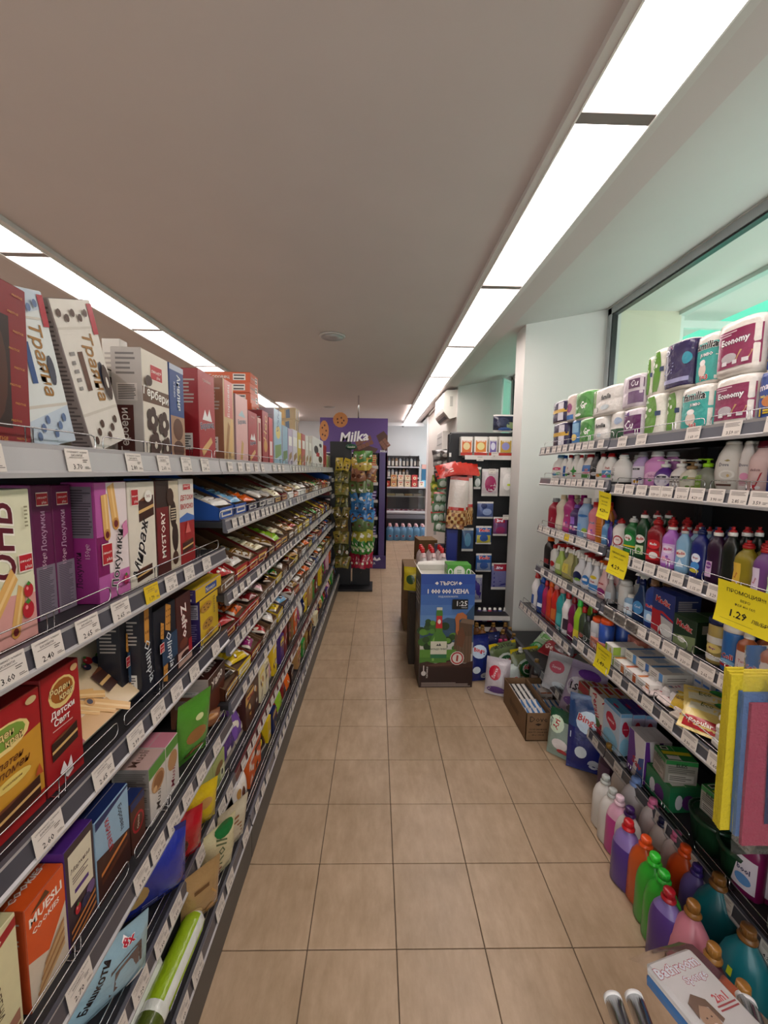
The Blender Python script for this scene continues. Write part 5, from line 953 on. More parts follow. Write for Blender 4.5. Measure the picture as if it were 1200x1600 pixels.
RBT('N', 3, 971, 985, 928, 'round', '8ab0d0', 'white', 'pale blue bottle with red letters Cl, fourth right shelf', 'd8e4ee', [('T', 'Cl', .5, .5, .3, 'a81c24', {'bold': .06, 'maxw': .6})], rows=1)
RBT('N', 3, 984, 1001, 893, 'spray', '16305a', 'white', 'dark blue spray bottle with white trigger head, fourth right shelf', None, [('E', .5, .45, .4, .3, '4a8ac0'), ('T', 'Cool', .5, .5, .12, 'e8e8f0', {'maxw': .6})], rows=2, capcol2='navy')
RBT('N', 3, 1002, 1020, 903, 'round', '2a3f86', '6a4a30', 'blue Medix bottle with brown cap left of the powder box', None, [('T', 'Medix', .5, .7, .13, 'd02028', {'bold': .06, 'ol': 'e8e8f0', 'maxw': .8}), ('R', .05, .05, .95, .5, '8ab4dc'), ('E', .5, .25, .2, .15, 'd8e8f4')], rows=2, dr=.55)
def RC(bay, n, p0, p1, ytop, d, col, front, label, inset=.03, h=None, z=None, name='box', cat='box', yaw=0, **k):
    Xi, zt, ya, yb, h_ = Rpos(bay, n, p0, p1, ytop, inset, z); h = h or onx(p1, ytop, Xi).z-zt
    me = carton_mesh(yb-ya-.002, d, h, front, col, 'right', k.get('sidecol'), k.get('topcol'), k.get('sidepr'), k.get('toppr'))
    return put_product(me, name, 'printed_card', (Xi+d/2, (ya+yb)/2, zt+.0005), (0, 0, R(-90+yaw)), label, cat, k.get('group'))
MX = lambda y, s_: [('T', 'Medix', .5, y, s_, 'b81c24', {'bold': .07, 'ol': 'ece8e4', 'maxw': .84, 'rot': -6})]
RC('N', 3, 1016, 1050, 930, .10, '22306e', [('P', [(0, 0), (1, 0), (1, .38), (0, .50)], 'b0b0b0'), ('P', [(0, .05), (.55, 0), (.4, .52), (0, .55)], 'a81c28'), ('P', [(0, .5), (.5, .56), (1, .44), (1, .39), (.5, .50), (0, .45)], 'b01c24'), ('E', .7, .16, .3, .14, 'd8d8d4')]+MX(.78, .14), 'navy and red Medix powder box on the fourth right shelf', sidecol='1a2450', topcol='2a3a80', name='powder_box')
RC('N', 3, 1050, 1085, 985, .16, '16301c', [('P', [(0, .0), (1, .0), (1, .5), (0, .3)], '7a8a60'), ('E', .4, .25, .18, .1, 'd8d8c8')]+MX(.72, .20), 'dark green Medix box beside the navy one, fourth right shelf', sidecol='0f2414', topcol='2c4a24', name='powder_box', h=.115)
RC('N', 3, 1062, 1112, 925, .14, '3a1420', [('R', .1, .3, .4, .7, '5a2030'), ('R', .55, .1, .75, .35, '8a8484')], 'dark maroon box at the back of the fourth right shelf', inset=.22, h=.17, name='powder_box')
RBT('N', 3, 1094, 1119, 963, 'tub', 'b09a58', 'navy', 'white and gold powder tub with dark lid, fourth right shelf', None, [('R', 0, .7, 1, 1, 'd8d4cc'), ('R', 0, 0, 1, .2, 'd8d4cc'), ('E', .5, .5, .4, .2, 'd8c070'), ('T', 'Bingo', .5, .5, .12, '8a1c40', {'bold': .06, 'ol': 'e8e4f0', 'maxw': .8})], rows=2, dr=1.)
RBT('N', 3, 1116, 1143, 974, 'tub', '2f6cb4', 'white', 'blue powder tub with red letters and white lid, fourth right shelf', None, [('T', 'Coli', .5, .5, .22, 'b81c24', {'bold': .07, 'ol': 'e8f0f8', 'maxw': .9}), ('E', .5, .25, .4, .12, '8ac0e8'), ('R', 0, .05, 1, .16, 'a81c24')], rows=2, dr=1.)
RBT('N', 3, 1140, 1166, 984, 'round', 'a85a34', 'white', 'amber bottle with pale label and white cap, fourth right shelf', 'd8ccc8', [('T', 'Tandil', .5, .6, .12, 'a82030', {'maxw': .7}), ('L', .2, .1, .8, .45, 5, '8a5a5a')], rows=2, dr=.8)
# fifth shelf, short bay
for p0, p1, yt, kd, b_, c_, nm, pr in [
    (828, 835, 893, 'duck', 'd8d4d4', 'red', 'slim white bottle with red cap, first on the fifth right shelf', [('R', .1, .1, .5, .6, '3a5a9a')]),
    (836, 844, 900, 'duck', '26408a', 'blue', 'blue cleaner bottle, fifth right shelf', [('R', .2, .2, .8, .4, 'e0e4f0')]),
    (844, 850, 905, 'duck', 'a02050', 'red', 'magenta cleaner bottle, fifth right shelf', []),
    (850, 857, 905, 'duck', 'c83c20', 'orange', 'orange-red cleaner bottle, fifth right shelf', []),
    (857, 865, 908, 'duck', 'b8281c', 'c88a8a', 'red cleaner bottle with dusty pink cap, fifth right shelf', [('R', .2, .1, .8, .6, 'c86a30')]),
    (865, 874, 914, 'duck', '2a8a8c', 'c88a8a', 'teal cleaner bottle with dusty pink cap, fifth right shelf', [('R', .2, .1, .8, .6, '4aa8a8')]),
    (874, 883, 923, 'duck', 'd8d4d4', 'red', 'white curved toilet cleaner bottle with red cap, fifth right shelf', [('R', .3, .1, .9, .6, '3a2a3a')]),
    (883, 892, 930, 'duck', '6a1440', 'dred', 'burgundy toilet cleaner bottle, fifth right shelf', [('E', .5, .4, .35, .2, 'a03a70')]),
    (892, 901, 934, 'duck', '8cb828', '3ac84a', 'lime toilet cleaner bottle with bright green cap, fifth right shelf', [('R', .1, .1, .9, .5, 'd8c840')])]:
    RBT('F', 4, p0, p1, yt, kd, b_, c_, nm, prints=pr, rows=2, dr=.75)
RBT('F', 4, 900, 908, 945, 'round', '33402e', 'red', 'dark green grey bottle with small red tip, fifth right shelf', None, [('E', .5, .5, .3, .1, '9a5a50')], rows=2, dr=.8)
RBT('F', 4, 907, 915, 960, 'round', '2e3630', 'dgrey', 'dark flask bottle with white round emblem, fifth right shelf', None, [('E', .5, .62, .3, .14, 'd0d4d0'), ('E', .5, .62, .22, .1, '2e3630'), ('T', 'U', .5, .62, .1, 'd0d4d0', {'bold': .06}), ('R', .1, .1, .9, .2, '6a8a30')], rows=2, dr=.8)
RBT('N', 4, 916, 929, 962, 'can', 'a8a8ac', 'e0501c', 'silver spray can with orange cap, fifth right shelf', None, [('R', .3, .1, .7, .8, 'c8c8cc')], rows=1, dr=1.)
RBT('N', 4, 929, 941, 964, 'can', '2a4a9a', 'e0501c', 'blue spray can beside the silver one', None, [('R', .2, .2, .8, .5, '6a8ac8')], rows=2, dr=1.)
# fifth shelf, near bay: toothpaste, soap bars
X5, z5 = SHELF['R', 'N', 4]
def small_box(x, y, z, w, d, h, col, fr, lab, grp=None, yaw=0, name='toothpaste_box', cat='box', topc=None, toppr=None):
    me = cached(('sb', w, d, h, col, name, str(fr)[:60]), lambda: carton_mesh(w, d, h, fr, col, 'right', topcol=topc, sidepr=fr, toppr=toppr).mesh(name, 'printed_card'))
    return put(name, me, None, (x, y, z), (0, 0, R(-90+yaw)), label=uniq(lab), cat=cat, group=grp)
y5 = lambda p: pxy(p, X5+.02, z5)
for j in range(2):
    for k in range(5): small_box(1.28, 1.96-.052*k, z5+.002+.052*j, .05, .19, .05, 'b06a5a', [('E', .5, .5, .3, .3, 'd8a090')], 'terracotta soap box behind the toothpaste, %s layer, %s from the far end' % (('lower', 'upper')[j], ORD[k]), name='soap_box')
for k in range(2): small_box(1.125, y5(925)-.062*k, z5+.002, .06, .12, .052, 'b46e5c', [('E', .5, .5, .3, .3, 'd8a090')], 'terracotta soap box at the front by the spray cans, %s of two' % ('farther' if k == 0 else 'nearer'), name='soap_box')
for k in range(2): small_box(1.13, y5(950), z5+.002+.041*k, .06, .14, .04, 'd4d4cc', [('R', 0, 0, .25, 1, '8aa840'), ('E', .7, .5, .1, .3, 'c8b040')], 'white box with green end before the toothpaste stack, %s' % ('lower' if k == 0 else 'upper'), name='soap_box', topc='dcdad2')
cs = [('c87840', 'orange'), ('4a8ac8', 'blue'), ('b85a2c', 'rust'), ('2c6ab0', 'dark blue')]
for j in range(2):
    for k in range(3):
        c_ = cs[(j+2*k) % 4]
        small_box(1.14+.05*j, y5(966)-.08*k, z5+.002+.041*j, .076, .16, .04, 'dcd8d2', [('R', .72, 0, 1, 1, c_[0]), ('L', .1, .3, .6, .7, 2, '7a7470')], 'white toothpaste box with %s end, %s layer, %s from the far side' % (c_[1], ['lower', 'upper'][j], ORD[k]), toppr=[('R', .0, .0, .2, 1, c_[0]), ('R', .3, .3, .8, .6, 'a8b8c8')])
for j in range(2):
    for k in range(6): small_box(1.31, 1.60-.04*k, z5+.002+.05*j, .038, .17, .049, 'd0ccc8' if k < 3 else 'b0b4b8', [('R', .1, .3, .9, .5, '3a6ab0')], 'white and blue toothpaste carton standing on edge, %s layer, %s along' % (['lower', 'upper'][j], ORD[k]))
barm = MB().rbox(-.018, -.046, 0, .018, .046, .05, .010, 'ded8d6').prints(lambda u, v, o: (-.012+.024*u, -.035+.07*v, .05+o), .04, .07, [('L', .2, .2, .8, .8, 3, 'a84060'), ('E', .5, .8, .3, .1, '6a8ab0')]).mesh('soap_bar', 'film')
for k in range(5): put('soap_bar', barm, None, (1.14, y5(990)-.040*k, z5+.002), (0, 0, R(92+rng.uniform(-4, 4))), label='white wrapped soap bar on edge, %s of the row before the toothpaste' % ORD[k], cat='soap')
prm = MB().rbox(-.03, -.05, 0, .03, .05, .02, .008, 'd8c8c4').prints(lambda u, v, o: (-.022+.044*u, -.042+.084*v, .02+o), .044, .084, [('R', .1, .1, .9, .5, 'b01c34'), ('T', 'Lux', .5, .7, .2, '8a2040', {'maxw': .6})]).mesh('soap_bar', 'film')
for k in range(3): put('soap_bar', prm, None, (1.10+.015*k, y5(1012)-.064*k, z5+.002), (0, 0, R(80+8*k)), label='flat pink and white soap bar, %s of the row before the yellow soaps' % ORD[k], cat='soap')
hm = pouch_mesh(.09, .075, .034, 'd0ac3c', [('T', 'Harmony', .5, .5, .2, '3a2a18', {'maxw': .8, 'shear': .2}), ('E', .25, .75, .14, .1, 'e8d890')], seed=8, nu=8, nv=8).mesh('soap_bar', 'film')
for k in range(6): put('soap_bar', hm, None, (1.09+.055*k, y5(1050)-.018*k, z5+.012), (R(-48), R(5*k-8), R(-72+5*k)), label='yellow wrapped Harmony soap, %s of the leaning row' % ORD[k], cat='soap')
tm_ = MB().rbox(-.06, -.04, 0, .06, .04, .016, .004, 'c8bcb0').prints(lambda u, v, o: (-.05+.1*u, -.032+.064*v, .016+o), .1, .064, [('E', .25, .4, .16, .26, 'c05a34'), ('E', .5, .6, .16, .26, 'cc6a3c'), ('E', .75, .4, .16, .26, 'b84a34'), ('R', .0, .85, 1, 1, '8a2a40')]).mesh('soap_tray', 'film')
for k in range(2): put('soap_tray', tm_, None, (1.095+.03*k, y5(1068)-.05*k, z5+.004+.018*k), (R(4), 0, R(-75+14*k)), label='clear tray of orange soaps lying at the shelf front, %s one' % ('farther' if k == 0 else 'nearer'), cat='soap')
pm_ = pouch_mesh(.12, .15, .03, 'd8c070', [('R', .1, .55, .9, .9, 'd0ccb0'), ('T', 'Eco', .5, .75, .12, '4a5a2a', {'maxw': .5}), ('R', .1, .08, .9, .34, 'a81c24'), ('T', 'Popular', .5, .21, .14, 'f0e8d8', {'maxw': .75, 'bold': .05}), ('E', .8, .9, .2, .12, '3a8a44')], seed=31).mesh('soap_pack', 'film')
for k in range(2): put('soap_pack', pm_, None, (1.055+.05*k, y5(1092)+.03*k, z5+.012+.012*k), (R(-66), 0, R(-52+16*k)), label='yellow and red soap pack lettered Popular, %s one' % ('lower' if k == 0 else 'upper'), cat='soap')
wm_ = MB().rbox(-.05, -.075, 0, .05, .075, .028, .008, 'd6d0c8').prints(lambda u, v, o: (-.04+.08*u, -.065+.13*v, .028+o), .09, .15, [('R', .1, .35, .9, .95, '4a90c8'), ('E', .5, .5, .26, .12, 'd84a5a')]).mesh('soap_pack', 'film')
for k in range(4): put('soap_pack', wm_, None, (1.13+.006*(k % 2), y5(1132)-.004*k, z5+.003+.0285*k), (0, 0, R(80+5*(k % 3))), label='white paper-wrapped soap pack with blue top print, %s from below in the pile' % ORD[k], cat='soap')
# kitchen and toilet roll packs on the top shelf
def RP(bay, p0, p1, ytop, z0k, col, pr, label, dr=.55, inset=.03, z=None):
    Xi, zt, ya, yb, h = Rpos(bay, 0, p0, p1, ytop, inset, z); w_ = yb-ya
    if z is None: zt = SHELF['R', bay, 0][1]+.001
    me = rollpack_meshes(w_*.99, min(.13, w_*dr+.05), h, 2, col, pr)
    put('paper_roll_pack', me, None, (Xi+.065, (ya+yb)/2, zt+.001), (0, 0, R(-90)), label=label, cat='paper rolls'); return zt+h
gy = [('R', 0, 0, .55, 1, '5a8f2c'), ('E', .55, .5, .22, .52, '5a8f2c'), ('E', .2, .72, .1, .06, 'e0e8d0'), ('E', .2, .52, .1, .06, 'e0e8d0'), ('E', .45, .65, .08, .05, 'e0e8d0'), ('R', .7, .48, .9, .6, '3a4a6a'), ('T', 'Bella', .25, .88, .08, 'e8f0e0', {'maxw': .4})]
eco = [('R', .12, .1, 1, .86, '8a2450'), ('T', 'Economy', .55, .62, .17, 'f0e8ec', {'bold': .07, 'ol': '2a1a28', 'maxw': .8}), ('E', .45, .3, .18, .1, 'b8b0b4'), ('P', [(.6, .2), (.85, .16), (.92, .36), (.7, .42)], 'c8a070'), ('R', .3, .16, .42, .24, 'e0d8dc'), ('R', .55, .16, .65, .24, 'e0d8dc'), ('R', .75, .16, .87, .24, 'e0d8dc'), ('L', .2, .74, .6, .84, 2, 'd8b0c0')]
fam = [('R', 0, .0, 1, .86, '3aa49c'), ('P', [(0, .55), (1, .8), (1, 1), (0, 1)], 'dcd8d0'), ('T', 'familia', .55, .80, .20, '1c2226', {'bold': .05, 'shear': .2, 'maxw': .85, 'ol': 'f0ece8'}), ('T', 'JUMBO', .62, .58, .10, 'e8ecec', {'bold': .06, 'maxw': .6, 'ol': '1c3a4a'}), ('E', .5, .25, .16, .16, 'e0d0c4'), ('E', .5, .42, .12, .07, 'f0ece8'), ('T', '1=3', .6, .08, .12, 'c02a30', {'bold': .06, 'ol': 'f0ece8'})]
top = RP('N', 1103, 1166, 590, 0, 'e4dcd4', eco, 'white and maroon Economy kitchen roll pack, lower one of two')
RP('N', 1107, 1176, 502, 0, 'e4dcd4', eco, 'white and maroon Economy kitchen roll pack, on top of the other', z=top)
t2 = RP('N', 1053, 1103, 605, 0, 'dcd8d0', fam, 'teal familia jumbo towel pack, lower one')
RP('N', 1073, 1108, 525, 0, 'dcd8d0', fam, 'teal familia jumbo towel pack stacked above', z=t2)
t3 = RP('N', 997, 1028, 618, 0, 'e4e0d4', gy, 'green and white towel roll pack, lower left of the green four')
t4 = RP('N', 1028, 1052, 612, 0, 'e4e0d4', gy, 'green and white towel roll pack, lower right of the green four')
RP('N', 996, 1006, 560, 0, 'e4e0d4', gy, 'green towel roll pack in the upper row, narrow far one', z=t3)
RP('N', 1007, 1028, 548, 0, 'e4e0d4', gy, 'green towel roll pack in the upper row beside the purple pack', z=t3)
RP('N', 1029, 1072, 536, 0, '2f2650', [('R', 0, 0, 1, 1, '2f2650'), ('P', [(.4, .9), (1, .82), (1, 1), (.3, 1)], 'c02a6a'), ('E', .2, .84, .12, .07, 'e0e0f0'), ('E', .2, .84, .08, .04, '2f2650'), ('R', .1, .08, .95, .18, '9a9ac0'), ('L', .1, .3, .5, .6, 4, '6a6a9a'), ('E', .88, .6, .1, .14, '2a8aa0')], 'dark purple towel pack with pink corner, upper row', z=t4)
t5 = RP('N', 1166, 1215, 580, 0, '2a4a96', [('R', 0, 0, 1, .94, '2a4a96'), ('P', [(0, .94), (.4, .94), (.1, .7), (0, .7)], 'd8b81c'), ('T', 'maylo', .5, .72, .20, 'e8e4f0', {'bold': .06, 'rot': 8, 'maxw': .85}), ('T', 'JUMBO', .3, .50, .08, 'e8d060', {'maxw': .4}), ('E', .55, .4, .26, .12, 'c87a40'), ('T', '1=5', .5, .18, .20, 'd8b81c', {'bold': .07, 'ol': '1a2450'})], 'blue maylo jumbo towel pack at the right end, lower')
RP('N', 1176, 1188, 505, 0, '2a4a96', [('T', '1=5', .5, .2, .2, 'd8b81c', {'maxw': .8}), ('E', .5, .5, .3, .12, 'c87a40')], 'narrow blue towel pack seen between maroon and dark purple packs', z=t5)
RP('N', 1187, 1235, 475, 0, '241a44', [('R', 0, 0, 1, 1, '241a44'), ('E', .25, .75, .14, .07, 'e0e0f0'), ('E', .25, .75, .09, .04, '241a44'), ('L', .15, .5, .6, .64, 3, '6a6a9a')], 'very dark purple towel pack, highest at the right edge', z=t5)
cu = [('R', .05, .12, .95, .8, '5c2058'), ('T', 'Cu', .5, .46, .34, 'ece4ec', {'shear': .2, 'maxw': .8, 'bold': .03}), ('P', [(.1, .8), (.2, 1), (.3, .84), (.45, .98), (.5, .8)], '6a4a8a')]
c1 = RP('F', 966, 996, 640, 0, 'd0c4cc', cu, 'purple and white Cu toilet paper pack, lower')
RP('N', 965, 996, 588, 0, 'c8bcc4', [('R', .5, .6, 1, .9, '5c3a58'), ('R', .5, .1, 1, .5, '6a5070'), ('T', 'Cu', .75, .76, .2, 'ece4ec', {'shear': .2})], 'greyish lilac toilet paper pack, upper beside the green ones', z=c1)
wf_ = [('P', [(.08, .1), (.16, .1), (.18, .95), (.1, .95)], '5a8a3a'), ('P', [(.2, .3), (.26, .3), (.26, 1), (.2, 1)], '6a9a44'), ('T', 'familia', .62, .66, .2, '1c2226', {'shear': .2, 'bold': .05, 'maxw': .7}), ('E', .6, .25, .14, .1, 'c0ccd0'), ('T', '3', .35, .2, .2, '2a2a2a')]
f1 = RP('F', 921, 944, 652, 0, 'dcd8d2', wf_, 'white bamboo print toilet paper pack, lower')
RP('F', 918, 964, 606, 0, 'dcd8d2', wf_, 'wide white bamboo familia pack, upper row', z=f1)
RP('F', 945, 965, 645, 0, 'dcd8d2', [('R', .1, .0, 1, .4, '1c4a2a'), ('E', .7, .7, .24, .14, 'a0b0c8')], 'white pack with dark green base, lower row before the purple one')
g1 = RP('F', 900, 921, 655, 0, '5a9a50', [('E', .55, .5, .42, .4, '3f8438'), ('T', 'Gr', .7, .5, .3, 'ecf0e8', {'bold': .06, 'maxw': .6})], 'green toilet paper pack lettered Gr, lower')
RP('F', 893, 918, 613, 0, '5a9a50', [('E', .55, .5, .42, .4, '3f8438'), ('T', 'Gr', .7, .5, .3, 'ecf0e8', {'bold': .06, 'maxw': .6}), ('E', .4, .14, .2, .06, 'e8ece0')], 'green toilet paper pack lettered Gr, upper', z=g1)
s1 = RP('F', 886, 899, 657, 0, '4a80b8', [('R', .1, .5, .9, .9, '8ab8d8'), ('E', .5, .3, .3, .15, 'e0c870')], 'blue sea print pack, lower row')
RP('F', 879, 892, 618, 0, 'd0bcb4', [('E', .5, .5, .3, .2, '8a3a70'), ('R', .1, .0, .9, .2, '3a70b0')], 'pinkish pack behind the green one, upper row', z=s1)
s0 = RP('F', 859, 881, 662, 0, '2a2444', [('R', .6, .05, .9, .95, 'd0ccd4'), ('R', 0, .45, 1, .62, 'c8a040'), ('T', '4', .7, .84, .16, 'e8e8f0')], 'navy pack with number 4 and gold band, lower, nearest the pier')
RP('F', 859, 880, 628, 0, '2a2444', [('R', .6, .05, .9, .95, 'd0ccd4'), ('R', 0, .45, 1, .62, 'c8a040'), ('T', '4', .7, .84, .16, 'e8e8f0')], 'navy pack with number 4 and gold band, upper, nearest the pier', z=s0)
# bottom shelf: powder boxes
X6, z6 = SHELF['R', 'N', 5]
def PB(p0, p1, ytop, d, col, fr, lab, **k): return RC('N', 5, p0, p1, ytop, d, col, fr, lab, name='powder_box', **k)
per = [('T', 'Persil', .5, .66, .24, 'b01c28', {'rot': -72, 'bold': .05, 'maxw': .6}), ('P', [(0, 0), (1, 0), (1, .3), (0, .15)], 'a81c28'), ('E', .6, .25, .3, .12, '3a6a34')]
hrt0 = [('E', .42, .66, .26, .16, 'b81c3c'), ('E', .56, .60, .24, .15, 'b81c3c'), ('T', 'savex', .48, .63, .10, 'f0e0e4', {'maxw': .4}), ('E', .5, .2, .44, .22, '8ac0dc'), ('R', .0, .92, 1, 1, '6a9ac0')]
sv0 = [('P', [(0, 0), (.3, 0), (.5, .5), (.3, 1), (0, 1)], '5a2a80'), ('P', [(.55, .0), (1, 0), (1, .6), (.7, .5)], '2a4a8a'), ('T', 'Sav', .6, .34, .2, 'a81c2c', {'rot': -12, 'bold': .06, 'maxw': .6})]
def yb(p): return pxy(p, X6+.02, z6)
def prow(p0, p1, n, d, h, col, fr, lab, topc=None, toppr=None, cols=None):
    ya, yb_ = yb(p1), yb(p0)
    for k in range(n):
        c_ = (cols or [col]*n)[k]
        small_box(X6+.022+d/2+k*(d+.003), (ya+yb_)/2, z6+.002, yb_-ya-.003, d, h-.004*k, c_, fr, lab % ('front', 'second', 'third')[k], name='powder_box', topc=(topc[k] if topc else None), toppr=toppr)
prow(901, 917, 3, .055, .17, '7a8a5a', [('R', 0, .7, 1, 1, 'a81c24'), ('E', .5, .45, .4, .2, '6a9a50'), ('E', .5, .2, .3, .1, 'a0306a')], 'red and green powder box next to the lilac bag, %s of its row', topc=['d4c8c0']*3, toppr=[('R', .1, .1, .9, .5, 'a8322c'), ('R', .2, .65, .8, .9, 'c8a02c')])
prow(917.5, 939, 3, .055, .20, 'd4cec8', per, 'white Persil powder box with red base, %s of its row', topc=['d8d2cc']*3, toppr=[('R', .1, .1, .6, .5, 'b01c28'), ('R', .1, .7, .9, .9, 'c8902c')])
prow(939.5, 965, 3, .058, .215, 'b8c4d4', hrt0, 'powder box with red heart emblem and coloured top, %s of its row', topc=['5a9ac0', '4a3a86', '4a3a86'], toppr=[('E', .5, .3, .16, .12, 'c02050')], cols=['b8c4d4', 'a8a0bc', 'a8a0bc'])
prow(978, 1003, 2, .058, .20, 'd4ced0', sv0, 'white and violet powder box lettered Sav, %s of its row')
gb = [('R', 0, .82, 1, 1, '2a7a3c'), ('L', .08, .45, .92, .76, 4, '5a5650'), ('R', .1, .08, .9, .4, 'b0a8a0'), ('L', .14, .12, .86, .36, 3, '4a4640'), ('T', 'ELEX', .5, .82, .14, '1a2a20', {'bold': .05, 'maxw': .5})]
gt = [('R', .4, .05, .62, .95, 'd8c42c'), ('R', .7, .1, .95, .5, 'd8d4cc'), ('R', .08, .1, .3, .35, 'e0dcd4'), ('R', .12, .14, .26, .31, '1c3a24')]
for j, (p0_, p1_, z, d, h, yw, dx, nm) in enumerate([(1004, 1040, z6+.002, .13, .11, 0, 0, 'lower green powder box with violet swirl side'), (1012, 1036, z6+.114, .12, .10, -10, 0, 'upper green and yellow powder box lying on the lower one'), (1064, 1092, z6+.002, .13, .10, 4, .05, 'green and grey powder box, lower of the near pair'), (1064, 1092, z6+.104, .13, .10, 6, .05, 'green and grey powder box with yellow stripe, upper of the near pair')]):
    ya, yb_ = yb(p1_), yb(p0_)
    small_box(X6+.03+dx+d/2, (ya+yb_)/2, z, yb_-ya, d, h, '8f8a80' if j else '2a6a44', gb if j else [('R', 0, .0, 1, .8, '1f6a44'), ('E', .3, .4, .12, .3, 'c8c4c8'), ('E', .6, .4, .2, .3, '5a2a6a')], nm, name='powder_box', topc='2a7a3c', toppr=gt, yaw=yw)
tb = MB().lathe([(.062, 0), (.072, .10), (.075, .105)], '1a3f28', 20).lathe([(.077, .10), (.080, .115), (.071, .117), (.068, .106), (.002, .105)], '0f3420', 20, cap=False).mesh('detergent_pail', 'plastic')
for k, (px_, py_) in enumerate(((1079, 1275), (1116, 1280), (1117, 1325))):
    q_ = onz(px_, py_, z6+.11); put('detergent_pail', tb, None, (max(q_.x, X6+.1), q_.y, z6+.002), label='round dark green plastic pail with rimmed lid, %s' % ('farthest of three', 'middle of three', 'nearest of three')[k], cat='pail')
oo = bottle_meshes('tall', .09, .22, '7a1450', 'b03070', .6, 'd8d0dc', prints=[('T', 'bool', .5, .6, .16, '2a2a5a', {'bold': .06, 'maxw': .8}), ('E', .5, .3, .3, .16, '5a8ac0')])
ot = bottle_meshes('jug', .13, .27, 'd0ccc8', 'lgrey', .6)
for k_, (px_, py_) in enumerate(((1146, 1320), (1170, 1325))):
    q_ = onz(px_+10, py_, z6+.20); put_bottle(oo, 'detergent_bottle', (q_.x+.07, q_.y+.03, z6+.002), R(-75), 'magenta bottle with lilac label on the bottom shelf, %s of two by the white canister' % ('farther' if k_ == 0 else 'nearer'))
q_ = onz(1212, 1350, z6+.25); put_bottle(ot, 'canister_bottle', (q_.x+.06, q_.y-.02, z6+.002), R(-90), 'white angular canister at the right edge on the bottom shelf')
# promotion cards
def promo(px, py, bay, n, wd, ht, price, lines, lab, tilt, X=None, yaw=0, swing=0):
    Xr, zt = SHELF['R', bay, n]; X = X or Xr-.03; a = onx(px, py, X); mb = MB()
    cur = lambda u: .012*math.sin(u*2.6)
    mb.grid(lambda u, v: ((u-.5)*wd, cur(v)*.8, -v*ht), 6, 8, 'e2cf1e'); mb.grid(lambda u, v: ((.5-u)*wd, cur(v)*.8+.0006, -v*ht), 6, 8, 'e2cf1e')
    mb.prints(lambda u, v, o: ((u-.5)*wd, cur(1-v)*.8-o, -(1-v)*ht), wd, ht, [('T', 'ПРОМОЦИЯ!!!', .5, .80, .11, '1c1a16', {'maxw': .74, 'bold': .02})]+[('T', s_, .5, .64-.12*i, .06, '2a2820', {'maxw': .5}) for i, s_ in enumerate(lines)]+[('T', price, .42, .30, .17, '141210', {'bold': .035, 'maxw': .45}), ('T', 'ЛВ/БР', .78, .28, .09, '2a2820', {'maxw': .26}), ('R', .12, .12, .7, .125, '3a382c')], off0=.0006)
    o = mb.build('promotion_card', 'paper', None, a, (Matrix.Rotation(R(-90+yaw), 4, 'Z') @ Matrix.Rotation(R(tilt), 4, 'Y') @ Matrix.Rotation(R(swing), 4, 'X')).to_euler(), label=lab, cat='card')
promo(945, 769, 'F', 1, .082, .125, '4.29', ['ПРАХОВЕ', 'ДИНАМИКС'], 'yellow hand-lettered promotion card 4.29 hanging from the second right shelf', 8, X=1.06, yaw=8)
promo(968, 858, 'F', 2, .095, .125, '4.29', ['ВЕРО ДУАЛ'], 'yellow promotion card 4.29 hanging from the third right shelf', 10, X=1.06, yaw=18)
promo(944, 1012, 'F', 4, .085, .12, '1.49', ['САПУН', '90 ГР'], 'yellow promotion card 1.49 hanging from the fifth right shelf', 10, X=1.012, yaw=14)
promo(1166, 917, 'N', 2, .155, .13, '1.29', ['ВЕРО', 'ФЕЯ 400 МЛ'], 'largest yellow promotion card 1.29 under the dish soap shelf', 4, X=1.045, yaw=12)
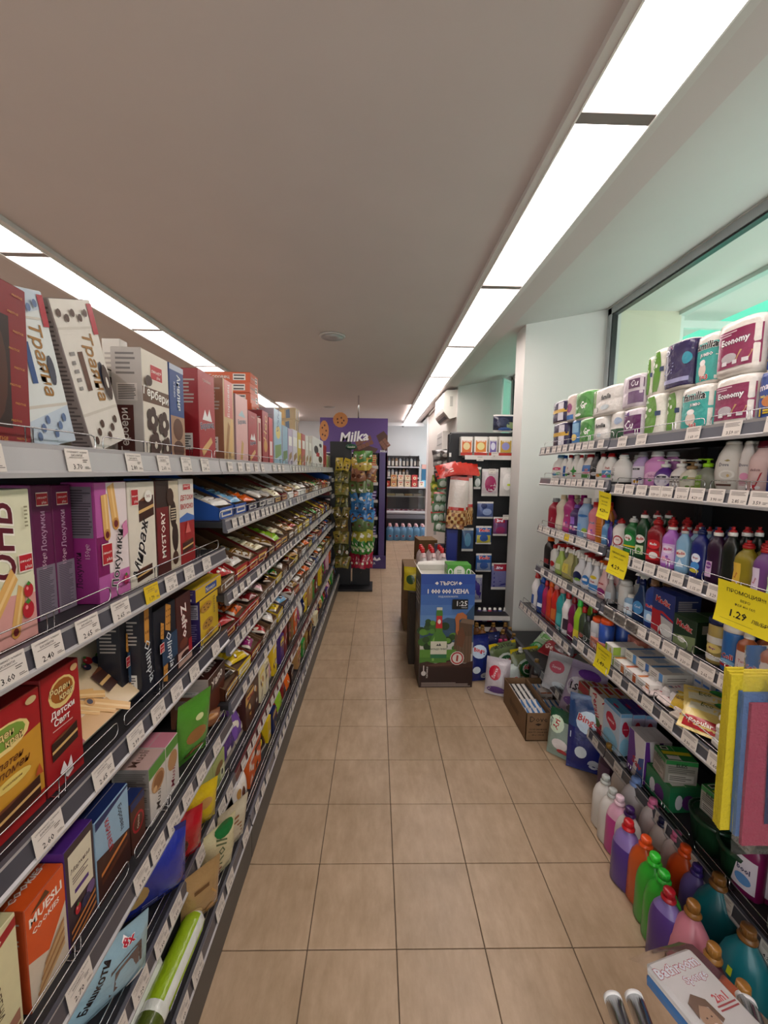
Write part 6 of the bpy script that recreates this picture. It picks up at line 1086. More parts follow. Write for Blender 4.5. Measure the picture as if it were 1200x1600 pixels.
# ---------------------------------------------------------------- bottles standing on the floor before the right shelf
def floor_bottle(px, py, h, wd, kind, body, cap, lab, dr=.75, yaw=-70, col2=None, fill=1., handle=False, label=None, prints=(), capcol2=None, m_='plastic', name='fabric_softener_bottle'):
    p = onz(px, py, h); ms = bottle_meshes(kind, wd, h, body, cap, dr, label, col2=col2, fill=fill, seg=24, handle=handle, prints=prints, capcol2=capcol2, mat_=m_)
    return put_bottle(ms, name, (p.x, p.y, .001), R(yaw), lab)
FB = [
 (952, 1162, .27, .085, 'jug', '2c1636', 'gold', 'dark purple bottle with gold cap, farthest of the bottles standing on the floor', dict(label='4a3050')),
 (975, 1193, .25, .10, 'jug', 'd4d0ce', 'b4b8b4', 'white handled bottle with grey green neck, nearest the shelf of the three open-necked ones', dict(handle=True)),
 (947, 1212, .25, .10, 'jug', 'd6d2ce', 'b4b8b4', 'white handled bottle with grey green neck, farthest out beside the dark purple one', dict(handle=True)),
 (958, 1233, .25, .10, 'jug', 'd6d2ce', 'b4b8b4', 'white handled bottle with grey green neck behind the pink clear bottle', dict(handle=True)),
 (994, 1215, .27, .11, 'jug', 'd8d2d4', '7a94cc', 'white handled bottle with pale blue cap', dict(handle=True)),
 (969, 1244, .26, .095, 'jug', 'c03a90', 'e8c8d4', 'clear bottle of bright pink liquid with pale cap', dict(col2='dca8c0', fill=.74)),
 (1021, 1248, .27, .09, 'jug', 'd8ccca', 'd8709a', 'pearly white bottle with pink cap, farther of two pink-capped ones', {}),
 (985, 1262, .26, .10, 'jug', 'd6d0cc', '3a1a58', 'white bottle with dark purple cap behind the violet one', {}),
 (983, 1282, .27, .105, 'jug', '4a2c86', 'c01c24', 'violet bottle with red cap, farther of the two red-capped ones', dict(col2='8a72b4', fill=.72)),
 (1036, 1278, .25, .085, 'jug', 'b88a6c', '16183a', 'peach coloured bottle with navy cap', dict(col2='cfc4bc', fill=.62)),
 (1010, 1308, .27, .105, 'jug', 'c4521c', 'e0501c', 'orange bottle with orange cap, farther of two', {}),
 (1058, 1300, .25, .09, 'jug', 'd8ccc8', 'd8709a', 'white bottle with pink cap, nearer of two pink-capped ones', {}),
 (1072, 1322, .26, .105, 'jug', 'cc4e1c', 'e0501c', 'orange bottle with orange cap beside the shelf', {}),
 (1024, 1335, .27, .105, 'jug', '2ea02c', '3ac838', 'bright green handled bottle, farther of two', dict(handle=True)),
 (1038, 1362, .27, .105, 'jug', '2ea02c', '2fae34', 'bright green handled bottle, nearer of two', dict(handle=True)),
 (1090, 1352, .25, .09, 'jug', '6a5aa0', '3c2878', 'lilac bottle with dark violet cap beside the teal one', {}),
 (1046, 1390, .27, .10, 'jug', '4a2c78', 'a01824', 'violet bottle with dark red cap, nearer of the two red-capped ones', dict(col2='7a68a4', fill=.8)),
 (1084, 1410, .29, .13, 'demijohn', 'c87c8c', '8a5c28', 'big round pink bottle with bronze cap', dict(dr=.85)),
 (1124, 1368, .29, .14, 'demijohn', '176c78', '7a5024', 'big round teal bottle with bronze cap, farther of two', dict(dr=.85)),
 (1170, 1448, .29, .14, 'demijohn', '1a707c', '7a5024', 'big round teal bottle with bronze cap and yellow sticker, nearer of two', dict(dr=.85, prints=[('R', .35, .8, .47, .96, 'c8dc30')])),
 (1116, 1478, .29, .125, 'demijohn', '5a2a34', '9a6a30', 'burgundy bottle with golden twisted cap', dict(dr=.85)),
 (1162, 1538, .29, .12, 'demijohn', 'b04c20', '9a6a30', 'orange bottle with golden twisted cap at the lower right', dict(dr=.85)),
]
for px, py, h, wd, kd, b_, c_, lab, kw in FB: floor_bottle(px, py, h, wd, kd, b_, c_, lab, **kw)
# sponge pack and foil rolls in a low wire bin at the lower right corner
ip = onz(1090, 1560, .52)
bx = empty('wire_bin', (.78, .52, 0), cat='bin', label='low wire dump bin holding the bath sponge pack and foil rolls at the lower right')
wb = MB(); W2, D2_ = .24, .20
for zz in (.02, .16, .30):
    wb.tube([(-W2, -D2_, zz), (W2, -D2_, zz), (W2, D2_, zz), (-W2, D2_, zz)], .003, 'grey', 5, closed=True)
for k in range(9):
    x = -W2+W2*2*k/8
    for y in (-D2_, D2_): wb.tube([(x, y, .01), (x, y, .30)], .002, 'grey', 4)
for k in range(7):
    y = -D2_+D2_*2*k/6
    for x in (-W2, W2): wb.tube([(x, y, .01), (x, y, .30)], .002, 'grey', 4)
wb.build('wire_cage', 'chrome', bx); MB().rbox(-W2+.006, -D2_+.006, .01, W2-.006, D2_-.006, .22, .01, '4a4a50').build('liner', 'plastic', bx)
def frame_from_px(a, b, c, z):     # corner pixel a, along b, up c on the horizontal plane z
    return onz(*a, z), onz(*b, z), onz(*c, z)
SZ = .48; A, B, Cc = frame_from_px((1010, 1508), (1066, 1487), (1185, 1640), SZ)
ex = (B-A); wv = ex.length*1.25; ex.normalize(); ey = Vector((-ex.y, ex.x, 0)); 
sp = MB(); SW, SL, ST = wv, .20, .05
def sS(u, v, o): return (u*SW, -SL+v*SL, ST+o)
sp.rbox(0, -SL, 0, SW, 0, ST*.5, .006, '4a78b0').rbox(0, -SL, ST*.5, SW, 0, ST, .008, 'cfcccc')
spp = [('T', 'Bathroom', .46, .86, .115, 'd8dce4', {'bold': .06, 'ol': 'a81c3c', 'maxw': .86}), ('T', 'Sponge', .62, .72, .10, 'd8dce4', {'bold': .05, 'ol': 'a81c3c', 'maxw': .6}), ('T', '2in1', .72, .52, .08, 'c04a50', {'bold': .05}), ('L', .55, .40, .92, .47, 2, 'a03a40'),
       ('P', [(.05, .0), (.75, .0), (.7, .18), (.5, .26), (.42, .30), (.2, .26), (.05, .16)], '9a7a62'), ('E', .28, .40, .14, .13, 'a8866c'), ('P', [(.12, .42), (.14, .56), (.3, .62), (.46, .54), (.5, .36), (.42, .34), (.40, .48), (.28, .52), (.18, .46)], '6a4e3c'), ('E', .24, .41, .015, .008, '4a3428'), ('E', .33, .41, .015, .008, '4a3428'), ('E', .29, .345, .04, .012, 'd8c0b4'), ('E', .85, .06, .14, .07, 'e0dcdc')]
sp.prints(sS, SW, SL, spp)
o = sp.build('bath_sponge_pack', 'printed_card', None, (A.x, A.y, SZ-ST), (R(-6), 0, math.atan2(ex.y, ex.x)), label='clear packed white and blue bath sponge lettered Bathroom Sponge at the lower right', cat='sponge')
fm = MB(); f_ = wob(4)
fm.grid(lambda u, v: (-.012+(SW+.024)*u, -SL-.01+(SL+.045)*v, ST+.004+.004*f_(u, v)-.03*max(0, v-.85)/.15), 14, 14, 'white')
fm.build('wrapper', 'clear_film', o)
for k, (a, b_) in enumerate((((958, 1562), (985, 1640)), ((991, 1560), (1020, 1640)), ((1166, 1568), (1190, 1640)))):
    z = .44; p, q = onz(*a, z), onz(*b_, z); q = p+(q-p).normalized()*.28
    t = MB().tube([p, q], .0185, 'c4c4c8', 20).build('foil_roll', 'chrome', label='shiny aluminium foil roll with white core, %s' % ('leftmost of the pair by the sponge', 'right one of the pair by the sponge', 'single one at the lower right corner')[k], cat='foil roll')
    d = (q-p).normalized(); MB().tube([p-d*.004, p+d*.004], .0192, 'e0e0e0', 20).tube([p-d*.0045, p-d*.004], .012, 'a09890', 16).build('core', 'paper', t)
# big pack of sponge cloths hanging at the right edge
YC = .78
def pc(px, py): return ony(px, py, YC)
a, b_, c_, d_ = pc(1150, 1052), pc(1200, 1052), pc(1130, 1300), pc(1200, 1310)
hg = empty('sponge_cloth_pack', (a.x, YC, a.z), cat='sponge cloths', label='clear bag of yellow, blue and pink sponge cloths hanging at the right edge'); O = hg.location
def cl(name, x0t, x0b, wdt, zt_, zb_, yo, th, col, m='tissue'):
    g_ = MB(); f2 = wob(len(name)); 
    for s_ in (0, 1):
        g_.grid(lambda u, v: ((x0b+(x0t-x0b)*v)+wdt*(u if s_ else 1-u)-O.x, yo-(th if s_ else 0)+.0015*f2(u*2, v*3), zb_+(zt_-zb_)*v-O.z), 8, 14, col)
    g_.add([(x0b-O.x, yo, zb_-O.z), (x0b-O.x, yo-th, zb_-O.z), (x0t-O.x, yo-th, zt_-O.z), (x0t-O.x, yo, zt_-O.z)], [(0, 1, 2, 3)], col)
    g_.add([(x0t-O.x, yo, zt_-O.z), (x0t-O.x, yo-th, zt_-O.z), (x0t+wdt-O.x, yo-th, zt_-O.z), (x0t+wdt-O.x, yo, zt_-O.z)], [(0, 1, 2, 3)], col)
    g_.build(name, m, hg)
for k in range(3): cl('cloth', a.x-.002*k, c_.x-.002*k, .24, a.z-.003*k, c_.z, YC+.028-.008*k, .007, 'c8b424')
x1 = pc(1156, 1080); x1b = pc(1142, 1300); cl('cloth', x1.x, x1b.x, .24, x1.z, x1b.z, YC+.003, .009, '4a6a9c')
x2 = pc(1163, 1093); x2b = pc(1147, 1310); cl('cloth', x2.x, x2b.x, .22, x2.z, x2b.z, YC-.007, .008, '9c3450')
x3 = pc(1190, 1060); x3b = pc(1180, 1275); MB().quad((x3b.x-O.x, YC-.018-O.y, x3b.z-O.z), (x3b.x+.16-O.x, YC-.018-O.y, x3b.z-O.z), (x3.x+.16-O.x, YC-.018-O.y, x3.z-O.z), (x3.x-O.x, YC-.018-O.y, x3.z-O.z), '16184a').build('card_insert', 'printed_card', hg)
for c_o in hg.children:
    if c_o.name.startswith('cloth'): c_o.location = (0, -O.y, 0)
w0 = pc(1128, 1318); w1 = pc(1150, 1000); fw = wob(9)
MB().grid(lambda u, v: ((w0.x-.004+(w1.x-w0.x)*v)+.26*u-O.x, -.026+.004*fw(u, v), w0.z+(w1.z-w0.z)*v-O.z), 12, 18, 'white').build('bag', 'clear_film', hg)
MB().tube([(.12, 0, .16), (.12, 0, .12), (.10, 0, .08)], .003, 'grey', 6).tube([(.12, 0, .16), (.50, .02, .18)], .004, 'grey', 6).build('hook', 'chrome', hg)
# ---------------------------------------------------------------- floor goods between the shelf and the display box
z0 = .20
def bag(px, py, zc, w, h, t, col, pr, lab, yaw=-45, lean=8, seed=1, roll_=0, stripes=None):
    p = onz(px, py, zc); p.y = min(p.y, 3.12); me = pouch_mesh(w, h, t, col, pr, seed, stripes=stripes, nu=12, nv=14).mesh('detergent_bag', 'film')
    M = Matrix.Rotation(R(yaw), 4, 'Z') @ Matrix.Rotation(R(lean), 4, 'X') @ Matrix.Rotation(R(roll_), 4, 'Y')
    return put('detergent_bag', me, None, (p.x, p.y, max(zc, .004)+abs(math.sin(R(roll_)))*w/2), M.to_euler(), label=lab, cat='bag')
bing = [('E', .5, .66, .32, .15, 'c8d8ec'), ('T', 'Bingo', .5, .68, .12, 'b81c2c', {'bold': .07, 'ol': 'e8ecf4', 'maxw': .8, 'rot': -12}), ('P', [(.05, .42), (.9, .30), (.95, .38), (.05, .50)], 'b8c8dc'), ('E', .35, .26, .16, .08, 'd0d8e0'), ('E', .7, .12, .16, .07, 'c0c8d8'), ('T', 'CLEAN', .5, .47, .06, '1a2a6a', {'rot': -10, 'bold': .05})]
bag(914, 1206, 0, .19, .40, .07, lambda u, v: '1a2470' if v < .55 else '2a4a80', bing, 'large dark blue Bingo powder bag standing on the floor against the shelf', yaw=-28, lean=-10, seed=2)
bag(874, 1184, 0, .15, .26, .06, lambda u, v: '1c4a30' if v > .8 else '8a9a90', [('E', .3, .7, .3, .18, 'c8d8c0'), ('T', 'Ari', .3, .7, .12, 'a81c2c', {'rot': 80, 'bold': .05}), ('E', .5, .3, .3, .12, 'd8d0d0'), ('E', .6, .15, .2, .06, 'b03a40')], 'green and white powder bag standing in front of the brown carton', yaw=-45, lean=-10, seed=5)
bag(900, 1118, z0, .22, .30, .09, 'a898b4', [('E', .4, .5, .32, .2, 'd8d4e0'), ('T', 'LSG', .4, .5, .14, '1c1a30', {'bold': .06}), ('E', .6, .8, .3, .1, '6a3a90'), ('E', .5, .2, .4, .1, '6a4a90')], 'crinkled silver lilac bag lying against the powder boxes', yaw=-55, lean=-28, seed=7)
bag(876, 1085, z0+.0, .26, .24, .12, 'cfcdd2', [('E', .35, .65, .2, .16, 'c85a70'), ('T', 'Savex', .35, .65, .08, 'f0e0e8', {'maxw': .3}), ('P', [(.1, .1), (.9, .05), (.9, .4), (.3, .5)], '4a8ac0'), ('E', .5, .2, .2, .1, 'e0e8f0')], 'bulky white and blue powder bag on the bottom shelf', yaw=-50, lean=-22, seed=8)
bag(835, 990, z0+.02, .24, .20, .10, '5a2a66', [('E', .4, .5, .4, .3, '8a5a96'), ('E', .2, .8, .14, .1, 'd8c8d0'), ('E', .7, .3, .2, .1, 'b890b8')], 'purple crinkled bag lying at the far end of the bottom shelf', yaw=-60, lean=-60, seed=9)
bag(862, 1028, z0+.04, .26, .16, .08, '8a1c24', [('T', 'Gel', .3, .4, .3, 'e0c8c0', {'bold': .05}), ('E', .7, .6, .3, .3, '3a1014')], 'dark red pack lying on the bottom shelf behind the white bag', yaw=-60, lean=-62, seed=10)
bag(850, 1010, z0+.05, .20, .16, .08, 'a8bca0', [('E', .5, .5, .4, .3, '6aa058'), ('E', .3, .7, .16, .16, 'd8e0d0')], 'pale green pack of dish cloths on the bottom shelf', yaw=-60, lean=-60, seed=11)
bag(832, 1018, z0+.01, .16, .12, .05, '1c6a34', [('E', .5, .5, .38, .34, '2f8a40'), ('E', .5, .5, .2, .16, '8ab890')], 'green netted sponge pack near the end of the bottom shelf', yaw=-70, lean=-70, seed=12)
ariel = [('P', [(0, .82), (1, .82), (1, 1), (0, 1)], 'd0b820'), ('T', 'MEGA PACK', .5, .90, .09, '1c1a14', {'bold': .05, 'maxw': .9}), ('E', .45, .45, .38, .28, 'c8d0c8'), ('E', .45, .45, .30, .22, '2a5a34'), ('T', 'ARIEL', .5, .5, .12, 'b81c2c', {'bold': .06, 'ol': 'e8e8e8', 'maxw': .6}), ('E', .7, .2, .2, .1, 'c8b840')]
bag(826, 1070, 0, .26, .27, .08, '6a7048', ariel, 'green and yellow MEGA PACK pods bag, nearer one behind the brown carton', yaw=18, lean=-16, seed=13)
bag(794, 1062, 0, .27, .28, .08, '5a6a44', ariel, 'green and yellow pods bag, farther one beside the blue bags', yaw=24, lean=-18, seed=14)
bag(748, 1064, 0, .20, .34, .09, '1c2668', bing, 'navy Bingo bag standing beside the beer display box', yaw=10, lean=-12, seed=15)
bag(760, 1045, 0, .30, .30, .08, '141c48', [('L', .1, .8, .9, .92, 2, '6a7ab0'), ('E', .5, .5, .3, .2, '2a4a9a'), ('E', .8, .3, .16, .12, '5a2a8a')], 'very dark blue bag behind the navy one', yaw=20, lean=-14, seed=16)
bag(775, 1087, 0, .17, .26, .08, 'b4aab0', [('E', .4, .6, .26, .2, 'b81c34'), ('E', .5, .15, .4, .1, '5a3a7a'), ('T', 'Savex', .4, .6, .1, 'f0e0e8', {'rot': 70, 'maxw': .3})], 'white and violet powder bag slumped at the corner of the beer display', yaw=-25, lean=-18, seed=17)
bag(797, 1080, 0, .22, .18, .07, 'c0ccc8', [('P', [(0, .8), (1, .8), (1, 1), (0, 1)], '16382a'), ('T', 'Mior', .5, .45, .3, 'b82030', {'bold': .06, 'ol': 'e8e8e8', 'maxw': .7}), ('E', .5, .15, .4, .1, '5a7a6a')], 'silver and dark green wipes bag leaning behind the brown carton', yaw=15, lean=-24, seed=18)
gc = [(745, 973, '6a4426', 'gold', 'dark gold'), (754, 977, '8a5a2a', 'gold', 'bronze'), (771, 973, '4a2a3a', 'gold', 'dark gold'), (790, 973, '3a2838', 'gold', 'dark gold'), (797, 980, '6a4a34', 'gold', 'bronze'), (803, 990, '8a70a8', 'gold', 'gold'), (777, 989, 'b03058', 'c83a6a', 'pink'), (782, 999, 'b03058', 'c83a6a', 'pink'), (790, 999, '982a50', 'a83058', 'dark pink'),
      (761, 995, 'c8a0a8', 'd0808a', 'pale pink'), (752, 992, 'a8a8b0', 'c8c8cc', 'white'), (813, 1012, 'd0ccc8', 'd8d4d0', 'white'), (839, 1030, '3a3030', '8a6a34', 'dark gold'), (768, 986, '7a2a50', 'gold', 'gold'), (786, 984, '5a3a4a', 'gold', 'bronze')]
for k, (px, py, b_, c_, cn) in enumerate(gc):
    p = onz(px, py, .27); ms = cached(('fbg', b_, c_), lambda: bottle_meshes('jug', .09, .27, b_, c_, .8, 'c8b8b0' if k % 3 == 0 else None))
    put_bottle(ms, 'fabric_softener_bottle', (p.x, p.y, .001), R(-20+13*(k % 4)), '%s-capped bottle in the floor cluster beside the beer display, %s from its far end' % (cn, ORD[k]), group=None)
# brown cartons of soap
p0 = onz(820.6, 1158, 0); hD = ony(819.6, 1114.6, p0.y).z
def soap_carton(x0, y0, w, d, h, lab):
    t = MB(); th = .004
    t.box(0, 0, 0, w, d, th, '6a5038').box(0, 0, 0, w, th, h, '7a5c40').box(0, d-th, 0, w, d, h, '7a5c40').box(0, 0, 0, th, d, h, '7a5c40').box(w-th, 0, 0, w, d, h, '7a5c40')
    t.prints(lambda u, v, o: (u*w, -o, v*h), w, h, [('T', 'Dove', .5, .78, .20, '2a1c12', {'maxw': .7, 'bold': .0}), ('P', [(.36, .60), (.5, .64), (.64, .60), (.5, .54)], '2a1c12'), ('T', 'DOVE CREAM BAR', .5, .42, .07, '2a1c12', {'maxw': .7}), ('T', 'BEAUTY CREAM BAR', .5, .32, .07, '2a1c12', {'maxw': .78}), ('T', '48 x 1 PACK', .5, .22, .07, '2a1c12', {'maxw': .5})])
    t.prints(lambda u, v, o: (-o, d-u*d, v*h), d, h, [('R', .35, .3, .36, .7, '4a3624'), ('L', .3, .4, .7, .6, 4, '4a3624')])
    return t.build('soap_carton', 'kraft_card', None, (x0, y0, .001), (0, 0, 0), label=lab, cat='carton')
cw = .150
soap_carton(p0.x, p0.y, cw, .42, hD, 'open brown soap carton lettered Dove on the floor, left one')
soap_carton(p0.x+cw+.004, p0.y+.0, cw, .42, hD, 'open brown soap carton lettered Dove, right one behind the green bag')
sb = MB().rbox(-.0155, -.046, 0, .0155, .046, .062, .001, 'd8d4d0').prints(lambda u, v, o: (-.0155+.031*u, -.046+.092*v, .062+o), .031, .092, [('P', [(.55, 0), (1, .0), (1, 1), (.75, 1), (.5, .5)], '3a70a8')]).mesh('soap_box', 'printed_card')
sb2 = MB().rbox(-.0155, -.046, 0, .0155, .046, .062, .001, 'd8d4d0').prints(lambda u, v, o: (-.0155+.031*u, -.046+.092*v, .062+o), .031, .092, [('R', .6, 0, 1, 1, '2a2c30')]).mesh('soap_box', 'printed_card')
for c in range(2):
    for j in range(4):
        for i in range(4):
            for l in range(2):
                if l == 1 and c == 1 and j == 2: continue
                put('soap_box', sb if (j < 2 or c) else sb2, None, (p0.x+.004+cw*0+c*(cw+.004)+.020+.033*i, p0.y+.055+.097*j, hD-.155+.064*l), (0, 0, R(rng.uniform(-1.5, 1.5))), label='white and %s soap box, %s Dove carton, %s layer, %s row, %s from the left' % ('blue' if (j < 2 or c) else 'black', 'left' if c == 0 else 'right', 'upper' if l else 'lower', ORD[j], ORD[i]), cat='box', group='soap boxes in the %s carton, %s layer' % ('left' if c == 0 else 'right', 'upper' if l else 'lower'))
for k in range(2):
    put('soap_box', MB().rbox(-.02, -.03, 0, .02, .03, .095, .001, 'd8d0cc').prints(lambda u, v, o: (-.02+.04*u, -.03-o, .095*v), .04, .095, [('L', .2, .2, .8, .7, 4, '8a7a74'), ('R', 0, .92, 1, 1, 'c86a40')]).mesh('soap_box', 'printed_card'), None, (p0.x+cw+.055+.042*k, p0.y+.28, .071), (0, 0, R(3)), label='white soap box standing upright in the right carton, %s of two' % ('left' if k == 0 else 'right'), cat='box')
# ---------------------------------------------------------------- beer display box
q0 = onz(654, 1073, 0); q1 = onz(736.5, 1072, 0); bw = q1.x-q0.x; bh = .862; bd = .30
t = MB(); th = .006
t.box(0, 0, 0, bw, bd, .01, '2a1a14').box(0, 0, 0, bw, th, bh, 'ccc8c0').box(0, bd-th, 0, bw, bd, bh, 'ccc8c0').box(0, 0, 0, th, bd, bh, 'ccc8c0').box(bw-th, 0, 0, bw, bd, bh, 'ccc8c0').box(th, th, bh-.05, bw-th, bd-th, bh-.045, 'c8c4bc')
sky_ = ['2c4c9c', '3458a4', '4068ac', '5078b4', '6088bc', '7098c0']
L = [('R', 0, 1-.09*(k+1), 1, 1-.09*k, sky_[k]) for k in range(6)]
L += [('P', [(0, .50), (.25, .56), (.5, .62), (.8, .60), (1, .73), (1, .40), (0, .40)], '3a5470'), ('P', [(.5, .60), (.8, .62), (1, .74), (1, .5), (.5, .5)], '34506c')]
rq = random.Random(8)
for k in range(34):
    x = rq.uniform(0, .66); y = rq.uniform(.34, .60-abs(x-.1)*.12); s = rq.uniform(.05, .09); L.append(('E', x, y, s, s*.42, rq.choice(['2c4a24', '3a6428', '4e7c30', '5f8c34', '233c1e'])))
L += [('P', [(.62, .28), (.97, .30), (.97, .56), (.8, .62), (.70, .56), (.66, .5)], '5c4634'), ('R', .70, .22, .96, .46, '6a5240'), ('P', [(.74, .58), (1, .56), (1, .60), (.78, .62)], '7a6452')]+[('R', .72+.06*k, .22, .725+.06*k, .5, '3c2c20') for k in range(4)]
L += [('P', [(.66, .56), (.64, .62), (.68, .66), (.78, .67), (.86, .64), (.86, .61), (.78, .62), (.72, .60), (.72, .52), (.70, .46), (.66, .50)], 'b0683c'), ('P', [(.68, .38), (.8, .36), (.84, .46), (.78, .55), (.70, .5)], '6a4430'), ('R', 0, .26, .68, .34, '5a8a34'), ('R', 0, .22, .68, .27, '4a7a2c')]
L += [('P', [(0, .22), (.15, .235), (.3, .215), (.5, .24), (.62, .255), (.7, .225), (.85, .215), (1, .24), (1, 0), (0, 0)], '3a221c'), ('R', 0, 0, 1, .18, '2a1714'), ('P', [(.1, .20), (.4, .22), (.6, .24), (.62, .20), (.3, .19)], '5a3a30')]
L += [('P', [(.20, .225), (.20, .42), (.22, .46), (.285, .50), (.295, .60), (.29, .66), (.30, .70), (.40, .70), (.41, .66), (.405, .60), (.415, .50), (.48, .46), (.50, .42), (.50, .225)], '4a7a30'), ('P', [(.23, .24), (.23, .42), (.27, .46), (.27, .24)], '7aa850'), ('R', .298, .69, .402, .715, 'c8c8c0'), ('P', [(.285, .53), (.41, .53), (.40, .64), (.30, .64)], 'b8282c'), ('E', .35, .59, .03, .02, 'e8d8d0'), ('R', .20, .27, .50, .415, 'd0ccb8'), ('R', .20, .265, .50, .30, '2a6a44'), ('T', 'МЛАДО ПИВО', .35, .345, .030, '2a3a2c', {'bold': .06, 'maxw': .29}), ('P', [(.3, .375), (.33, .395), (.35, .38), (.37, .4), (.4, .375)], '3a3a3a')]
L += [('E', .70, .265, .13, .062, 'd8d0c8'), ('E', .70, .265, .115, .055, 'a82c2c'), ('E', .70, .265, .09, .043, 'd8d0c8'), ('P', [(.68, .24), (.715, .235), (.725, .29), (.69, .295)], '9a3a34')]
L += [('T', 'ТЪРСИ', .5, .925, .052, 'ece8e4', {'bold': .06, 'maxw': .32}), ('T', '1 000 000 КЕНА', .5, .855, .052, 'ece8e4', {'bold': .07, 'maxw': .76}), ('T', 'ПОД КАПАЧКАТА', .5, .808, .018, 'd8dce4', {'maxw': .36, 'bold': .03}), ('P', [(.25, .925), (.29, .94), (.32, .925), (.29, .91)], 'ece8e4'), ('P', [(.68, .925), (.71, .94), (.75, .925), (.71, .91)], 'ece8e4')]
L += [('R', .58, .70, .87, .785, '101010'), ('T', '1:25', .76, .75, .045, 'e8e8e8', {'maxw': .22, 'bold': .03}), ('T', 'литра', .80, .713, .014, 'c8c8c8', {}), ('E', .08, .13, .045, .022, 'c8c0bc'), ('R', .07, .13, .09, .20, 'c8c0bc'), ('T', 'Каменица', .145, .14, .03, 'd8d0c8', {'rot': 90, 'maxw': .1}), ('L', .04, .01, .96, .05, 4, 'a89890')]
t.prints(lambda u, v, o: (u*bw, -o, v*bh), bw, bh, L)
t.prints(lambda u, v, o: (-o, bd-u*bd, v*bh), bd, bh, [('R', 0, 0, 1, .22, '2a1a16'), ('R', 0, .22, 1, .6, '4a4034'), ('R', 0, .6, 1, 1, '3a4660'), ('L', .2, .7, .8, .9, 5, 'c8c8d0'), ('L', .2, .3, .8, .5, 6, '8a8478')])
ds = t.build('beer_display_box', 'printed_card', None, (q0.x, q0.y, .001), (0, 0, R(1.0)), label='tall cardboard beer display box with bottle, meadow and Cyrillic headline, in the aisle', cat='display box')
fl2 = MB(); fl2.grid(lambda u, v: (bw*(1-.08*v)*u+.02*v, bd-.002+.05*v*v, bh-.001+(.014+.012*math.sin(u*3.1))*v), 10, 4, 'd0ccc4'); fl2.grid(lambda u, v: (-.03*v, bd*u, bh-.001+.05*v), 4, 2, 'c8c4bc'); fl2.build('flap', 'printed_card', ds)
gk = ony(707, 897, q0.y+.08)
gm_ = carton_mesh(.175, .13, .105, [('R', 0, 0, 1, 1, '4a9a34'), ('E', .5, .5, .25, .46, 'd8dcd0'), ('E', .5, .5, .2, .36, 'e4e4dc'), ('E', .12, .5, .1, .26, 'e8ece4'), ('E', .12, .5, .06, .18, '3a8a2c'), ('E', .9, .5, .1, .26, 'e8ece4'), ('E', .9, .5, .06, .18, '3a8a2c'), ('L', .4, .3, .6, .7, 3, '6a9a5a')], '4a9a34').mesh('can_pack', 'printed_card')
put('can_pack', gm_, None, (q0.x+.285, q0.y+.10, bh-.044), (0, 0, 0), label='green and white can pack resting in the top of the beer display box', cat='box')
# ---------------------------------------------------------------- black rack of hanging goods beyond the pier
YR = 3.80
def P(px, py, y=YR): return ony(px, py, y)
a = P(703, 675); b = P(805, 675)
rk = empty('display_rack', ((a.x+b.x)/2, YR, 0), cat='rack', label='black perforated display rack of hanging household goods beyond the beer display'); ro = rk.location
W_ = (b.x-a.x)/2
m = MB().rbox(-W_, .0, .05, W_, .025, a.z, .012, '1a191d')
for i in range(12):
    for j in range(26): m.box(-W_+.05+i*.045, -.001, .25+j*.062, -W_+.056+i*.045, 0, .27+j*.062, 'black')
m.build('back_panel', 'dark_metal', rk)
MB().rbox(-W_-.015, -.03, 0, -W_+.015, .03, a.z-.02, .004, '232226').build('post', 'dark_metal', rk); MB().rbox(W_-.015, -.03, 0, W_+.015, .03, a.z-.02, .004, '8a8684').build('post', 'dark_metal', rk)
MB().rbox(-W_, -.36, 0, W_, .02, .08, .005, '1a191d').build('base', 'dark_metal', rk)
def rackshelf(py, pyb, d, col):
    z = P(750, py).z; x0 = P(722, py).x-ro.x; s = MB().box(x0, -d, z-.012, W_-.01, 0, z, col).box(x0, -d-.006, z-.035, W_-.01, -d, z+.004, 'cfcac6'); s.build('shelf', 'dark_metal', rk); return z
zs = rackshelf(713, 0, .12, 'c8c4c0')
for py in (946, 962): rackshelf(py, 0, .30, '26252a')
g2 = MB(); g2.tube([(P(725, 700).x-ro.x, -.125, zs+.03), (W_-.01, -.125, zs+.03)], .002, 'white', 4); g2.build('wire_guard', 'chrome', rk)
def ptag(px, py, y=YR-.13, txt='2.99', wh=''):
    p = P(px, py, y); put('price_tag', tagm(txt, False, False, True), None, (p.x, p.y, p.z-.018), (0, 0, 0), label='white price label on the black rack beyond the pier, %s' % wh, cat='label')
for px, py, tx, wh in ((773, 711, '3.49', 'under the violet sachets'), (750, 717, '2.49', 'under the orange sachets'), (769, 737, '1.99', 'over the pink scourers'), (791, 809, '2.39', 'over the upper Bref pack')): ptag(px, py, txt=tx, y=YR-.14, wh=wh)
def card(px0, px1, py0, py1, y, t, col, pr, lab, name='blister_pack', cat='pack', hang=True, seed=1, peg=True, tilt=0, film=True):
    p = P(px0, py1, y); q = P(px1, py0, y); w = q.x-p.x; h = q.z-p.z
    me = pouch_mesh(w, h, t, col, pr, seed, nu=8, nv=10, stripes='d0ccc8' if film == 1 else None).mesh(name, 'film')
    o = put(name, me, None, ((p.x+q.x)/2, y, p.z), (R(tilt), 0, 0), label=lab, cat=cat)
    if peg: MB().tube([(0, -.01, h*.97), (0, YR-y if YR > y else .05, h*.97)], .003, 'grey', 5).build('peg', 'chrome', o)
    return o
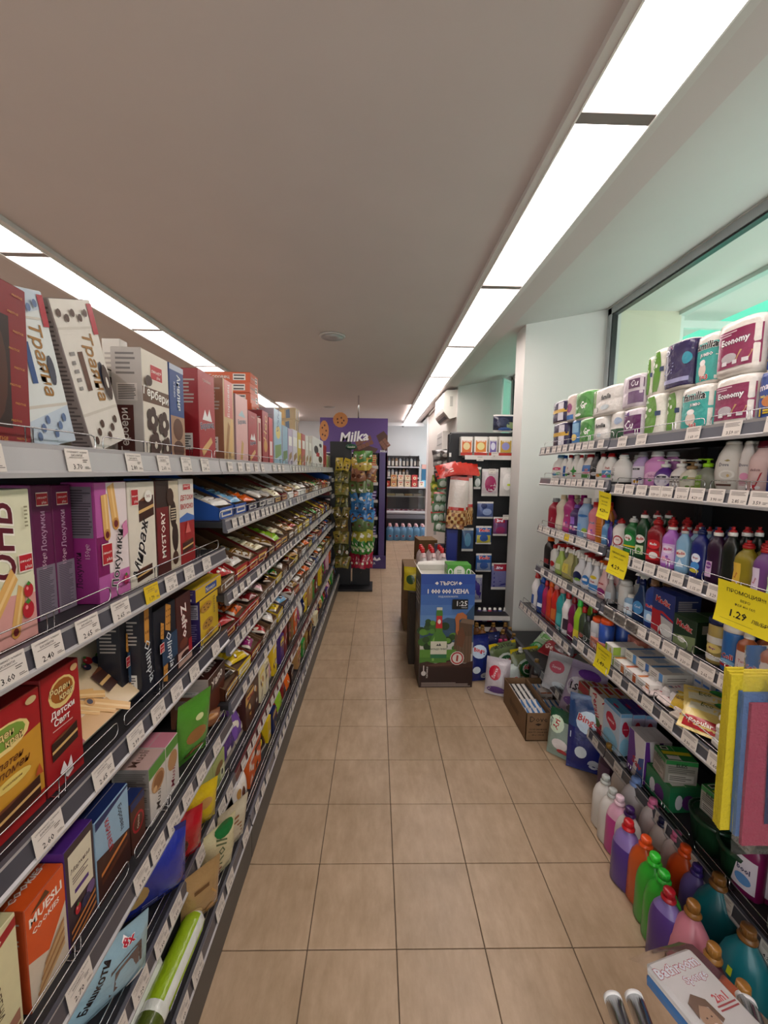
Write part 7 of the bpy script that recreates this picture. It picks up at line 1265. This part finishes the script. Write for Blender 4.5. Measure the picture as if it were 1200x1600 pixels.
for k, (x0, x1, c_, l_, nm) in enumerate(((718, 738, 'c8642c', 'd8c490', 'orange and white'), (739, 761, 'd07a2c', 'd8cc8a', 'orange'), (762, 776, '6a5a9a', 'c8c8d8', 'violet'), (777, 800, 'b8963c', '8a8ac0', 'gold'))):
    for r in range(2):
        p, q = P(x0, 712, YR-.07), P(x1, 683, YR-.07); w = q.x-p.x
        me = cached(('sach', k), lambda: carton_mesh(w*.96, .03, q.z-zs, [('R', .04, .04, .96, .96, 'e0dcd4'), ('R', .1, .06, .92, .8, c_), ('E', .5, .5, .3, .2, l_), ('T', 'Vanish' if k > 1 else 'Aroma', .5, .78, .12, 'e8e4dc', {'maxw': .7, 'bold': .04}), ('R', .0, .0, 1, .16, 'b02c20')], 'd8d4cc').mesh('sachet_box', 'printed_card'))
        put('sachet_box', me, None, ((p.x+q.x)/2, YR-.085+.045*r, zs+.001), (0, 0, 0), label='%s sachet box on the white shelf of the black rack, %s' % (nm, 'front' if r == 0 else 'back'), cat='box')
card(752, 779, 733, 775, YR-.10, .05, 'c4b8bc', [('E', .5, .45, .36, .3, '9a2a5a'), ('R', .5, .2, .85, .4, 'd8d0d0')], 'clear bag of dark pink scourers hanging on the black rack', seed=3)
card(752, 779, 733, 775, YR-.04, .04, 'c4b8bc', [('E', .5, .45, .36, .3, '9a2a5a')], 'clear bag of dark pink scourers, second one back on its peg', seed=3)
card(780, 803, 731, 775, YR-.10, .05, 'd0ccc8', [('E', .5, .5, .34, .3, 'e0dcd8'), ('E', .62, .4, .14, .04, 'c8d840')], 'clear bag of white scourers hanging on the black rack', seed=4)
card(740, 752, 730, 764, YR-.12, .04, '4a5a50', [('E', .5, .7, .3, .14, 'b8a050'), ('E', .5, .3, .4, .2, 'c8ccc8')], 'dark green pouch hanging beside the pink scourers', seed=5)
card(745, 771, 784, 810, YR-.10, .035, '4a5a8a', [('E', .4, .75, .2, .16, '1c2a5a'), ('E', .6, .4, .3, .2, '8a9ac0')], 'blue clear blister pack on the middle of the black rack', seed=6)
card(770, 793, 808, 837, YR-.10, .035, '6a3a6a', [('R', .1, .7, .8, .95, 'a01c34'), ('T', 'Bref', .45, .82, .16, 'e8e0f0', {'maxw': .5, 'bold': .06}), ('E', .5, .3, .35, .2, '8a2a5a')], 'red and violet Bref blister pack, upper one', seed=7)
card(721, 740, 825, 861, YR-.10, .03, '3a5a80', [('E', .5, .5, .3, .3, '5a8aa8')], 'dusky blue pack hanging low left on the black rack', seed=8)
for r in range(2):
    card(743, 768, 822+r*43, 850+r*43, YR-.11, .03, '2c5a9a', [('R', .05, .05, .95, .5, 'b8b040' if r == 0 else '7a8aa8'), ('T', 'Medix', .55, .78, .18, 'c02028', {'bold': .07, 'ol': 'e8e8e8', 'maxw': .8}), ('E', .5, .35, .28, .2, '3a5a9a')], 'blue and yellow Medix blister pack, %s one' % ('upper' if r == 0 else 'lower'), seed=9+r)
card(767, 795, 880, 921, YR-.11, .035, '6a6a9a', [('R', .1, .72, .9, .97, '8a1c30'), ('T', 'Bref', .45, .85, .12, 'e8e0f0', {'maxw': .5, 'bold': .06})]+[('P', [(.1, .1+.16*k), (.9, .2+.16*k), (.9, .27+.16*k), (.1, .17+.16*k)], '3a3a7a') for k in range(4)], 'large red and violet Bref blister pack, lower one', seed=12)
card(738, 754, 898, 941, YR-.12, .04, '8a8aa0', [('E', .5, .5, .4, .42, '3a2c80')], 'clear pack of violet clips hanging at the lower left of the black rack', seed=13)
for k in range(6):
    p = P(749+8*k, 958, YR-.15); c_ = ('4a3a80', 'a8a0b0', 'b03a5a', '3a2a60', '2a4a8a', 'c0bcc0')[k]; nm = ('violet', 'grey', 'rose', 'dark violet', 'blue', 'white')[k]
    put_bottle(cached(('rk', c_), lambda: bottle_meshes('round', .06, .13, c_, 'white', .8)), 'bottle', (p.x, p.y, zs*0+P(750, 962).z+.001), 0, 'small %s bottle on the low shelf of the black rack' % nm)
card(770, 806, 648, 675, YR+.02, .08, '1c2038', [('E', .4, .5, .3, .3, '2c3450'), ('E', .75, .35, .2, .2, '8a9a70'), ('E', .5, .15, .3, .1, '4a6ab0')], 'glossy dark blue bag lying on top of the black rack', peg=False, seed=14)
# strips of snacks hanging before the rack
YS = 3.66
def hang_strip(px0, px1, py0, py1, y, n, col, pr, lab, grp, t=.05, name='snack_pouch', seed=3, jit=.012, over=1.2):
    p = P(px0, py1, y); q = P(px1, py0, y); w = q.x-p.x; h = (q.z-p.z)/n
    me = pouch_mesh(w*.86, h*over, t, col, pr, seed, nu=7, nv=8, stripes=None).mesh(name, 'film'); r = random.Random(seed)
    for k in range(n):
        o = put(name, me, None, ((p.x+q.x)/2+r.uniform(-jit, jit), y-.01*k+r.uniform(-.01, .01), q.z-h*(k+1)), (R(-12), R(r.uniform(-9, 9)), R(r.uniform(-14, 14))), label=uniq('%s, %s from the top' % (lab, ORD[k])), cat='packet', group=grp)
def strip_hanger(px, py, y, lab, h=.6):
    p = P(px, py, y); MB().box(-.012, 0, -h, .012, .0015, 0, 'd8d4d0').build('clip_strip', 'plastic', None, p, label=lab, cat='clip strip')
redbag = lambda w: [('R', 0, .84, 1, 1, 'b82c24'), ('R', .05, .86, .3, .9, 'e8e0d8')]
for k, (x0, x1, y0, y1, yy, nm) in enumerate(((696, 727, 745, 826, 3.55, 'left'), (723, 733, 750, 822, 3.6, 'middle'), (732, 744, 742, 820, 3.62, 'right'))):
    p = P(x0, y1, yy); q = P(x1, y0, yy); w = q.x-p.x; h = q.z-p.z
    for r in range(3 if k < 2 else 2):
        def cc(u, v): return 'b03024' if v > .93 else ('ccc0b8' if v > .36 else random.Random(int(u*97)*131+int(v*89)).choice(['a8784c', 'c8a070', '8a5a34', 'd8b888', '6a3c20']))
        prr = [('R', .05, .36, .9, .42, 'b02c24')]+[('E', .15+.17*(i % 5), .06+.07*(i//5), .08, .035, ('8a4a24', 'd0a060', '6a3418', 'e0c080')[i % 4]) for i in range(20)]
        me = pouch_mesh(w, h*(.92 if r else 1), .06, cc, prr, seed=20+k, nu=9, nv=16).mesh('nut_bag', 'film')
        put('nut_bag', me, None, ((p.x+q.x)/2+.012*r-.008*k, yy+.05*r, p.z+.02*r), (0, R(4-3*k), R(-8+8*k)), label='long white and red bag of nuts hanging before the rack, %s bunch, %s' % (nm, ('front', 'middle', 'rear')[r]), cat='bag')
for k in range(5):
    p = P(703+9*k, 743, 3.5); me = cached(('redh', k % 2), lambda: pouch_mesh(.19, .13, .03, 'b42c20', [('R', .55, .2, .72, .42, 'e0d8d0'), ('T', 'HIT', .3, .6, .2, '5a1410', {'maxw': .4}), ('E', .4, .4, .1, .1, '7a1c14')], seed=30+k, nu=7, nv=7).mesh('snack_pouch', 'film'))
    put('snack_pouch', me, None, (p.x, 3.48+.035*k, p.z), (R(-35), R(-14+4*k), R(8)), label='red snack pouch in the bunch hanging over the nut bags, %s from the left' % ORD[k], cat='bag', group='red snack pouches')
hang_strip(674, 704, 705, 742, 4.05, 3, lambda u, v: '3a3434' if v > .5 else '8a8480', [('E', .5, .4, .3, .2, 'c8c4bc'), ('E', .6, .3, .14, .1, '2a2020')], 'black and silver sweets pouch hanging left of the red pouches', 'black and silver pouches', seed=41)
hang_strip(686, 704, 706, 742, 4.0, 3, '4a4240', [('E', .5, .4, .3, .2, 'b8b0a8')], 'dark grey sweets pouch beside the black and silver ones', 'dark grey pouches', seed=42)
hang_strip(680, 702, 738, 752, 3.95, 1, '2a201c', [('T', 'Rose', .5, .6, .4, 'c83a30', {'bold': .05, 'maxw': .8})], 'dark brown pouch with red lettering above the green strips', 'brown pouches', seed=43)
hang_strip(672, 690, 745, 790, 4.0, 4, '7a8a34', [('E', .5, .5, .3, .3, 'd0c038'), ('E', .6, .3, .2, .14, '3a5a24')], 'yellow green sweets packet in the left strip', 'yellow green packets', seed=44)
hang_strip(684, 704, 748, 780, 3.9, 2, '4a6a48', [('E', .5, .4, .36, .26, 'b0b8a8'), ('R', 0, .84, 1, 1, 'b02c2c')], 'green and white packet with red header, upper strip', 'green packets with red headers', seed=45)
hang_strip(673, 700, 772, 830, 3.85, 4, '5a7a5a', [('E', .3, .4, .2, .3, 'c8d0c4'), ('E', .7, .4, .2, .3, 'c0ccbc'), ('R', 0, .84, 1, 1, 'b02c2c')], 'green and white packet with red header in the lower strip', 'green and white packets', seed=46)
for px, py, y, nm in ((690, 703, 4.1, 'behind the black and silver pouches'), (682, 742, 4.03, 'behind the yellow green packets'), (712, 722, 3.85, 'behind the nut bags')): strip_hanger(px, py, y, 'white plastic clip strip hanging %s' % nm)
ph = MB(); 
p = P(705, 706, 3.8); ph = MB().box(0, -.012, -.02, .025, .012, .07, 'black').box(.003, -.013, -.055, .022, -.010, -.02, 'e0dcd8').build('price_holder', 'plastic', None, P(701, 704, 3.62), label='small black price holder with white ticket above the red pouches', cat='holder')
hb_ = P(699, 880, 3.7); hb2 = P(706, 826, 3.7)
put_product(carton_mesh(.10, .05, P(700, 826, 3.7).z-.45, [('R', .1, .05, .9, .95, '1c2c7a'), ('T', 'JET', .5, .2, .06, 'd8d8e8', {'rot': 90}), ('E', .5, .4, .2, .04, 'a8b0d8')], '1c2468'), 'tall_box', 'printed_card', (P(700, 850, 3.6).x+.03, 3.6, .46), (0, 0, 0), 'tall narrow royal blue box behind the beer display', 'box')
for k in range(3): put_product(carton_mesh(.07, .04, .44, [('R', .1, .1, .9, .9, ('6a6a78', '8a7a80', '5a5a68')[k])], '4a4a58'), 'tall_box', 'printed_card', (P(684+6*k, 850, 3.75).x, 3.72, .50), (0, 0, R(4*k)), 'slim %s upright pack beside the royal blue box' % ('slate grey', 'mauve', 'dark grey')[k], 'box')
# bottles with red caps on a crate behind the beer display
cx = P(667, 880, 3.42)
cr_m = MB().rbox(-.17, -.2, 0, .17, .26, .64, .004, '7a5c40').prints(lambda u, v, o: (-.17+.34*u, -.2-o, .64*v), .34, .64, [('R', 0, .5, 1, .505, '4a3624'), ('L', .3, .2, .7, .3, 3, '4a3624')]).mesh('carton', 'kraft_card')
put('carton', cr_m, None, (cx.x+.06, 3.52, .001), (0, 0, 0), label='brown carton behind the beer display carrying the red-capped bottles', cat='carton')
put('carton', cr_m, None, (cx.x+.02, 4.15, .001), (0, 0, 0), label='brown carton farther back along the right wall, lower one', cat='carton')
mw_ = bottle_meshes('round', .075, .30, 'd8c8c8', 'c01c20', 1., 'c86a70')
mw2 = bottle_meshes('round', .075, .27, 'dcd4d4', 'e8c8c8', 1., None)
for i in range(3):
    for j in range(4): put_bottle(mw_ if j else mw2, 'drink_bottle', (cx.x-.03+.085*i, 3.40+.085*j, .642), 0, ('red-capped drink bottle on the carton behind the beer display' if j else 'pale capped drink bottle in the front row behind the beer display')+', %s column, %s row' % (ORD[i], ORD[j]), group='red-capped drink bottles' if j else 'pale capped drink bottles')
for k, (y, w, h, z) in enumerate(((4.75, .26, .30, .001), (4.78, .24, .27, .302), (4.8, .22, .24, .573))):
    put_product(MB().rbox(-w/2, -.14, 0, w/2, .14, h, .003, '80603e').prints(lambda u, v, o: (-w/2+w*u, -.14-o, h*v), w, h, [('R', .05, .45, .95, .5, 'a08a68'), ('L', .2, .2, .6, .4, 3, '4a3624')]), 'carton', 'kraft_card', (.60, y, z), (0, 0, R(3*k)), 'brown carton in the stack by the far passage, %s' % ('lowest', 'middle', 'topmost')[k], 'carton')
yb_ = P(645, 905, 3.1); 
put_product(pouch_mesh(.13, .20, .06, 'c8b428', [('E', .5, .5, .3, .2, '3a5a34')], seed=51), 'snack_pouch', 'film', (.30, 3.28, .62), (0, 0, R(-20)), 'yellow pouch poking out left behind the beer display box', 'bag')
put_product(MB().rbox(-.03, -.1, 0, .03, .1, .61, .003, '3a3028'), 'carton', 'kraft_card', (.315, 3.34, .001), (0, 0, 0), 'narrow dark carton beneath the yellow pouch', 'carton')
# ---------------------------------------------------------------- chocolate stand
YM = 6.6; pu = '4c3270'
def Q(px, py, y=YM): return ony(px, py, y)
h0, h1 = Q(500, 652), Q(603, 708); X0m, X1m = h0.x, .172
ms_ = empty('chocolate_stand', ((X0m+X1m)/2, YM, 0), cat='display stand', label='purple chocolate stand with Milka header at the end of the left shelves'); mo = ms_.location
hw = X1m-X0m; hh = Q(550, 653).z-Q(550, 707).z; zb = Q(550, 707).z
bar = lambda cx, cy, w, h, rot: sum([[('P', [(cx+(x*w*math.cos(rot)-y*h*math.sin(rot)), cy+(x*w*math.sin(rot)+y*h*math.cos(rot))*2.0) for x, y in ((i/4+.01, j/2+.02), (i/4+.24, j/2+.02), (i/4+.24, j/2+.46), (i/4+.01, j/2+.46))], '7a4834')] for i in range(4) for j in range(2)], [])
hd = MB().rbox(-hw/2, 0, zb, hw/2, .03, zb+hh, .004, pu)
hd.prints(lambda u, v, o: (-hw/2+hw*u, -o, zb+hh*v), hw, hh, [('R', 0, 0, 1, 1, '59397f'), ('E', .06, .62, .07, .30, 'c07a3c'), ('E', .30, .94, .11, .22, 'c07a3c')]+[('E', .06+.03*math.cos(k*1.3), .62+.16*math.sin(k*1.3), .012, .03, '5a2c18') for k in range(5)]+[('E', .30+.05*math.cos(k*1.3), .92+.08*math.sin(k*1.3), .012, .03, '5a2c18') for k in range(5)]
   + [('P', [(.48, .0), (.56, .30), (.86, .12), (.82, 0)], '4a2418'), ('P', [(.83, .5), (.94, .64), (1, .5), (1, .08), (.93, .04)], '4a2418')]+bar(.57, .06, .25, .14, .42)+bar(.87, .30, .14, .12, -.9)+[('T', 'Milka', .50, .46, .30, 'f0ecf0', {'shear': .25, 'bold': .05, 'maxw': .48, 'rot': 6}), ('T', 'Milka', .94, .05, .07, 'e8e4e8', {'shear': .2, 'maxw': .1})])
hd.build('header', 'printed_card', ms_)
xs0 = Q(590, 800).x-mo.x; xsr = X1m-mo.x
MB().box(xs0, -.0, 0, xs0+.02, .40, zb, pu).box(xsr-.03, -.0, 0, xsr, .40, zb, '46306a').box(xs0, 0, 0, xsr, .012, zb, '46306a').build('side_panel', 'printed_card', ms_)
MB().box(-hw/2, 0, 0, -hw/2+.03, .40, zb, '46306a').box(-hw/2, .38, 0, xsr, .40, zb, '241a30').build('back_panel', 'printed_card', ms_)
bp_ = MB().box(-hw/2, -.02, 0, xsr, .02, Q(580, 868).z, '3f2a66'); zb2 = Q(580, 868).z
bp_.prints(lambda u, v, o: (-hw/2+hw*u, -.02-o, zb2*v), hw, zb2, [('T', 'НОВАТТА', .74, .42, .32, 'f0ecf0', {'bold': .06, 'maxw': .2}), ('P', [(.80, .7), (.83, .95), (.86, .72), (.9, .9), (.92, .7), (.86, .6)], 'e8e4e8')]); bp_.build('base', 'printed_card', ms_)
lev = [728, 754, 781, 808, 836]; rr = random.Random(77)
for i, py in enumerate(lev):
    z = Q(585, py).z; MB().box(-hw/2+.03, 0, z-.02, xs0, .36, z, 'a89aa8').box(-hw/2+.03, -.006, z-.045, xs0, 0, z+.002, 'c4bcb8').build('shelf', 'dark_metal', ms_)
    for k in range(3):
        x = mo.x+xs0-.08-.135*k; colr = 'd0bc74' if i < 2 else ('4a2a6e' if i < 4 else '2a3a5a'); n_ = 5 if i < 2 else 3
        for j in range(n_):
            hh_ = .036 if i < 2 else .05
            me = cached(('mk', i < 2, i == 4), lambda: MB().rbox(-.055, -.12, 0, .055, .12, hh_-.002, .004, colr).prints(lambda u, v, o: (-.055+.11*u, -.12-o, hh_*v), .11, hh_, [('R', .1, .2, .9, .7, 'b83a2c' if i < 2 else 'b0a0c8')]).mesh('chocolate_pack', 'film'))
            put('chocolate_pack', me, None, (x, YM+.15, z+.001+hh_*j), (0, 0, R(rr.uniform(-4, 4))), label='%s chocolate pack, %s from below, %s column from the right, %s shelf of purple stand' % ('yellow' if i < 2 else ('purple' if i < 4 else 'blue'), ORD[j], ORD[k], ORD[i]), cat='pack', group='chocolate packs on the %s shelf, %s column' % (ORD[i], ORD[k]))
MB().tube([(0, 0, 0), (0, 0, 2.86-zb-hh)], .012, 'c8c8c8', 8).build('hanging_rod', 'chrome', None, (Q(560, 650).x, YM+.015, zb+hh), label='thin white rod from the ceiling to the purple header', cat='rod')
# ---------------------------------------------------------------- black sweets rack with hanging bags
YCx = 5.5
def V_(px, py, y=YCx): return ony(px, py, y)
sx0, sx1 = V_(527, 800).x, V_(548, 800).x
sr = empty('sweets_rack', ((sx0+sx1)/2, YCx, 0), cat='rack', label='narrow black floor rack hung with sweets bags at the end of the left shelves'); so = sr.location
zt_ = V_(540, 690).z
MB().rbox(sx0-so.x-.10, .0, .03, sx1-so.x, .16, zt_, .004, '17161a').build('column', 'dark_metal', sr)
MB().rbox(sx0-so.x, -.22, 0, V_(582, 917).x-so.x, .2, .03, .004, '141317').build('base', 'dark_metal', sr)
MB().rbox(V_(551, 800).x-so.x, .0, .03, V_(579, 800).x-so.x, .04, V_(560, 706).z, .004, '201f24').build('column', 'dark_metal', sr)
pg = MB()
for k in range(11): pg.tube([(V_(565, 800).x-so.x, .02, V_(565, 712+18*k).z), (V_(565, 800).x-so.x, -.16, V_(565, 712+18*k).z+.01)], .003, 'grey', 5)
for k in range(9): pg.tube([(sx0-so.x+.02, .02, V_(535, 718+21*k).z), (sx0-so.x-.0, -.15, V_(535, 718+21*k).z+.01)], .003, 'grey', 5)
pg.build('peg', 'chrome', sr)
gs = MB().lathe([(.07, 0), (.075, .004), (.07, .008)], '1d4a34', 20, sy=.5).prints(lambda u, v, o: (-.06+.12*u, -.03+.06*v, .0085+o), .12, .06, [('T', 'Detelina', .5, .5, .34, 'd8d8c0', {'maxw': .8, 'shear': .2}), ('R', .15, .26, .85, .3, 'd8d8c0')]).build('sign', 'plastic', None, V_(549, 698, 5.42), (R(90), 0, 0), label='small oval dark green sign on the black sweets rack', cat='sign')
MB().tube([(0, 0, -.004), (0, 0, -.08)], .004, 'black', 5).build('bracket', 'dark_metal', gs)
rows = [(706, 722, '4a7a34', 'c8b83c', 'green'), (716, 735, 'b8a040', 'c87850', 'golden'), (732, 752, '8a5a40', 'd8a888', 'brown'), (748, 770, '5a6a34', 'b8743c', 'olive'), (768, 786, '3a78b0', 'd8e4f0', 'blue'), (782, 800, '2f6aa4', 'd0e0ec', 'blue and white'), (797, 815, '3a7ab8', 'd8e0e8', 'light blue'), (812, 830, '5a7040', 'a8b070', 'moss green'), (826, 846, 'a8a034', '5a7a2c', 'yellow'), (842, 866, '3a8034', 'a8c088', 'bright green'), (864, 888, 'a01c38', 'd87a90', 'crimson')]
for i, (y0, y1, c1, c2_, nm) in enumerate(rows):
    for s_ in range(3 if i < 9 else 5):
        n3 = 3 if i < 9 else 5; xa = 549+(32/n3)*s_; p = V_(xa, y1, 5.33); q = V_(xa+32/n3+4, y0, 5.33); w = q.x-p.x; h = q.z-p.z
        me = cached(('sw', i), lambda: pouch_mesh(w, h*1.1, .04, c1, blotch(i, c2_, c1), seed=60+i, nu=6, nv=7).mesh('sweets_bag', 'film'))
        put('sweets_bag', me, None, ((p.x+q.x)/2-.01, 5.33-.03*(s_ == n3//2)+.03*abs(s_-n3//2), p.z), (R(-10+rr.uniform(-14, 10)), R((s_-n3//2)*9+rr.uniform(-14, 14)), R((s_-n3//2)*20+rr.uniform(-18, 18))), label='%s sweets bag in the %s tier of the black rack, %s' % (nm, ORD[i], ('left one', 'middle one', 'right one', 'fourth one', 'fifth one')[s_] if n3 == 3 else ORD[s_]+' from the left'), cat='bag')
for i in range(9):
    for s_ in range(2):
        p = V_(527+9*s_, 735+19*i, 5.42); c1 = ('b8a034', '6a6430', '8a8240', '5a5a28', '7a6a30', '6a5a2a', '8a7a34', '4a4a24', '7a7030')[i]
        me = cached(('sw2', i), lambda: pouch_mesh(.105, .17, .035, c1, blotch(i+50, 'c8b05a', '2c2a18'), seed=80+i, nu=6, nv=7).mesh('sweets_bag', 'film'))
        put('sweets_bag', me, None, (p.x+.02, 5.42-.02*s_, p.z), (R(-10+rr.uniform(-12, 12)), R(14*(s_-.5)+rr.uniform(-12, 12)), R(20*(s_-.6)+rr.uniform(-14, 14))), label='olive gold sweets bag on the left face of the black rack, %s tier, %s' % (ORD[i], 'left' if s_ == 0 else 'right'), cat='bag')
# ---------------------------------------------------------------- far end: chilled counter, shelves, water
YF = 9.75
def F_(px, py, y=YF): return ony(px, py, y)
fx0, fx1 = F_(598, 800).x, F_(667, 800).x
cc_ = empty('chilled_counter', ((fx0+fx1)/2, YF, 0), cat='display case', label='grey glass-fronted chilled counter at the far end of the shop'); co = cc_.location; hw_ = (fx1-fx0)/2
zt4 = F_(630, 761).z; zm = F_(630, 803).z; zg = F_(630, 812).z
MB().rbox(-hw_, 0, zg, hw_, .6, zm, .03, '6a6c74').rbox(-hw_, -.02, zm, hw_, .06, zm+.07, .02, 'b4b6ba').build('base', 'plastic', cc_)
MB().box(-hw_, .55, zm, hw_, .6, zt4, '6a6670').box(-hw_, .0, zt4-.03, hw_, .6, zt4, 'c8ccd0').box(-hw_, 0, zm, -hw_+.03, .6, zt4, '8a8c92').box(hw_-.03, 0, zm, hw_, .6, zt4, 'a8aaae').build('cabinet', 'plastic', cc_)
MB().box(-hw_+.03, .2, zm+.40, hw_-.03, .55, zm+.42, 'c0c0c4').build('shelf', 'plastic', cc_)
MB().box(-hw_+.03, .015, zm+.07, hw_-.03, .02, zt4-.06, 'd8e4e8').build('glass', 'glass', cc_)
MB().box(-hw_, 0, 0, hw_, .5, zg, '17161a').build('plinth', 'dark_metal', cc_)
for k in range(9): put_product(pouch_mesh(.14, .10, .05, ('c8a8b8', 'b890a8', 'd0c0cc')[k % 3], [('E', .5, .5, .3, .2, '8a3a50')], seed=90+k), 'meat_pack', 'film', (fx0+.12+.115*k, YF+.2, zm+.03), (R(-50), 0, R(8*(k % 3))), 'pale pink packed meat in the chilled counter, %s from the left' % ORD[k], 'packet')
for k in range(4): put_product(MB().rbox(-.10, -.12, 0, .10, .12, .05, .01, ('c8b890', 'd0c8b8', 'b8a078', 'c8c0b0')[k]), 'cheese_tray', 'plastic', (fx0+.2+.22*k, YF+.36, zm+.425), (0, 0, 0), 'cheese tray on the upper counter shelf, %s from the left' % ORD[k], 'tray')
# shelves behind the counter
YB = 10.35; bx0, bx1 = F_(603, 720, YB).x, F_(655, 720, YB).x
bs = empty('liquor_shelf', ((bx0+bx1)/2, YB, 0), cat='shelving', label='dark liquor shelf behind the chilled counter'); bo = bs.location; zt5 = F_(640, 712, YB).z
MB().box(bx0-bo.x, .2, 0, bx1-bo.x, .22, zt5, '26252a').box(bx1-bo.x-.02, 0, 0, bx1-bo.x, .2, zt5, '1c1b20').box(F_(640, 720, YB).x-bo.x, 0, 0, F_(641, 720, YB).x-bo.x, .2, zt5, '1c1b20').build('back_panel', 'dark_metal', bs)
zl = [F_(630, 729, YB).z, F_(630, 746, YB).z]
for z in zl: MB().box(bx0-bo.x, -.02, z-.03, bx1-bo.x, .2, z, 'c8c8cc').build('shelf', 'dark_metal', bs)
cb = ['3a4048', '6a7078', '8a9098', '54483c', 'a0a4a8', '2c3238', '7a5a3c']
for i, z in enumerate(zl):
    for k in range(9 if i == 0 else 6):
        c_ = cb[(k*3+i) % 7]
        put_bottle(cached(('lq', c_), lambda: bottle_meshes('round', .075, .24, c_, 'black', 1., 'b8b4ac', seg=12)), 'liquor_bottle', (bx0+.08+.095*k, YB+.08, z+.001), 0, 'glass liquor bottle on the %s shelf behind the counter, %s from the left' % (('upper', 'lower')[i], ORD[k]), group=None)
gi = [('a83c2c', 'red'), ('c8a06a', 'tan'), ('d0c4b0', 'cream'), ('c8bca0', 'beige'), ('b03838', 'dark red'), ('d8d0cc', 'white')]
for r in range(2):
    for k, (c_, nm) in enumerate(gi):
        x = fx0+.10+.165*k; z = zt4+.001+.15*r
        if r and k in (0, 5): continue
        me = cached(('gift', c_, r), lambda: carton_mesh(.14, .12, .14, [('E', .5, .45, .3, .26, 'd8c8a8'), ('R', .2, .7, .8, .85, 'a83028'), ('E', .5, .45, .14, .1, '6a3a20')], c_).mesh('gift_box', 'printed_card'))
        put('gift_box', me, None, (x, YF+.2, z), (0, 0, R(5*k-10)), label='%s biscuit gift box on top of the chilled counter, %s row' % (nm, ('lower', 'upper')[r]), cat='box')
put_product(carton_mesh(.12, .10, .55, [('R', 0, .8, 1, 1, 'd8a8a0'), ('R', 0, .3, 1, .8, '2f6a90'), ('R', 0, 0, 1, .3, '6ab0d0')], '2f6a90'), 'tall_box', 'printed_card', (fx1-.06, YF+.30, zt4+.001), (0, 0, 0), 'tall blue and pink box at the right end of the chilled counter', 'box')
# red edged cooler beside the counter
rc_ = empty('drinks_cooler', (.20, 9.0, 0), cat='fridge', label='tall drinks cooler with red side seen edge-on behind the purple stand')
zr0, zr1 = 0.0, ony(602, 697, 9.0).z
MB().rbox(-.62, 0, 0, .0, .6, zr1, .01, '2a282c').build('cabinet', 'plastic', rc_); MB().box(.0, -.03, .35, .035, .6, zr1, 'a81c20').build('side_panel', 'plastic', rc_)
# water jugs below the counter
wj = bottle_meshes('jug', .19, .37, '7ab4dc', 'd8b0b4', 1., None, prints=[('E', .5, .4, .3, .2, '9ac0dc'), ('E', .5, .4, .14, .1, 'b84a60')], mat_='clear_liquid', seg=16)
for r in range(2):
    for k in range(6):
        p = ony(604+10.2*k, 835, 9.45); put_bottle(wj, 'water_jug', (p.x+.08, 9.42+.20*r, .001), 0, 'large blue water jug below the chilled counter, %s row, %s from the left' % (('front', 'rear')[r], ORD[k]), group=None)
